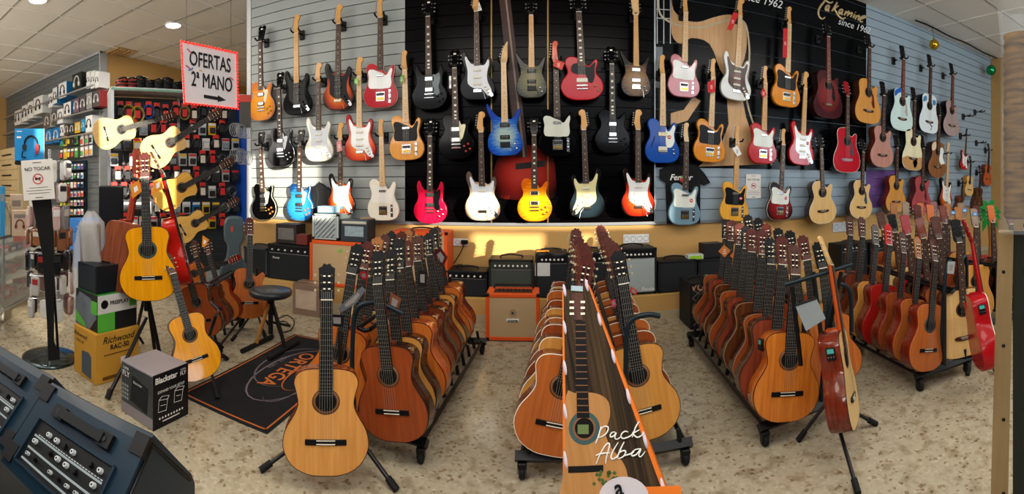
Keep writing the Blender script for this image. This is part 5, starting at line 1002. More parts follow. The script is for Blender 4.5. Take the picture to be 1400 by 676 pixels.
# printed guitar
gx = lambda px, py: None
def bp(px, py):
    n = mx.to_3x3() @ Vector((0, -1, 0)); return inv @ on_plane(px, py, c, n)
def bpoly(mb, pts, m, y=-.0016, sm=1):
    ps = [bp(*p_) for p_ in pts]; o2 = [(p_.x, p_.z) for p_ in ps]; mb.prism(catmull(o2, sm) if sm > 1 else o2, y, y + .0008, m)
mb = MB(); bpoly(mb, [(774, 542), (786, 538), (804, 537), (820, 540), (832, 550), (834, 570), (828, 590), (834, 610), (850, 630), (858, 650), (858, 690), (770, 690), (772, 640)], wood('a06f3c', 'b07f4c', .5, .0), -.0016, 3)
for r_, m_ in ((23, RINGB), (17, RING2), (14, HOLE)):
    bpoly(mb, [(799 + r_ * .93 * math.cos(a * PI / 10), 586 + r_ * math.sin(a * PI / 10)) for a in range(20)], m_, -.002 - (23 - r_) * .00006)
bpoly(mb, [(777, 638), (825, 636), (825, 645), (777, 647)], EBON, -.0026); bpoly(mb, [(790, 581), (805, 581), (805, 594), (790, 594)], M('5f7040', .5), -.0032)
obj('printed_guitar_body', mb, t)
mb = MB(); bpoly(mb, [(787, 440), (800, 440), (806, 572), (789, 572)], EBON, -.003)
for k in range(14): y = 444 + k * 9.2; bpoly(mb, [(787.2, y), (800.5 + k * .35, y), (800.5 + k * .35, y + 1.2), (787.2, y + 1.2)], RING2, -.0034)
bpoly(mb, [(781, 402), (797, 401), (799, 415), (797, 438), (785, 438), (782, 415)], HBR, -.003)
for k in range(3):
    for s in (782, 797): bpoly(mb, [(s - 3, 412 + k * 8), (s + 3, 412 + k * 8), (s + 3, 415 + k * 8), (s - 3, 415 + k * 8)], IVORY, -.0034)
bpoly(mb, [(781, 391), (797, 392), (797, 399), (781, 398)], M('9fb4bd', .4), -.003); obj('printed_guitar_neck', mb, t)
mb = MB(); sc_ = (bp(880, 598) - bp(815, 598)).length / .065 * .001
P_ = bp(848, 597); pen(mb, PACK, lambda x, y: bp(805 + x / 9.66, 570 + y / 9.66) + Vector((0, -.003, 0)), .0024, WHITE); obj('lettering', mb, t)
mb = MB(); bpoly(mb, [(853 + 34 * math.cos(a * PI / 12), 680 + 28 * math.sin(a * PI / 12)) for a in range(24)], M('c2bcc2', .4), -.0032); P_ = bp(846, 668); text(mb, 'a', sc_ * 26, BLACK, (P_.x, -.006, P_.z), (1, 0, 0), (0, 0, 1), bold=.02); bpoly(mb, [(862, 666), (930, 664), (935, 690), (862, 690)], OR, -.0025)
obj('printed_badge', mb, t)
mb = MB(); GN = M('3f5a2a', .6); rs = random.Random(3)
for k in range(22): x, y = 812 + rs.random() * 32, 645 + rs.random() * 20; bpoly(mb, [(x - 3, y), (x, y - 3), (x + 3, y), (x, y + 3)], GN, -.0029)
obj('printed_leaves', mb, t)
# ---------- floor mat ----------
a, b_ = Vector((-1.87, 1.81, 0)), Vector((-1.27, 3.1, 0)); c = (a + b_) / 2
t = thing('floor_mat', 'black rectangular floor mat with orange border and swirls, under the stool', 'mat', c); MATB = M('17181a', .9, var=.4, scale=60); ORM = M('b8642c', .8)
mb = MB(); mb.bbox(-.32, .32, -.66, .66, .001, .007, MATB, .003, 1); obj('rug_base', mb, t)
mb = MB()
for q_ in ((-.3, -.29, -.64, .64), (.29, .3, -.64, .64), (-.3, .3, -.64, -.63), (-.3, .3, .63, .64)): mb.box(q_[0], q_[1], q_[2], q_[3], .0068, .0078, ORM)
obj('border', mb, t, 'orange border line')
def arc(mb, cx, cy, rx, ry, a0, a1, w, m, z=.0082):
    n = 24; vs = []
    for k in range(n + 1):
        a = math.radians(a0 + (a1 - a0) * k / n); s = math.sin(PI * k / n) * .8 + .2
        for d in (-w * s, w * s): vs.append((cx + (rx + d) * math.cos(a), cy + (ry + d) * math.sin(a), z))
    mb.add(vs, [(2 * k, 2 * k + 1, 2 * k + 3, 2 * k + 2) for k in range(n)], m)
mb = MB(); GY = M('6e6468', .8)
arc(mb, .06, 0, .2, .42, 0, 340, .007, GY); arc(mb, .0, .1, .2, .34, 60, 300, .006, GY); arc(mb, .13, -.1, .1, .3, -120, 160, .005, GY); obj('grey_swirls', mb, t)
mb = MB(); text(mb, 'ORTEGA', .15, ORM, (.0, .05, .008), (0, -1, 0), (1, 0, 0), bold=.015); text(mb, '- EST. 1994', .05, GY, (-.12, .1, .008), (0, -1, 0), (1, 0, 0)); arc(mb, .15, 0, .09, .22, 20, 300, .005, ORM); arc(mb, .17, .12, .07, .1, 0, 330, .004, ORM); obj('orange_lettering', mb, t)
# ---------- stool ----------
c = on_z(370, 478); t = thing('keyboard_stool', 'round black padded stool on crossed legs standing on the mat', 'stool', (c.x, c.y, 0)); zs_ = at_y(370, 396, c.y).z
mb = MB(); mb.lathe([(.0001, -.05), (.14, -.05), (.158, -.04), (.165, -.02), (.16, -.004), (.14, .002), (.0001, .004)], (0, 0, zs_), M('22262a', .4, coat=.2), 32); obj('seat', mb, t)
mb = MB(); mb.tube([(0, 0, .12), (0, 0, zs_ - .05)], .02, STEEL, 10); mb.lathe([(.03, zs_ - .12), (.03, zs_ - .06), (.1, zs_ - .05)], (0, 0, 0), STEEL, 12); obj('column', mb, t)
for s in (-1, 1):
    mb = MB(); mb.tube([(s * .0, s * .02, zs_ - .1), (s * .12, s * .02, .025)], .016, STEEL if s > 0 else M('b07c3a', .4), 8); obj('leg', mb, t, None if s > 0 else 'tan leg')
    mb = MB(); mb.tube([(s * .12, -.2, .02), (s * .12, .2, .02)], .018, RUB, 8); obj('foot_bar', mb, t)
mb = MB(); mb.tube([(0, .02, .2), (.16, .02, .2)], .01, RUB, 8); obj('adjusting_knob', mb, t)
# cables on the floor by the stool
mb = MB(); p = on_z(392, 460); t = thing('floor_cable', 'loose black cable looping over the floor behind the stool', 'cable', (p.x, p.y, 0)); q = [on_z(x, y) - Vector((p.x, p.y, -.006)) for x, y in ((372, 428), (380, 436), (392, 432), (402, 440), (398, 452), (385, 455), (378, 445), (388, 440), (396, 446))]
mb.tube(catmull(q, 4, False), .005, BLACK, 5); obj('cord', mb, t)
# ---------- boxes at the left ----------
def fbox(label, x0, x1, y0, y1, z0, z1, m, name='cardboard_box'):
    t = thing(name, label, 'box', ((x0 + x1) / 2, (y0 + y1) / 2, z0)); w, d, h = (x1 - x0) / 2, (y1 - y0) / 2, z1 - z0
    mb = MB(); mb.bbox(-w, w, -d, d, 0.001, h, m, .003, 1); obj('carton', mb, t); return t, w, d, h
X_, Z_ = (1, 0, 0), (0, 0, 1); YP = (0, 1, 0)
t, w, d, h = fbox('grey and black printed amplifier box on the floor nearest the black mat', -1.96, -1.69, 1.43, 1.68, 0, .28, M('8b8487', .45))
mb = MB(); mb.box(-w + .008, w - .002, -d - .0015, -d, h * .22, h - .008, M('3b4144', .4, var=.6, scale=7)); mb.prism([(-.05, .09), (.09, .07), (.1, .2), (-.03, .23)], -d - .004, -d - .001, TOLEX); mb.prism([(-.04, .1), (.08, .085), (.085, .17), (-.03, .19)], -d - .005, -d - .003, GRILLE)
for i in range(3):
    for j in range(4): mb.lathe([(.0001, 0), (.008, 0)], (-w + .022 + i * .02, -d - .003, .09 + j * .022), M('9aa09e', .4), 10, 'y')
text(mb, 'SUPER', .018, WHITE, (-w + .05, -d - .003, h - .03), X_, Z_, bold=.02); text(mb, 'FLY', .04, WHITE, (-w + .05, -d - .003, h - .06), X_, Z_, bold=.02); text(mb, 'Blackstar', .02, WHITE, (.02, -d - .006, .2), X_, Z_); obj('front_print', mb, t)
mb = MB(); mb.box(w, w + .0015, -d, d, .001, h, M('101013', .4)); text(mb, 'Blackstar', .042, WHITE, (w + .002, -.035, h - .035), YP, Z_, bold=.03); text(mb, 'SUPER', .014, WHITE, (w + .002, .085, h - .022), YP, Z_); text(mb, 'FLY', .028, WHITE, (w + .002, .085, h - .042), YP, Z_, bold=.02); text(mb, 'EXPAND YOUR SETUP', .019, WHITE, (w + .002, 0, h - .095), YP, Z_, bold=.01)
for cy_, cz_ in ((-.055, .115), (.055, .13)):
    for a, b_ in (((-.035, -.03), (.02, -.035)), ((.02, -.035), (.03, .02)), ((.03, .02), (-.03, .03)), ((-.03, .03), (-.035, -.03)), ((.03, .02), (.04, .035)), ((-.03, .03), (-.01, .045)), ((-.01, .045), (.04, .035)), ((-.02, -.0), (.015, -.005))): mb.tube([(w + .002, cy_ + a[0], cz_ + a[1]), (w + .002, cy_ + b_[0], cz_ + b_[1])], .0011, WHITE, 4)
for k in range(9): mb.lathe([(.0001, .0025), (.006, .0025)], (w, -.08 + k * .02, .05), WHITE, 8, 'x')
mb.box(w + .0015, w + .002, -.06, .06, .028, .033, WHITE); obj('side_print', mb, t, 'black side with white lettering and line drawings')
YB = M('c99536', .55); t, w, d, h = fbox('yellow cardboard box on the floor at the left, under the green one', -2.55, -2.28, 1.47, 1.81, 0, .316, YB)
mb = MB(); text(mb, 'Richwood', .04, M('2a2016', .5), (-.05, -d - .002, h - .05), X_, Z_, .3, bold=.01); text(mb, 'RAC-50', .028, M('2a2016', .5), (-.05, -d - .002, h - .09), X_, Z_); mb.prism([(-.03, .03), (.08, .02), (.08, .16), (.05, .18), (-.03, .17)], -d - .003, -d, M('4a5560', .5)); obj('front_print', mb, t)
mb = MB(); text(mb, 'Richwood', .06, M('2a2016', .5), (w + .002, 0, h - .05), YP, Z_, .3, bold=.012); text(mb, 'RAC-50', .045, M('2a2016', .5), (w + .002, .01, h - .1), YP, Z_, bold=.03); mb.box(w, w + .002, -.11, .11, h - .145, h - .139, M('6a4a1c', .5)); mb.box(w, w + .002, .02, .09, .1, .14, WHITE); mb.box(w, w + .002, -.12, 0, .02, .04, M('6a4a1c', .5)); obj('side_print', mb, t)
GNB = M('57b23e', .4); t, w, d, h = fbox('black, white and green speaker box between the yellow box and the black speaker', -2.56, -2.29, 1.49, 1.8, .318, .55, M('1c1f1e', .45))
mb = MB(); mb.box(-w + .001, w - .001, -d + .01, d - .01, h, h + .001, M('3a9a3a', .4)); mb.prism([(-w, .0), (w * .3, 0), (w * .9, .09), (w * .4, .2), (-w * .6, .22), (-w, .16)], -d - .002, -d, M('69717a', .5, var=.7, scale=8)); mb.prism([(-w, .02), (0, .0), (-.02, .03), (-w, .09)], -d - .003, -d, GNB); mb.box(w * .45, w * .95, -d - .003, -d, .11, .19, GNB); obj('front_print', mb, t)
mb = MB(); mb.box(w, w + .0015, -d, d, h * .5, h, M('d5d6d2', .4)); mb.box(w, w + .0015, -d, -d + .13, 0, h * .5, GNB); mb.lathe([(.0001, .003), (.028, .003)], (w, -.105, h * .75), BLACK, 16, 'x'); text(mb, 'FREEPLAY', .034, BLACK, (w + .0025, .01, h * .76), YP, Z_, bold=.03); mb.box(w, w + .003, .09, .145, h * .58, h * .95, GNB); text(mb, 'LIVE', .028, WHITE, (w + .004, .118, h * .82), YP, Z_, bold=.02); obj('side_print', mb, t)
t, w, d, h = fbox('black box-shaped loudspeaker on top of the green and white speaker box', -2.55, -2.32, 1.5, 1.78, .553, .73, M('161c22', .4), 'loudspeaker'); t['category'] = 'loudspeaker'
mb = MB(); mb.box(-w + .01, w - .01, -d - .002, -d, .012, h - .012, M('1e242b', .7, var=.4, scale=160)); obj('grille', mb, t); mb = MB(); mb.box(-.05, .05, -.01, .01, h, h + .006, BLACK); obj('handle', mb, t)
# ---------- headphone boxes on the display wall ----------
YD = 4.2
BLUEB = M('1c6ea8', .4); WB = M('d6d6d2', .45); HPM = M('26262a', .4)
def hp_icon(mb, cx, cz, r, y, m=HPM, cup=None):
    pts = [(cx + r * .8 * math.cos(a), y, cz + r * math.sin(a)) for a in [PI * k / 8 for k in range(9)]]
    mb.tube(pts, r * .12, m, 5)
    for s in (-1, 1): mb.prism(catmull([(cx + s * r * .8 - r * .25, cz - r * .1), (cx + s * r * .8 - r * .2, cz - r * .75), (cx + s * r * .8 + r * .2, cz - r * .75), (cx + s * r * .8 + r * .25, cz - r * .1)], 2), y - r * .1, y + .001, cup or m)
def hbox(label, x0, x1, y0, y1, dep=.3, front=WB, side=WB, icon=True, Y=YD, group='headphone boxes on the display shelves', name='headphone_box', im=HPM):
    P0 = at_y(x0, y1, Y); P1 = at_y(x1, y0, Y); w = (P1.x - P0.x) / 2; h = at_y((x0 + x1) / 2, y0, Y).z - at_y((x0 + x1) / 2, y1, Y).z; z = at_y((x0 + x1) / 2, y1, Y).z
    t = thing(name, label, 'box', ((P0.x + P1.x) / 2, Y, z), group=group)
    mb = MB(); mb.bbox(-w, w, 0, dep, 0, h, side, .004, 1); mb.box(-w + .003, w - .003, -.0015, .001, .003, h - .003, front); obj('carton', mb, t)
    if icon: mb = MB(); hp_icon(mb, 0, h * .5, min(w * .75, h * .33), -.004, im); obj('printed_headphones', mb, t)
    return t
rows_ = [('top shelf', [(20, 28, 151, 171, WB, WB), (30, 37, 144, 166, WB, WB), (38, 45, 139, 162, WB, WB), (46, 58, 132, 156, WB, WB), (66, 72, 128, 147, WB, WB), (72, 78, 120, 142, WB, BLUEB), (80, 91, 113, 134, WB, BLUEB), (99, 111, 100, 124, M('1b221d', .4), M('1b221d', .4)), (118, 123, 98, 121, WB, WB), (124, 129, 97, 121, WB, WB), (130, 135, 98, 120, WB, WB)]),
         ('second shelf', [(59, 69, 157, 175, M('5a5048', .5), WB), (70, 78, 152, 171, M('4d463e', .5), WB), (79, 86, 149, 169, WB, WB), (87, 97, 140, 160, WB, BLUEB), (100, 108, 135, 154, M('6b5560', .5), BLACK), (109, 117, 132, 152, M('4a4448', .5), BLACK), (118, 126, 127, 149, M('8c8a88', .4), BLACK), (127, 136, 124, 146, M('4c4446', .4), M('8c2a2a', .5))]),
         ('third shelf', [(62, 71, 177, 197, BLUEB, BLUEB), (72, 81, 175, 195, BLUEB, BLUEB), (82, 87, 171, 186, WB, WB), (88, 94, 170, 185, M('4a3c30', .5), BLACK), (95, 101, 169, 184, M('26343c', .5), BLACK), (102, 110, 167, 182, M('c79a22', .5), BLACK), (111, 116, 163, 180, M('2a8ab0', .5), BLUEB), (117, 126, 158, 181, WB, WB)])]
for rn, lst in rows_:
    for i, (x0, x1, y0, y1, f, s) in enumerate(lst):
        im = HPM if f is WB else M('c8c8c4', .4)
        hbox('%s headphone box, %s from left, %s of the display wall' % ('white' if f is WB and s is WB else ('white-fronted blue' if s is BLUEB and f is WB else ('blue' if f is BLUEB else 'dark printed')), ORD1[i], rn), x0, x1, y0, y1, .24, f, s, True, im=im)
for i, (y, x0, x1) in enumerate(((160, 20, 138), (181, 58, 138), (197, 60, 120))):
    a = at_y(x0, y, YD); b_ = at_y(x1, y - (x1 - x0) * .22, YD)
t = None
for nm, zc_ in (('top', at_y(100, 126, YD).z), ('second', at_y(100, 157, YD).z), ('third', at_y(100, 186, YD).z)):
    t = thing('wall_shelf', 'grey wire shelf carrying the %s row of headphone boxes' % nm, 'shelf', (-8.8, YD - .02, zc_ - .02), group='shelves on the display wall'); mb = MB(); mb.box(-2.3, 2.22, 0, .26, 0, .012, ALU); mb.box(-2.3, 2.22, -.004, .004, 0, .03, ALU); obj('shelf_board', mb, t)
# hanging blister packs
pal = ['d8c22a', '20242a', '3aa23a', 'd77a9a', 'd9d9d4', '2a78b8', 'd6402a', '1e1e22', '7a4aa0', 'e0a020']
def pack(x, y, w, h, Y, col, label, grp, sh=None):
    p = at_y(x, y, Y); s = Y / math.cos(ang(x)) / F; w_ = w * s / math.cos(ang(x)) / 2; h_ = h * s / 2
    t = thing('blister_pack', label, 'pack', p, group=grp)
    mb = MB(); mb.bbox(-w_, w_, 0, .006, -h_, h_, M(col, .35, coat=.4), .002, 1); mb.box(-w_ * .8, w_ * .8, -.001, 0, h_ * .35, h_ * .8, M('e2e2dc', .4)); obj('card', mb, t)
    mb = MB(); mb.bbox(-w_ * .6, w_ * .6, -.015, 0, -h_ * .75, h_ * .2, M(pal[(hash(col) + int(x)) % len(pal)] if 0 else (sh or '88898c'), .2, coat=.6), .004, 1); obj('plastic_bubble', mb, t)
rsd = random.Random(5)
def grid(xa, xb, nx, ya, yb, ny, Y, w, h, cols, what, where_, slope=0., grp=None):
    for j in range(ny):
        for i in range(nx):
            x = xa + (xb - xa) * i / max(1, nx - 1); y = ya + (yb - ya) * j / max(1, ny - 1) + slope * (x - xa)
            c = cols[(i + j * 3) % len(cols)] if len(cols) < 4 else rsd.choice(cols)
            pack(x, y, w, h, Y, c, '%s, %s from left, %s row %s' % (what, ORD1[i], ORD1[j], where_), grp or 'hanging packs ' + where_, sh=rsd.choice(pal))
grid(84, 104, 5, 193, 211, 2, 4.25, 4.4, 14, ['d8c22a', '22252a', '3aa23a', 'c9b222'], 'yellow and black plectrum pack', 'below the headphone shelves', -.12)
grid(112, 124, 3, 192, 208, 2, 4.25, 4.6, 14, ['d8d8d4', 'd89ab0', 'bcd2d8'], 'pale pack', 'at the end of the display wall', -.2)
grid(84, 112, 7, 229, 291, 6, 4.25, 3.4, 8.2, ['d9d9d4', '3a6a9a', 'd77a5a', '2a2c30', '4aa04a', 'e0a020', '9ab8c8'], 'small string packet', 'in the tall packet rack', -.04)
mb = MB(); t = thing('display_rack', 'dark back panel of the small string packets on the display wall', 'rack', at_y(98, 260, 4.4) + Vector((0, 0, 0)), group=None)
a = at_y(80, 262, 4.4); b_ = at_y(117, 262, 4.4); w = (b_.x - a.x) / 2; mb.box(-w, w, 0, .03, -.66, .58, M('20303c', .5)); 
for k in range(6): mb.box(-w, w, -.16, 0, -.66 + k * .21, -.65 + k * .21, M('2a3038', .4))
obj('back_panel', mb, t)
# blue cabinet under
p0 = on_z(90, 370); t = thing('metal_cabinet', 'blue drawer cabinet behind the wrapped loudspeaker', 'cabinet', (-5.55, 3.3, 0)); w = .38; hh = at_y(105, 300, 3.3).z; CB = M('2f6cae', .4)
mb = MB(); mb.bbox(-w, w, 0, .5, 0, hh, CB, .006, 1); obj('body', mb, t)
for k in range(4): mb = MB(); mb.bbox(-w + .02, w - .02, -.012, 0, .04 + k * (hh - .06) / 4, .02 + (k + 1) * (hh - .06) / 4, CB, .003, 1); d_ = obj('drawer', mb, t); mb = MB(); z = .02 + (k + .6) * (hh - .06) / 4; mb.tube([(-.06, -.012, z), (-.06, -.035, z), (.06, -.035, z), (.06, -.012, z)], .005, ALU, 6); obj('handle', mb, d_)
# far-left drawer unit
c_ = at_y(10, 232, 3.6); t = thing('drawer_unit', 'tall beige wooden drawer unit against the far left wall', 'cabinet', (c_.x, 3.6, 0)); w = .65; ht = at_y(12, 203, 3.6).z; BW = wood('a08c66', 'b6a27a', .5, .1)
mb = MB(); mb.bbox(-w, w, 0, .4, 0, ht, BW, .006, 1); obj('body', mb, t)
for k in range(9):
    z1 = ht - .05 - k * .23; mb = MB(); mb.bbox(-w + .03, w - .03, -.012, 0, z1 - .2, z1, BW, .003, 1); d_ = obj('drawer', mb, t); mb = MB(); mb.bbox(-.28, .28, -.03, -.012, z1 - .11, z1 - .08, BLACK, .004, 1); obj('handle', mb, d_)
# glass counter
GL = glass(); ca, cb_ = Vector((-4.9, 1.75, 0)), Vector((-4.05, 2.35, 0))
pA, pB = on_z(4, 442), on_z(62, 408); pA.z = pB.z = 0
dx = (pB - pA).normalized(); L_ = (pB - pA).length; rz = math.atan2(dx.y, dx.x); zc = at_r(30, 318, (pA.length + pB.length) / 2).z
mxc = Matrix.Translation(pA) @ Matrix.Rotation(rz, 4, 'Z')
t = thing('glass_counter', 'glass display counter with aluminium edges and lit stock, far left', 'counter', mx=mxc); ins = 1
mb = MB(); mb.box(-.9, L_, .01, .5, 0, .12, M('b0a890', .5)); mb.box(-.9, L_, .48, .5, .12, zc, M('b8bcba', .4)); obj('base', mb, t)
mb = MB(); mb.box(-.9, L_, 0, .006, .12, zc, GL); mb.box(L_ - .006, L_, .0, .5, .12, zc, GL); mb.box(-.9, L_, 0, .5, zc, zc + .008, GL); obj('glass_pane', mb, t)
mb = MB()
for x in (-.9, 0, L_ - .02): mb.box(x, x + .02, -.006, .014, .0, zc + .01, ALU)
mb.box(-.9, L_, -.006, .014, zc - .01, zc + .014, ALU); mb.box(-.9, L_, -.006, .014, .1, .12, ALU); obj('metal_frame', mb, t)
for k, z in enumerate((.12 + (zc - .12) * .36, .12 + (zc - .12) * .68)): mb = MB(); mb.box(-.88, L_ - .01, .03, .46, z, z + .006, glass('cfe0dc', .45)); obj('glass_shelf', mb, t)
R3_ = mxc.to_3x3(); cols = ['d9d9d4', 'c23a32', '2c2c30', '8a6a4a', 'b8c2c6', '5a7aa0', 'd0c0a0']; n_ = 0
for k, z in enumerate((.128, .135 + (zc - .12) * .36, .135 + (zc - .12) * .68)):
    x = .02
    while x < L_ - .1:
        w = rsd.uniform(.07, .16); h = rsd.uniform(.04, .13); c = rsd.choice(cols)
        t2 = thing('stock_box', '%s small stock box, %s from the left on the %s shelf of the glass counter' % ({'d9d9d4': 'white', 'c23a32': 'red', '2c2c30': 'black', '8a6a4a': 'brown', 'b8c2c6': 'grey', '5a7aa0': 'blue', 'd0c0a0': 'cream'}[c], ORD1[n_ % 12], ('bottom', 'middle', 'top')[k]), 'box', mx=mxc @ Matrix.Translation((x + w / 2, .09 + rsd.uniform(0, .04), z + .001)), group='stock inside the glass counter')
        mb = MB(); mb.bbox(-w / 2 + .004, w / 2 - .004, 0, .12, 0, h, M(c, .4), .003, 1); mb.box(-w * .3, w * .3, -.001, 0, h * .3, h * .7, M(rsd.choice(cols), .4)); obj('carton', mb, t2); x += w + rsd.uniform(0, .03); n_ += 1
    n_ = 0
# things on the counter
def cbox(label, x0, x1, y0, y1, r, m, icon=False, side=None):
    a = at_r(x0, y1, r); b_ = at_r(x1, y1, r); w = (b_ - a).length / 2; c = (a + b_) / 2; h = at_r(x0, y0, r).z - a.z; rz_ = math.atan2((b_ - a).y, (b_ - a).x)
    t = thing('headphone_box' if icon else 'cardboard_box', label, 'box', (c.x, c.y, zc + .01), rz_); h += a.z - zc - .01
    mb = MB(); mb.bbox(-w, w, 0, .1, 0, h, m, .003, 1); mb.box(-w * .7, w * .7, -.001, 0, h * .7, h * .85, M('8a8078', .5)); obj('carton', mb, t)
    if icon: mb = MB(); hp_icon(mb, 0, h * .45, min(w * .6, h * .35), -.004, M('7a3a40', .4)); obj('printed_headphones', mb, t)
cbox('bright blue box standing at the very left on the glass counter', 0, 7, 255, 318, 3.95, M('2a86b8', .4))
cbox('tan box with red printed headphones, standing on the glass counter', 16, 38, 288, 316, 3.98, M('c9b096', .5), True)
cbox('plain tan upright box behind the headphone box on the counter', 14, 31, 266, 316, 4.12, M('c4b29c', .5))
for i in range(4): cbox('narrow cream booklet box on the counter, %s of four from the left' % ORD1[i], 7.5 + i * 1.9, 9 + i * 1.9, 270 + i * 6, 318, 4.0 + .02 * i, M('d2c4a2', .5))
# revolving stand with hanging accessories
c = on_z(68, 490); cx, cy = c.x, c.y
t = thing('display_stand', 'chrome revolving stand hung with accessory bags, with round mirror-like base', 'stand', (cx, cy, 0)); CH = CHROME
mb = MB(); mb.lathe([(.0001, 0), (.2, 0), (.2, .012), (.18, .02), (.03, .03), (.0001, .03)], (0, 0, 0), M('4a5457', .12, .9), 32); obj('base', mb, t)
mb = MB(); mb.tube([(0, 0, .02), (0, 0, 1.5)], .012, CH, 8); obj('pole', mb, t)
for k in range(7):
    z = .45 + k * .16; mb = MB()
    for s in (0, 1): mb.tube([(-.16 * (1 - s), -.16 * s, z), (.16 * (1 - s), .16 * s, z)], .004, CH, 5)
    mb.tube([(.16, .0, z), (0, .16, z), (-.16, 0, z), (0, -.16, z), (.16, 0, z)], .003, CH, 4); obj('wire_hook_tier', mb, t)
bagc = ['b4b0ae', 'c9a9a4', '8a8482', 'd8d6d2', '6a3a38', 'd2d2cf', 'b08a7a', '3a3a3c']
bi = 0
for k in range(7):
    z = .45 + k * .16
    for j in range(9):
        a = 2 * PI * j / 9 + .3 * k; r_ = .13 + .03 * (j % 2); col = rsd.choice(bagc); x, y = cx + r_ * math.cos(a), cy + r_ * math.sin(a)
        if k in (2,) : col = '1d1d20'
        if k == 3: col = '8f5a3c'
        t2 = thing('accessory_bag', '%s accessory bag hanging on the revolving stand, %s tier from the bottom' % ({'b4b0ae': 'grey', 'c9a9a4': 'pinkish', '8a8482': 'dark grey', 'd8d6d2': 'white', '6a3a38': 'maroon', 'd2d2cf': 'silver', 'b08a7a': 'tan', '3a3a3c': 'charcoal', '1d1d20': 'black', '8f5a3c': 'orange-brown'}[col], ORD1[k]), 'bag', (x, y, z - .005), a + PI / 2, group='accessory bags on the %s tier of the revolving stand' % ORD1[k])
        h = rsd.uniform(.1, .15); w = rsd.uniform(.025, .04); mb = MB()
        mb.prism(catmull([(-w, 0), (-w, -h * .5), (-w * .9, -h), (w * .9, -h), (w, -h * .5), (w, 0), (0, .01)], 2), -.012, .012, M(col, .2, coat=.6), r=.006); obj('bag', mb, t2)
        mb = MB(); mb.bbox(-w * .8, w * .8, -.015, -.012, -h * .4, -h * .08, M(rsd.choice(['d8d8d4', '9a2a2a', '2a2a2e', 'c8c0b0']), .4), .001, 1); obj('paper_header', mb, t2)
# black tapered cover with notice, and blue headset box above
r_ = 2.62; c = on_z(72, 492); D = Vector((math.sin(ang(60)), math.cos(ang(60)), 0)); Xd = Vector((D.y, -D.x, 0))
t = thing('banner_stand', 'black tapering fabric stand carrying the white notice in front of the revolving stand', 'stand', at_r(70, 490, 2.55) * 1 - Vector((0, 0, at_r(70, 490, 2.55).z)))
o_ = t.location.copy(); ps = [at_r(x, y, 2.55) - o_ for x, y in ((42, 268), (70, 268), (74, 330), (74, 470), (82, 492), (66, 494), (64, 440), (58, 350))]
mb = MB(); n = len(ps); vs = [tuple(p) for p in ps] + [tuple(p + D * .05) for p in ps]; mb.add(vs, [tuple(range(n)), tuple(range(n, 2 * n))[::-1]] + [(i, n + i, n + (i + 1) % n, (i + 1) % n) for i in range(n)], M('0e0f10', .8)); obj('fabric_cover', mb, t)
mb = MB(); mb.tube([at_r(66, 270, 2.6) - o_, at_r(80, 490, 2.6) - o_], .009, BLACK, 6); obj('pole', mb, t); mb = MB(); mb.lathe([(.0001, 0), (.13, 0), (.13, .012), (.0001, .016)], (0, 0, 0), M('2a2e30', .3, .4), 24); obj('base', mb, t)
c = at_r(52, 246, 2.5); w = 43 / F * 2.5; h = 55 / F * 2.5; sg = sign_board('white printed no-touching notice on the black fabric stand, far left', c, w, h, -ang(52)); sg.rotation_euler = (0, math.radians(-4), -ang(52))
r_ = 2.55; a, b_ = at_r(20, 222, r_), at_r(60, 218, r_); w = (b_ - a).length / 2; cc = (a + b_) / 2; h = at_r(40, 176, r_).z - cc.z
t = thing('headset_box', 'bright blue box with a black and red headset, above the notice at the far left', 'box', cc, -ang(40)); BX = M('1685c4', .4)
mb = MB(); mb.bbox(-w, w, 0, .12, 0, h, BX, .003, 1); mb.box(w - .0005, w + .002, .002, .118, .002, h, M('b9c4c8', .4)); obj('carton', mb, t)
mb = MB(); hp_icon(mb, .01, h * .52, w * .55, -.006, BLACK, M('17181b', .3)); mb.prism(catmull([(w * .42, h * .2), (w * .62, h * .25), (w * .6, h * .5), (w * .42, h * .5)], 2), -.014, -.004, M('a01c24', .4)); mb.tube([(-w * .45, -.008, h * .3), (-w * .5, -.01, h * .12), (-w * .2, -.01, h * .1)], .004, BLACK, 5); obj('printed_headset', mb, t, 'black and red headset picture')
mb = MB(); mb.box(-w * .85, -w * .55, -.002, 0, h * .7, h * .76, WHITE); mb.box(-w * .85, -w * .5, -.002, 0, h * .9, h * .93, WHITE); obj('printed_label', mb, t)
t = thing('sign_holder', 'dark bracket between the notice and the blue headset box', 'bracket', cc - Vector((0, 0, .02)), -ang(40)); mb = MB(); mb.bbox(-w, w, .0, .12, 0, .018, BLACK, .004, 1); obj('bracket_plate', mb, t)
# ---------- accessory gondola ----------
P1 = at_r(147, 200, 5.25); P2 = at_r(328, 200, 5.7); P1.z = P2.z = 0; gd = (P2 - P1).normalized(); LG = (P2 - P1).length; gn = Vector((gd.y, -gd.x, 0))
mg = frame(P1, gd, (0, 0, 1)); gi = mg.inverted(); TZ = at_r(165, 128, 5.3).z
t = thing('accessory_shelving', 'tall grey shop shelving hung with leads, tuners and straps, left of the slat wall', 'shelving', mx=mg)
mb = MB(); mb.box(0, LG, .0, .04, 0, TZ - .05, M('272c30', .5, .2)); 
for k in range(24): mb.box(0, LG, -.003, 0, .05 + k * .1, .06 + k * .1, M('3a4044', .5))
obj('back_panel', mb, t)
mb = MB(); mb.bbox(0, LG, -.34, .04, TZ - .04, TZ, M('b9bfbf', .35, .2), .006, 1); mb.box(0, LG, -.345, -.338, TZ - .035, TZ - .015, M('6fa08a', .3)); obj('top_shelf', mb, t)
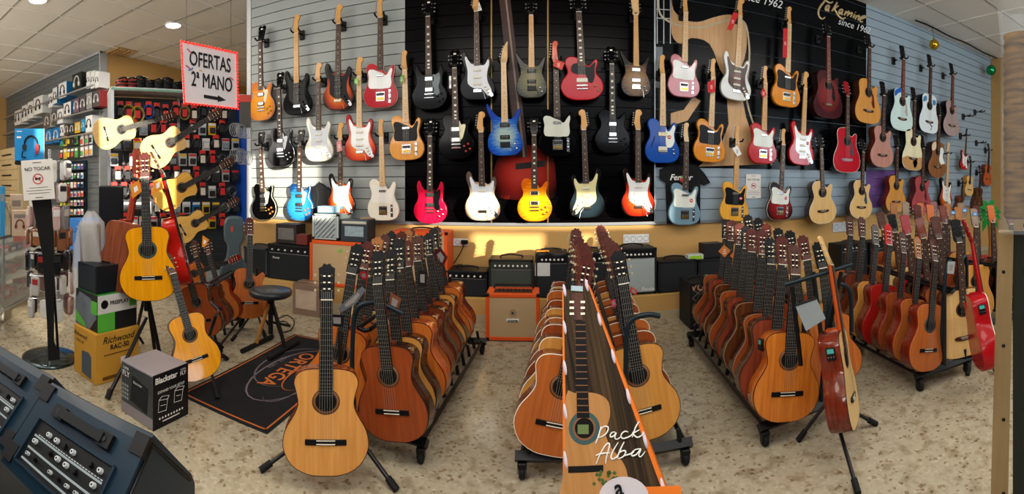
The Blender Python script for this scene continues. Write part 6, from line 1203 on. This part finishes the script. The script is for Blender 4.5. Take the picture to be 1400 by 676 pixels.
for x in (0, LG * .5): mb = MB(); mb.box(x, x + .035, -.34 if x == 0 else -.02, .04, TZ - .45 if x == 0 else 0, TZ, M('aeb3b3', .35, .4)); mb.box(x, x + .035, -.03, .04, 0, TZ, M('aeb3b3', .35, .4)); obj('upright', mb, t)
mb = MB(); mb.box(LG - .05, LG, -.3, .04, TZ - 1.6, TZ - .05, M('1d4fb0', .35)); obj('end_panel', mb, t, 'blue end panel')
mb = MB(); mb.box(0, LG, -.36, 0, .1, .16, M('9aa0a0', .4)); mb.box(0, LG, -.3, 0, 0, .1, DARKGREY); obj('plinth', mb, t)
def gpos(px, py, off=.12):
    p = on_plane(px, py, P1 + gn * off, gn); return p
def gth(name, label, cat, px, py, off, group): return thing(name, label, cat, mx=Matrix.Translation(gpos(px, py, off)) @ mg.to_3x3().to_4x4(), group=group)
def coil(px, py, r, col, label, g='coiled leads on the accessory shelving'):
    t = gth('cable_coil', label, 'cable', px, py, .16, g); mb = MB(); s = r / F * 5.3
    for k in range(4): mb.tube([((s - .006 * (k % 2)) * math.cos(a) * .8, (k - 1.5) * .012, (s - .004 * k) * math.sin(a)) for a in [2 * PI * j / 14 for j in range(15)]], .0075, M(col, .35, coat=.4), 5, False)
    obj('coil', mb, t); mb = MB(); mb.bbox(-.03, .03, -.03, -.022, -.045, .045, M('c22a2a' if col != '1a1a1c' else rsd.choice(['c22a2a', '2a2a2e', 'd0c8b8']), .4), .002, 1); obj('paper_label', mb, t)
    mb = MB(); mb.bbox(-.035, .035, -.02, .02, s * .9, s * .9 + .05, M('c8322a', .4), .003, 1); obj('header_card', mb, t)
for i, (x, col) in enumerate(((164, '1a1a1c'), (176, 'b0982a'), (188, 'b09a30'), (203, '2348b0'), (214, '1a1a1c'), (226, '1a1a1c'), (240, '2a2a2e'), (252, '8a7a3a'), (265, '1a1a1c'), (278, '1a1a1c'), (292, '2a3a50'), (306, '1a1a1c'))):
    coil(x, 153 + (i % 3) * 2, 11 if 170 < x < 195 else 9, col, '%s coiled lead, %s from left, top row of the accessory shelving' % ({'1a1a1c': 'black', 'b0982a': 'olive', 'b09a30': 'olive-yellow', '2348b0': 'blue', '2a2a2e': 'dark grey', '8a7a3a': 'khaki', '2a3a50': 'navy'}[col], ORD1[i]))
for j, y in enumerate((176, 197, 218, 240, 262, 284, 304)):
    for i in range(13):
        x = 156 + i * 13.4 + (j % 2) * 5
        if x > 322: continue
        k = rsd.choice(['coil', 'pack', 'pack', 'pedal', 'coil'] if i < 8 else ['disc', 'pack', 'pack', 'coil'])
        pos_ = '%s from left, %s row of the accessory shelving' % (ORD1[i], ORD1[j + 1])
        if k == 'coil': coil(x, y, 7.5, '1a1a1c', 'black coiled lead, ' + pos_)
        elif k == 'pack':
            c_ = rsd.choice(['b9c2c4', '2a2c30', 'c8b0ba', '1c6ea8', 'c9a428', 'a8adb0', '3a3c40']); t2 = gth('accessory_pack', {'b9c2c4': 'silver', '2a2c30': 'black', 'c8b0ba': 'pale pink', '1c6ea8': 'blue', 'c9a428': 'yellow', 'a8adb0': 'grey', '3a3c40': 'dark grey'}[c_] + ' hanging pack, ' + pos_, 'pack', x, y, .14, 'packs on the accessory shelving')
            mb = MB(); mb.bbox(-.05, .05, -.004, .004, -.08, .07, M(c_, .25, coat=.5), .002, 1); obj('card', mb, t2); mb = MB(); mb.bbox(-.035, .035, -.03, -.004, -.06, .01, M(rsd.choice(['1a1a1c', '7a8a90', 'c8c8c4', '2a2a2e']), .25, coat=.4), .008, 2); obj('plastic_bubble', mb, t2); mb = MB(); mb.box(-.045, .045, -.006, -.004, .035, .062, M(rsd.choice(['c22a2a', 'd8d8d4', 'd8b020']), .4)); obj('printed_header', mb, t2)
        elif k == 'disc':
            t2 = gth('cable_stack', 'stack of thin grey rings, ' + pos_, 'cable', x, y, .14, 'ring stacks on the accessory shelving'); mb = MB()
            for q_ in range(5): mb.tube([(.05 * math.cos(a), -.03 + q_ * .018, .06 * math.sin(a)) for a in [2 * PI * z_ / 12 for z_ in range(13)]], .005, M('5a5d60', .3, .5), 5, False)
            obj('ring_stack', mb, t2)
        else:
            t2 = gth('microphone', 'black microphone hanging head down, ' + pos_, 'microphone', x, y, .14, 'microphones on the accessory shelving'); mb = MB(); mb.lathe([(.0001, .07), (.011, .07), (.016, -.03), (.018, -.04)], (0, 0, 0), M('1c1c1e', .4), 10); obj('handle', mb, t2); mb = MB(); mb.ball((0, 0, -.055), .026, M('4a4a4c', .4, .6, var=.5, scale=300), 6); obj('mesh_head', mb, t2)
# coils on top of the shelving
rs = random.Random(9)
for i in range(13):
    x = 168 + i * 12; t2 = gth('cable_coil', '%s coiled cable lying on top of the accessory shelving, %s from the left' % ('red-black' if i < 2 else 'black', ORD1[i]), 'cable', x, 126 if i > 1 else 122, .12, 'coiled cables on top of the shelving')
    t2.matrix_basis.translation.z = TZ + .002 if 0 else TZ; t2.location.z = TZ + .003
    mb = MB()
    for k in range(7 if i < 2 else 6 + i % 3): mb.tube([(.075 * math.cos(a) * (1 + .1 * rs.random()), .075 * math.sin(a), .012 + k * .02 + .008 * math.sin(3 * a + k)) for a in [2 * PI * j / 12 for j in range(13)]], .011, M('8c2c1c', .4) if (i < 2 and k % 2) else M('121214', .4), 5, False)
    obj('coil', mb, t2); mb = MB(); mb.bbox(.06, .09, -.012, .012, -.002, .12, M('3a3a3c', .5), .003, 1); obj('tie', mb, t2)
# straps rack beyond the blue panel
for i in range(4):
    x = 326 + (i % 2) * 9; y = (178, 180, 212, 216)[i]; p = at_r(x, y, 4.85); t2 = thing('ring_bundle', 'bundle of silver rings hanging between the blue panel and the slat wall, %s' % ('upper left', 'upper right', 'lower left', 'lower right')[i], 'rings', p, -ang(x), group='ring bundles by the slat wall edge'); mb = MB()
    for q_ in range(5): mb.tube([(-.05 + q_ * .022 + .045 * math.cos(a), -.03 + q_ * .015, .075 * math.sin(a)) for a in [2 * PI * z_ / 12 for z_ in range(13)]], .004, M('8c8e90', .3, .8), 5, False)
    obj('ring', mb, t2)
for i in range(3):
    p = at_r(330 + i * 5, 140, 4.85); t2 = thing('strap_pack', 'red-topped strap pack hanging beside the slat wall edge, %s from the left' % ORD1[i], 'pack', p, -ang(330), group='strap packs by the slat wall edge'); mb = MB(); mb.bbox(-.022, .022, -.01, .01, -.28, 0, M('3a3630', .4), .003, 1); obj('strap', mb, t2); mb = MB(); mb.bbox(-.026, .026, -.012, .012, 0, .08, M('b8321e', .4), .002, 1); obj('header_card', mb, t2)
# ---------- sale sign with red lights ----------
rs1, rs2 = 3.05, 3.25
c4 = [at_r(247, 57, rs1), at_r(323, 73, rs2), at_r(325, 149, rs2), at_r(252, 141, rs1)]
c = sum(c4, Vector()) / 4; xd = ((c4[1] - c4[0]) + (c4[2] - c4[3])); zd = ((c4[0] - c4[3]) + (c4[1] - c4[2])); mx = frame(c, zd.cross(Vector((0, 0, 1)).cross(zd)) if 0 else xd, Vector((0, 0, 1)))
inv = mx.inverted(); q = [inv @ p for p in c4]; t = thing('hanging_sign', 'white sale sign with black lettering, arrow and red light border hanging from the ceiling', 'sign', mx=mx)
pl = [(p.x, p.z) for p in q][::-1]
mb = MB(); mb.prism(pl, 0, .012, M('c9c4c6', .4, var=.15, scale=3)); obj('panel', mb, t)
ex = Vector((q[1].x - q[0].x, 0, q[1].z - q[0].z)).normalized(); ez = Vector((0, 0, 1)); W_ = (q[1].x - q[0].x)
mb = MB(); KB = M('17161a', .5)
def sp_(u, v): a = q[3].lerp(q[2], u); b_ = q[0].lerp(q[1], u); p = a.lerp(b_, v); return Vector((p.x, -.002, p.z))
[(text(mb, 'OFERTAS', .145, KB, sp_(.5, .74) + ex * e__ + ez * f__, ex, ez, sx=.56, thick=.0015 + e__ * .01), text(mb, '2ª MANO', .145, KB, sp_(.52, .4) + ex * e__ + ez * f__, ex, ez, sx=.56, thick=.0015 + e__ * .01)) for e__, f__ in ((0, 0), (.0035, 0), (.0018, .002), (.0018, -.002))]
a, b_ = sp_(.36, .15), sp_(.62, .14); n_v = Vector((0, 0, .012)); e_ = sp_(.78, .13)
mb.add([a - n_v, b_ - n_v, b_ + n_v, a + n_v], [(0, 1, 2, 3)], KB); mb.add([b_ - n_v * 2, e_, b_ + n_v * 2], [(0, 1, 2)], KB); obj('lettering', mb, t)
mb = MB()
for (u, v), (u2, v2), cc_ in (((.06, .62), (.14, .56), 'b0527a'), ((.1, .55), (.18, .6), '3a7ab0'), ((.1, .9), (.16, .82), 'b0627a'), ((.85, .55), (.92, .5), 'c07a8a'), ((.3, .58), (.34, .56), 'c8a05a')): mb.tube([sp_(u, v), sp_((u + u2) / 2 + .02, (v + v2) / 2), sp_(u2, v2)], .005, M(cc_, .4), 5)
obj('paper_streamers', mb, t)
RL_ = emis('ff2a22', 2.2); mb = MB()
for i in range(4):
    a, b_ = q[i], q[(i + 1) % 4]; nb = 17
    for k in range(nb): p = a.lerp(b_, k / nb); mb.ball((p.x, -.006, p.z), .0085, RL_, 4)
for i in range(4): mb.tube([q[i] + Vector((0, -.004, 0)), q[(i + 1) % 4] + Vector((0, -.004, 0))], .004, M('a02a26', .4), 5)
lb = obj('light_string', mb, t, 'red light string')
for i in (0, 1): mb = MB(); top = inv @ (Vector((c4[i].x, c4[i].y, H))); mb.tube([q[i].lerp(q[1 - i], .1), top.lerp(inv @ Vector((c4[1 - i].x, c4[1 - i].y, H)), .1)], .002, STEEL, 4); obj('wire', mb, t)
# ---------- black loudspeaker, wrapped one, yellow-back guitar case ----------
t = thing('loudspeaker', 'tall black loudspeaker on a white pole behind the brown side-on guitar', 'loudspeaker', at_r(152, 330, 3.3), -ang(152)); hh = (332 - 256) / F * 3.3; w = 17 / F * 3.3
mb = MB(); mb.bbox(-w, w, 0, .25, 0, hh, M('121416', .5), .012, 2); obj('cabinet', mb, t); mb = MB(); mb.box(-w + .012, w - .012, -.003, 0, .012, hh - .012, M('16181b', .8, var=.5, scale=240)); obj('speaker_grille', mb, t); mb = MB(); mb.lathe([(.0001, -.005), (.012, -.005)], (0, 0, hh * .2), ALU, 10, 'y'); obj('badge', mb, t)
mb = MB(); p = at_r(152, 330, 3.3); mb.tube([(0, .12, -p.z + .02), (0, .12, 0)], .018, STEEL, 8); [mb.tube([(0, .12, -p.z + .4), (x, y, -p.z + .01)], .011, STEEL, 6) for x, y in ((.25, .1), (-.2, .3), (-.1, -.12))]; obj('tripod_pole', mb, t)
p = at_r(124, 366, 3.0); t = thing('wrapped_loudspeaker', 'loudspeaker wrapped in crumpled clear plastic behind the stacked boxes', 'loudspeaker', (p.x, p.y, 0), -ang(124)); z1 = at_r(124, 300, 3.0).z
mb = MB(); mb.bbox(-.07, .07, -.04, .07, .3, z1 - .02, M('8a8078', .5), .02, 2); obj('cabinet', mb, t); mb = MB(); mb.tube([(0, 0, 0), (0, 0, .3)], .03, STEEL, 8); obj('pole', mb, t)
mb = MB(); rs = random.Random(4); prof = []; N_ = 44; vs = []; fs = []
for i in range(10):
    z = .35 + (z1 - .3) * i / 9 ; 
    for k in range(N_):
        a = 2 * PI * k / N_; r0 = (.1 + .012 * math.sin(3 * a + i) + .02 * math.sin(7 * a + i * .6) * (1 if i < 7 else .3) + .006 * rs.random()) * (1 if i < 8 else (.85 if i == 8 else .25)); vs.append((r0 * math.cos(a), r0 * math.sin(a) * .85 + .02, z + .01 * rs.random()))
for i in range(9):
    for k in range(N_): fs.append((i * N_ + k, i * N_ + (k + 1) % N_, (i + 1) * N_ + (k + 1) % N_, (i + 1) * N_ + k))
mb.add(vs, fs, glass('e4e4e2', .35, .12), True); obj('plastic_wrap', mb, t, 'clear plastic wrap')
# grey instrument case
A = at_r(320, 432, 4.2); t = thing('instrument_case', 'grey-green hard guitar case standing behind the cutaway guitar on its stand', 'case', (A.x, A.y, 0), -ang(320)); z1 = at_r(320, 296, 4.2).z; s = z1 / 1.0
cs = [(0, 0), (.12, .01), (.19, .08), (.2, .2), (.15, .32), (.15, .42), (.13, .5), (.085, .56), (.07, .7), (.1, .76), (.105, .9), (.08, .98), (0, 1)]; o_ = catmull([(x * s * 1.0, z * s) for x, z in cs] + [(-x * s, z * s) for x, z in cs[::-1] if x > 0], 3)
mb = MB(); mb.prism(o_, 0, .12, M('46555a', .35, coat=.3, var=.2), r=.02); obj('shell', mb, t)
for z in (.15, .45, .8): mb = MB(); mb.bbox(.12 * s, .16 * s, .04, .07, z * s, z * s + .04, CHROME, .004, 1); obj('latch', mb, t)
mb = MB(); mb.bbox(-.03, -.01, -.004, 0, z1 * .84, z1 * .9, M('c23a32', .4), .001, 1); obj('sticker', mb, t, 'red sticker')
# orange price tags on the tree-stand guitars
for i, (pts, r) in enumerate((([(178, 254), (190, 246), (194, 262), (181, 272)], 2.75), ([(209, 248), (221, 243), (223, 258), (211, 266)], 2.72), ([(277, 322), (286, 328), (280, 338), (276, 338)], 2.9))):
    ps = [at_r(x, y, r) for x, y in pts]; c = sum(ps, Vector()) / 4; t2 = thing('price_tag', ('orange price tag on the brown side-on guitar neck', 'orange price tag hanging right of the yellow guitar neck', 'orange price tag below the honey slanting guitar')[i], 'tag', c); D = Vector((c.x, c.y, 0)).normalized() * .002
    mb = MB(); mb.add([p - c for p in ps] + [p - c + D for p in ps], [(0, 1, 2, 3), (7, 6, 5, 4), (0, 4, 5, 1), (1, 5, 6, 2), (2, 6, 7, 3), (3, 7, 4, 0)], M('d8861e', .5)); obj('card', mb, t2)
    m_ = [(p - c) * .4 - D * .5 for p in ps]; mb = MB(); mb.add(m_, [(0, 1, 2, 3)], WHITE); obj('printed_label', mb, t2)
# ---------- big amplifiers in the near left corner ----------
NA = M('0f2736', .36, var=.3, scale=150, coat=.1)
def combo(label, P2, P1, label2=None):
    a = (P2 - P1); L = a.length; mx = frame(P1, a, Vector((0, 0, 1))); t = thing('combo_amplifier', label, 'amplifier', mx=mx)
    z0 = -(P1.z) + .18
    # section in y (away) and z, apex at the origin
    sec = [(-.02, -.012), (.012, 0), (.2, -.21), (.22, -.25), (.22, z0), (-.2, z0), (-.2, -.2), (-.185, -.175)]
    mb = MB(); n = len(sec); vs = [(0, y, z) for y, z in sec] + [(L, y, z) for y, z in sec]
    mb.add(vs, [tuple(range(n)), tuple(range(n, 2 * n))[::-1]] + [(i, (i + 1) % n, n + (i + 1) % n, n + i) for i in range(n)], NA); obj('cabinet', mb, t)
    n0 = Vector((0, -.165, -.163)).normalized(); nn = Vector((0, -.163, .165)).normalized() # down the slope, outward normal
    O = Vector((0, -.02, -.012))
    def S(x, d, h=0): return O + Vector((x, 0, 0)) + n0 * d + nn * h
    def slab(mb, x0, x1, d0, d1, h0, h1, m):
        vs = [S(x, d, h) for h in (h0, h1) for x, d in ((x0, d0), (x1, d0), (x1, d1), (x0, d1))]; mb.add(vs, [(3, 2, 1, 0), (4, 5, 6, 7), (0, 1, 5, 4), (1, 2, 6, 5), (2, 3, 7, 6), (3, 0, 4, 7)], m)
    mb = MB(); slab(mb, .06, L - .06, .085, .225, .001, .003, BLACK); slab(mb, .06, L - .06, .082, .088, 0, .012, NA); slab(mb, .055, .062, .085, .225, 0, .012, NA); slab(mb, L - .062, L - .055, .085, .225, 0, .012, NA); slab(mb, .06, L - .06, .222, .228, 0, .01, NA)
    for d in (.132, .17, .205): slab(mb, .075, L - .075, d, d + .006, .003, .0045, M('8d9a9e', .4))
    pn = obj('control_panel', mb, t)
    for row_, d in ((0, .112), (1, .15), (2, .19)):
        for k in range(8):
            if (k * 7 + row_ * 3) % 5 == 0: continue
            x = .095 + k * (L - .19) / 7; mb = MB(); b0 = S(x, d, .003); b1 = S(x, d, .016); mb.tube([b0, b1], [.0085, .0068] if row_ < 2 else [.006, .005], M('c3c9ca', .3) if (k + row_) % 3 else BLACK, 10); mb.tube([b1, b1 + nn * .001], .003, BLACK, 6); obj('knob', mb, pn)
    mb = MB(); 
    for k in range(24): slab(mb, .09 + k * .012 * L / .45, .098 + k * .012 * L / .45, .127, .1295, .003, .004, M('b8bec0', .4))
    obj('printed_scale', mb, pn)
    mb = MB(); slab(mb, .1, .15, .02, .06, 0, .018, BLACK); slab(mb, L - .15, L - .1, .02, .06, 0, .018, BLACK); slab(mb, .13, L - .13, .026, .054, .014, .026, M('0d1114', .5)); h_ = obj('carry_handle', mb, t)
    for x in (.125, L - .125): mb = MB(); b0 = S(x, .04, .018); mb.tube([b0, b0 + nn * .003], .008, STEEL, 10); obj('screw', mb, h_)
    for x in (0.0, L):
        for d, hh2 in ((0., 0), (.21, 0)):
            mb = MB(); xx = (x - .004, x + .045) if x == 0 else (x - .045, x + .004); slab(mb, xx[0], xx[1], d - .02, d + .035, -.03, .006, BLACK); obj('corner', mb, t)
    mb = MB(); mb.tube([(L + .002, -.15, -.17), (L + .002, .0, -.02), (L + .002, .19, -.22)], .006, BLACK, 6); obj('edge_trim', mb, t)
    mb = MB(); nf = Vector((0, .188, -.21)).normalized(); nfo = Vector((0, .21, .188)).normalized(); vs = [Vector((x, .012, 0)) + nf * d + nfo * h for h in (0.001, .006) for x, d in ((.02, .02), (L - .02, .02), (L - .02, .27), (.02, .27))]; mb.add(vs, [(3, 2, 1, 0), (4, 5, 6, 7), (0, 1, 5, 4), (1, 2, 6, 5), (2, 3, 7, 6), (3, 0, 4, 7)], GRILLE); obj('speaker_grille', mb, t)
    return t
P1, P2 = at_r(68, 524, 1.54), at_r(207, 598, 1.215); P1.z = P2.z = .55
combo('black slanted combo amplifier with silver knobs, in the near left corner, right one of two', P2, P1)
d_ = (P2 - P1).normalized(); Q2 = at_r(78, 514, 1.6); Q2.z = .55; Q2 = P1 - d_ * .03 + Vector((0, .03, 0)); combo('black slanted combo amplifier cut by the left picture edge, left one of two', Q2, Q2 - d_ * .45)
c = (P1 + P2) / 2 - d_ * .22; t = thing('low_plinth', 'low wooden plinth under the two slanted amplifiers, bottom left', 'plinth', (c.x, c.y, 0), math.atan2(d_.y, d_.x)); mb = MB(); mb.bbox(-.5, .46, -.3, .22, 0, .178, wood('7d6a4c', '99855f', .5, .1), .005, 1); obj('top_board', mb, t)
mb = MB(); mb.bbox(-.44, -.2, -.302, -.29, .03, .15, wood('8d774f', 'a89262', .5, .1), .003, 1); obj('front_panel', mb, t)
mb = MB(); mb.bbox(-.16, .1, -.304, -.29, .03, .15, M('b0724e', .5), .003, 1); obj('front_panel', mb, t, 'reddish front panel')

# ---------- right side ----------
# palm tree cut-out
c = at_r(1352, 288, 4.4); t = thing('palm_cutout', 'green palm tree decoration standing behind the far right guitars', 'decoration', c, -ang(1352)); mb = MB(); GNP = M('1f8a3c', .35, var=.5, scale=20)
s_ = 4.4 / F
for k, (a, l) in enumerate(((-170, 24), (-205, 21), (-142, 26), (-112, 24), (-82, 24), (-55, 22), (-20, 18), (12, 18), (42, 17), (75, 23), (110, 22), (135, 17))):
    a = math.radians(a); d = Vector((math.cos(a), math.sin(a))); n_ = Vector((-d.y, d.x)); L = l * s_; pts = []
    for f, w in ((.0, .01), (.35, .018), (.6, .026), (.8, .02), (1, .0), (.8, -.02), (.6, -.026), (.35, -.018), (.0, -.01)): pts.append(d * L * f + n_ * w + Vector((0, -f * f * .05)))
    mb.prism([(p.x, p.y) for p in pts], -.006 - .003 * k, -.003 * k, GNP)
obj('palm_leaves', mb, t); mb = MB(); mb.tube([(0, .01, 0), (.03, .01, -.3), (.0, .01, -c.z + .02)], .03, wood('a86a34', 'c58848', .5, .1), 8); obj('trunk', mb, t); mb = MB(); mb.bbox(-.15, .15, -.1, .1, -c.z, -c.z + .03, wood('a86a34', 'c58848', .5, .1), .004, 1); obj('base', mb, t)
for i, (px, py) in enumerate(((1303, 291), (1319, 288), (1333, 293))):
    t = thing('clip_tuner', 'small blue clip-on tuner on a headstock in the far corner rack, %s from left' % ORD1[i], 'tuner', at_r(px, py, 3.35), -ang(px)); mb = MB(); mb.bbox(-.018, .018, -.012, .0, -.014, .014, M('1f6fc0', .3), .004, 2); obj('housing', mb, t); mb = MB(); mb.box(-.012, .012, -.0135, -.012, -.009, .009, M('9ac8e8', .3)); obj('screen', mb, t)
# ornaments
for px, py, r, col, lab in ((1277, 61, 7.0, 'c8a02a', 'gold bauble hanging from the ceiling edge above the white acoustic guitars'), (1355, 96, 7.6, '1f9a5c', 'green bauble hanging from the ceiling edge at the right')):
    p = at_y(px, py, YW - .2); p.z = p.z; R_ = 7 / F * p.xy.length; t = thing('bauble', lab, 'bauble', p, group='baubles along the ceiling'); mb = MB(); mb.ball((0, 0, 0), R_, M(col, .15, .85), 12); obj('ball', mb, t); mb = MB(); mb.lathe([(.02, R_ - .005), (.02, R_ + .02), (.0001, R_ + .02)], (0, 0, 0), M('c8b060', .3, .9), 10); mb.tube([(0, 0, R_ + .02), (0, .05, H - p.z)], .004, BLACK, 4); obj('cap', mb, t)
t = thing('ceiling_garland', 'dark cord running along the ceiling edge above the right-hand slats', 'garland', at_y(1268, 42, YW - .1)); o_ = t.location.copy(); mb = MB()
mb.tube([Vector((x, YW - .16, H - .02 - .02 * math.sin(x * 3) ** 2)) - o_ for x in [4.9 + .24 * k for k in range(11)]], .013, BLACK, 5); obj('cord', mb, t)
# near right edge: display panel and straw roll
r_ = .95; D = Vector((math.sin(ang(1385)), math.cos(ang(1385)), 0)); Xr = Vector((D.y, -D.x, 0))
a = at_r(1354, 676, r_); 
t = thing('perforated_divider', 'perforated dark panel with a worn cream wooden edge at the extreme right', 'panel', (at_r(1372, 300, r_).x, at_r(1372, 300, r_).y, 0), -ang(1385)); CW2 = wood('7d6748', '96805c', .6, 0, (14, 14, 2))
z1 = at_r(1372, 318, r_).z
mb = MB(); mb.prism([(-.022, 0), (.02, 0), (.022, z1), (-.012, z1)], 0, .05, CW2); mb.v = [(x - (1 - z / z1) * .022, y, z) for x, y, z in mb.v]
for k in range(7): mb.lathe([(.0001, -.001), (.004, -.001), (.004, .0)], (0, 0, .1 + k * .16), BLACK, 8, 'y')
obj('wooden_edge', mb, t)
mb = MB(); mb.box(.02, .3, .004, .03, 0, z1, M('20241f', .7)); 
for k in range(12):
    for j in range(4): mb.lathe([(.0001, .003), (.008, .003)], (.05 + j * .06, 0, .06 + k * .1), BLACK, 8, 'y')
obj('perforated_board', mb, t)
t = thing('straw_roll', 'woven straw roll in clear plastic at the top right edge', 'straw roll', (at_r(1390, 300, .9).x, at_r(1390, 300, .9).y, z1 + .002), -ang(1390)); zt2 = at_r(1390, 30, .9).z - z1; ST = wood('3d290f', '8f6a34', .8, 0, (10, 10, 60))
mb = MB(); pr = []; 
for k in range(40): pr.append((.038 + .003 * (k % 2), .03 + (zt2 - .05) * k / 39 * 1.0))
mb.lathe([(.0001, .03)] + pr + [(.0001, zt2 - .02)], (.012, .04, 0), ST, 20); obj('woven_straw', mb, t)
mb = MB(); mb.lathe([(.052, 0), (.047, zt2 * .1), (.047, zt2 * .9), (.05, zt2), (.056, zt2 + .05)], (.012, .04, 0), glass('cfe0ea', .12, .15), 20); obj('plastic_sleeve', mb, t, 'clear bluish plastic sleeve')

# ---------- lamps ----------
def downlight(px, py, label, e=60, cool=(1, .95, .88)):
    p = at_r(px, py, F * (H - E) / (PY0 - py)); t = thing('ceiling_light', label, 'light', (p.x, p.y, H - .001), group=None)
    mb = MB(); mb.lathe([(.115, -.014), (.135, -.010), (.135, .0)], (0, 0, 0), WHITE, 24); obj('rim', mb, t); mb = MB(); mb.lathe([(.0001, -.014), (.115, -.014)], (0, 0, 0), emis('fff8ec', 6), 24); obj('diffuser', mb, t)
    l = bpy.data.lights.new('downlight', 'AREA'); l.shape = 'DISK'; l.size = .22; l.energy = e; l.color = cool; o = bpy.data.objects.new('downlight_lamp', l); COL.objects.link(o); o.parent = t; o.location = (0, 0, -.03)
downlight(237, 34, 'round white ceiling downlight above the sale sign', 45)
downlight(52, -1, 'round white ceiling downlight at the top left picture edge', 45)
t = thing('ceiling_vent', 'small square yellowed ceiling vent by the ochre wall', 'vent', (lambda p: (p.x, p.y, H - .001))(at_r(162, 72, F * (H - E) / (PY0 - 72)))); mb = MB()
for k in range(5): mb.bbox(-.28, .28, -.2 + k * .09, -.16 + k * .09, -.02, 0, M('b08a5a', .5), .003, 1)
mb.box(-.3, .3, -.23, .23, -.006, 0, M('c0a87a', .5)); obj('grille', mb, t)
def area(name, loc, tgt, sx, sy, e, col):
    l = bpy.data.lights.new(name, 'AREA'); l.shape = 'RECTANGLE'; l.size = sx; l.size_y = sy; l.energy = e; l.color = col; o = bpy.data.objects.new(name, l); COL.objects.link(o); o.location = loc
    d = Vector(tgt) - Vector(loc); o.rotation_euler = d.to_track_quat('-Z', 'Y').to_euler(); return o
area('ceiling_fill', (0, .6, H - .1), (0, 1.2, 0), 3., 1.2, 90, (1, .93, .84))  # broad overhead fill panels added to light the room, not fixtures
area('ceiling_fill', (3.8, .8, H - .1), (3.8, 1.6, 0), 2.4, 1.2, 60, (1, .95, .9))
area('ceiling_fill', (-4.6, 1.4, H - .1), (-4.6, 1.6, 0), 2.4, 1.2, 70, (1, .9, .78))
area('ceiling_fill', (-8.2, 1.4, H - .1), (-8.2, 1.8, 0), 2.4, 1.2, 70, (1, .9, .78))
area('window_daylight', (6.5, YF + .1, 1.9), (3.5, 4, 1.2), 1.6, 1.2, 110, (.72, .87, 1.))  # added panel standing in for cool daylight from the front
area('ceiling_fill', (.8, -1.3, H - .08), (.8, 2.4, .6), 9., 1., 150, (.95, .97, 1.))  # very wide soft fill, added; no such fixture overhead
area('window_daylight', (-5.2, YF + .5, 2.5), (-5.2, YF + 2., H + .6), 7., 1., 210, (1, .95, .9))  # added uplight that brightens the left ceiling
area('window_daylight', (4.4, YF + .5, 2.5), (4.4, YF + 2., H + .6), 6., 1., 100, (.92, .96, 1.))  # added uplight for the ceiling on the right
area('window_daylight', (-6.5, YF + .1, 2.4), (-5.5, 4, 1.2), 2., 1.2, 110, (1, .96, .9))  # added warm panel standing in for daylight at the left
s = bpy.data.lights.new('sun', 'SUN'); s.energy = 17; s.angle = .009; s.color = (1., .9, .74); o = bpy.data.objects.new('sun', s); COL.objects.link(o); o.rotation_euler = SUN.to_track_quat('-Z', 'Y').to_euler(); o.location = (6, -5, 4)
w = bpy.data.worlds.new('daylight'); S.world = w; w.use_nodes = True; w.node_tree.nodes['Background'].inputs[0].default_value = (.75, .85, 1, 1); w.node_tree.nodes['Background'].inputs[1].default_value = .6
cam = bpy.data.cameras.new('camera'); co = bpy.data.objects.new('camera', cam); COL.objects.link(co); co.location = (0, 0, E); co.rotation_euler = (PI / 2, 0, 0)
cam.type = 'PANO'; cam.panorama_type = 'CENTRAL_CYLINDRICAL'; cam.central_cylindrical_radius = 1.
cam.central_cylindrical_range_u_min = -PX0 / F; cam.central_cylindrical_range_u_max = (1400 - PX0) / F
cam.central_cylindrical_range_v_min = -(676 - PY0) / F; cam.central_cylindrical_range_v_max = PY0 / F
cam.clip_start = .02; S.camera = co
S.view_settings.view_transform = 'Standard'; S.view_settings.look = 'None'; S.view_settings.exposure = -.25; S.view_settings.gamma = 1.; S.view_settings.use_curve_mapping = False
S.cycles.max_bounces = 6; S.cycles.transparent_max_bounces = 8; S.cycles.use_denoising = True; S.cycles.sample_clamp_indirect = 6.
S.cycles.caustics_reflective = False; S.cycles.caustics_refractive = False
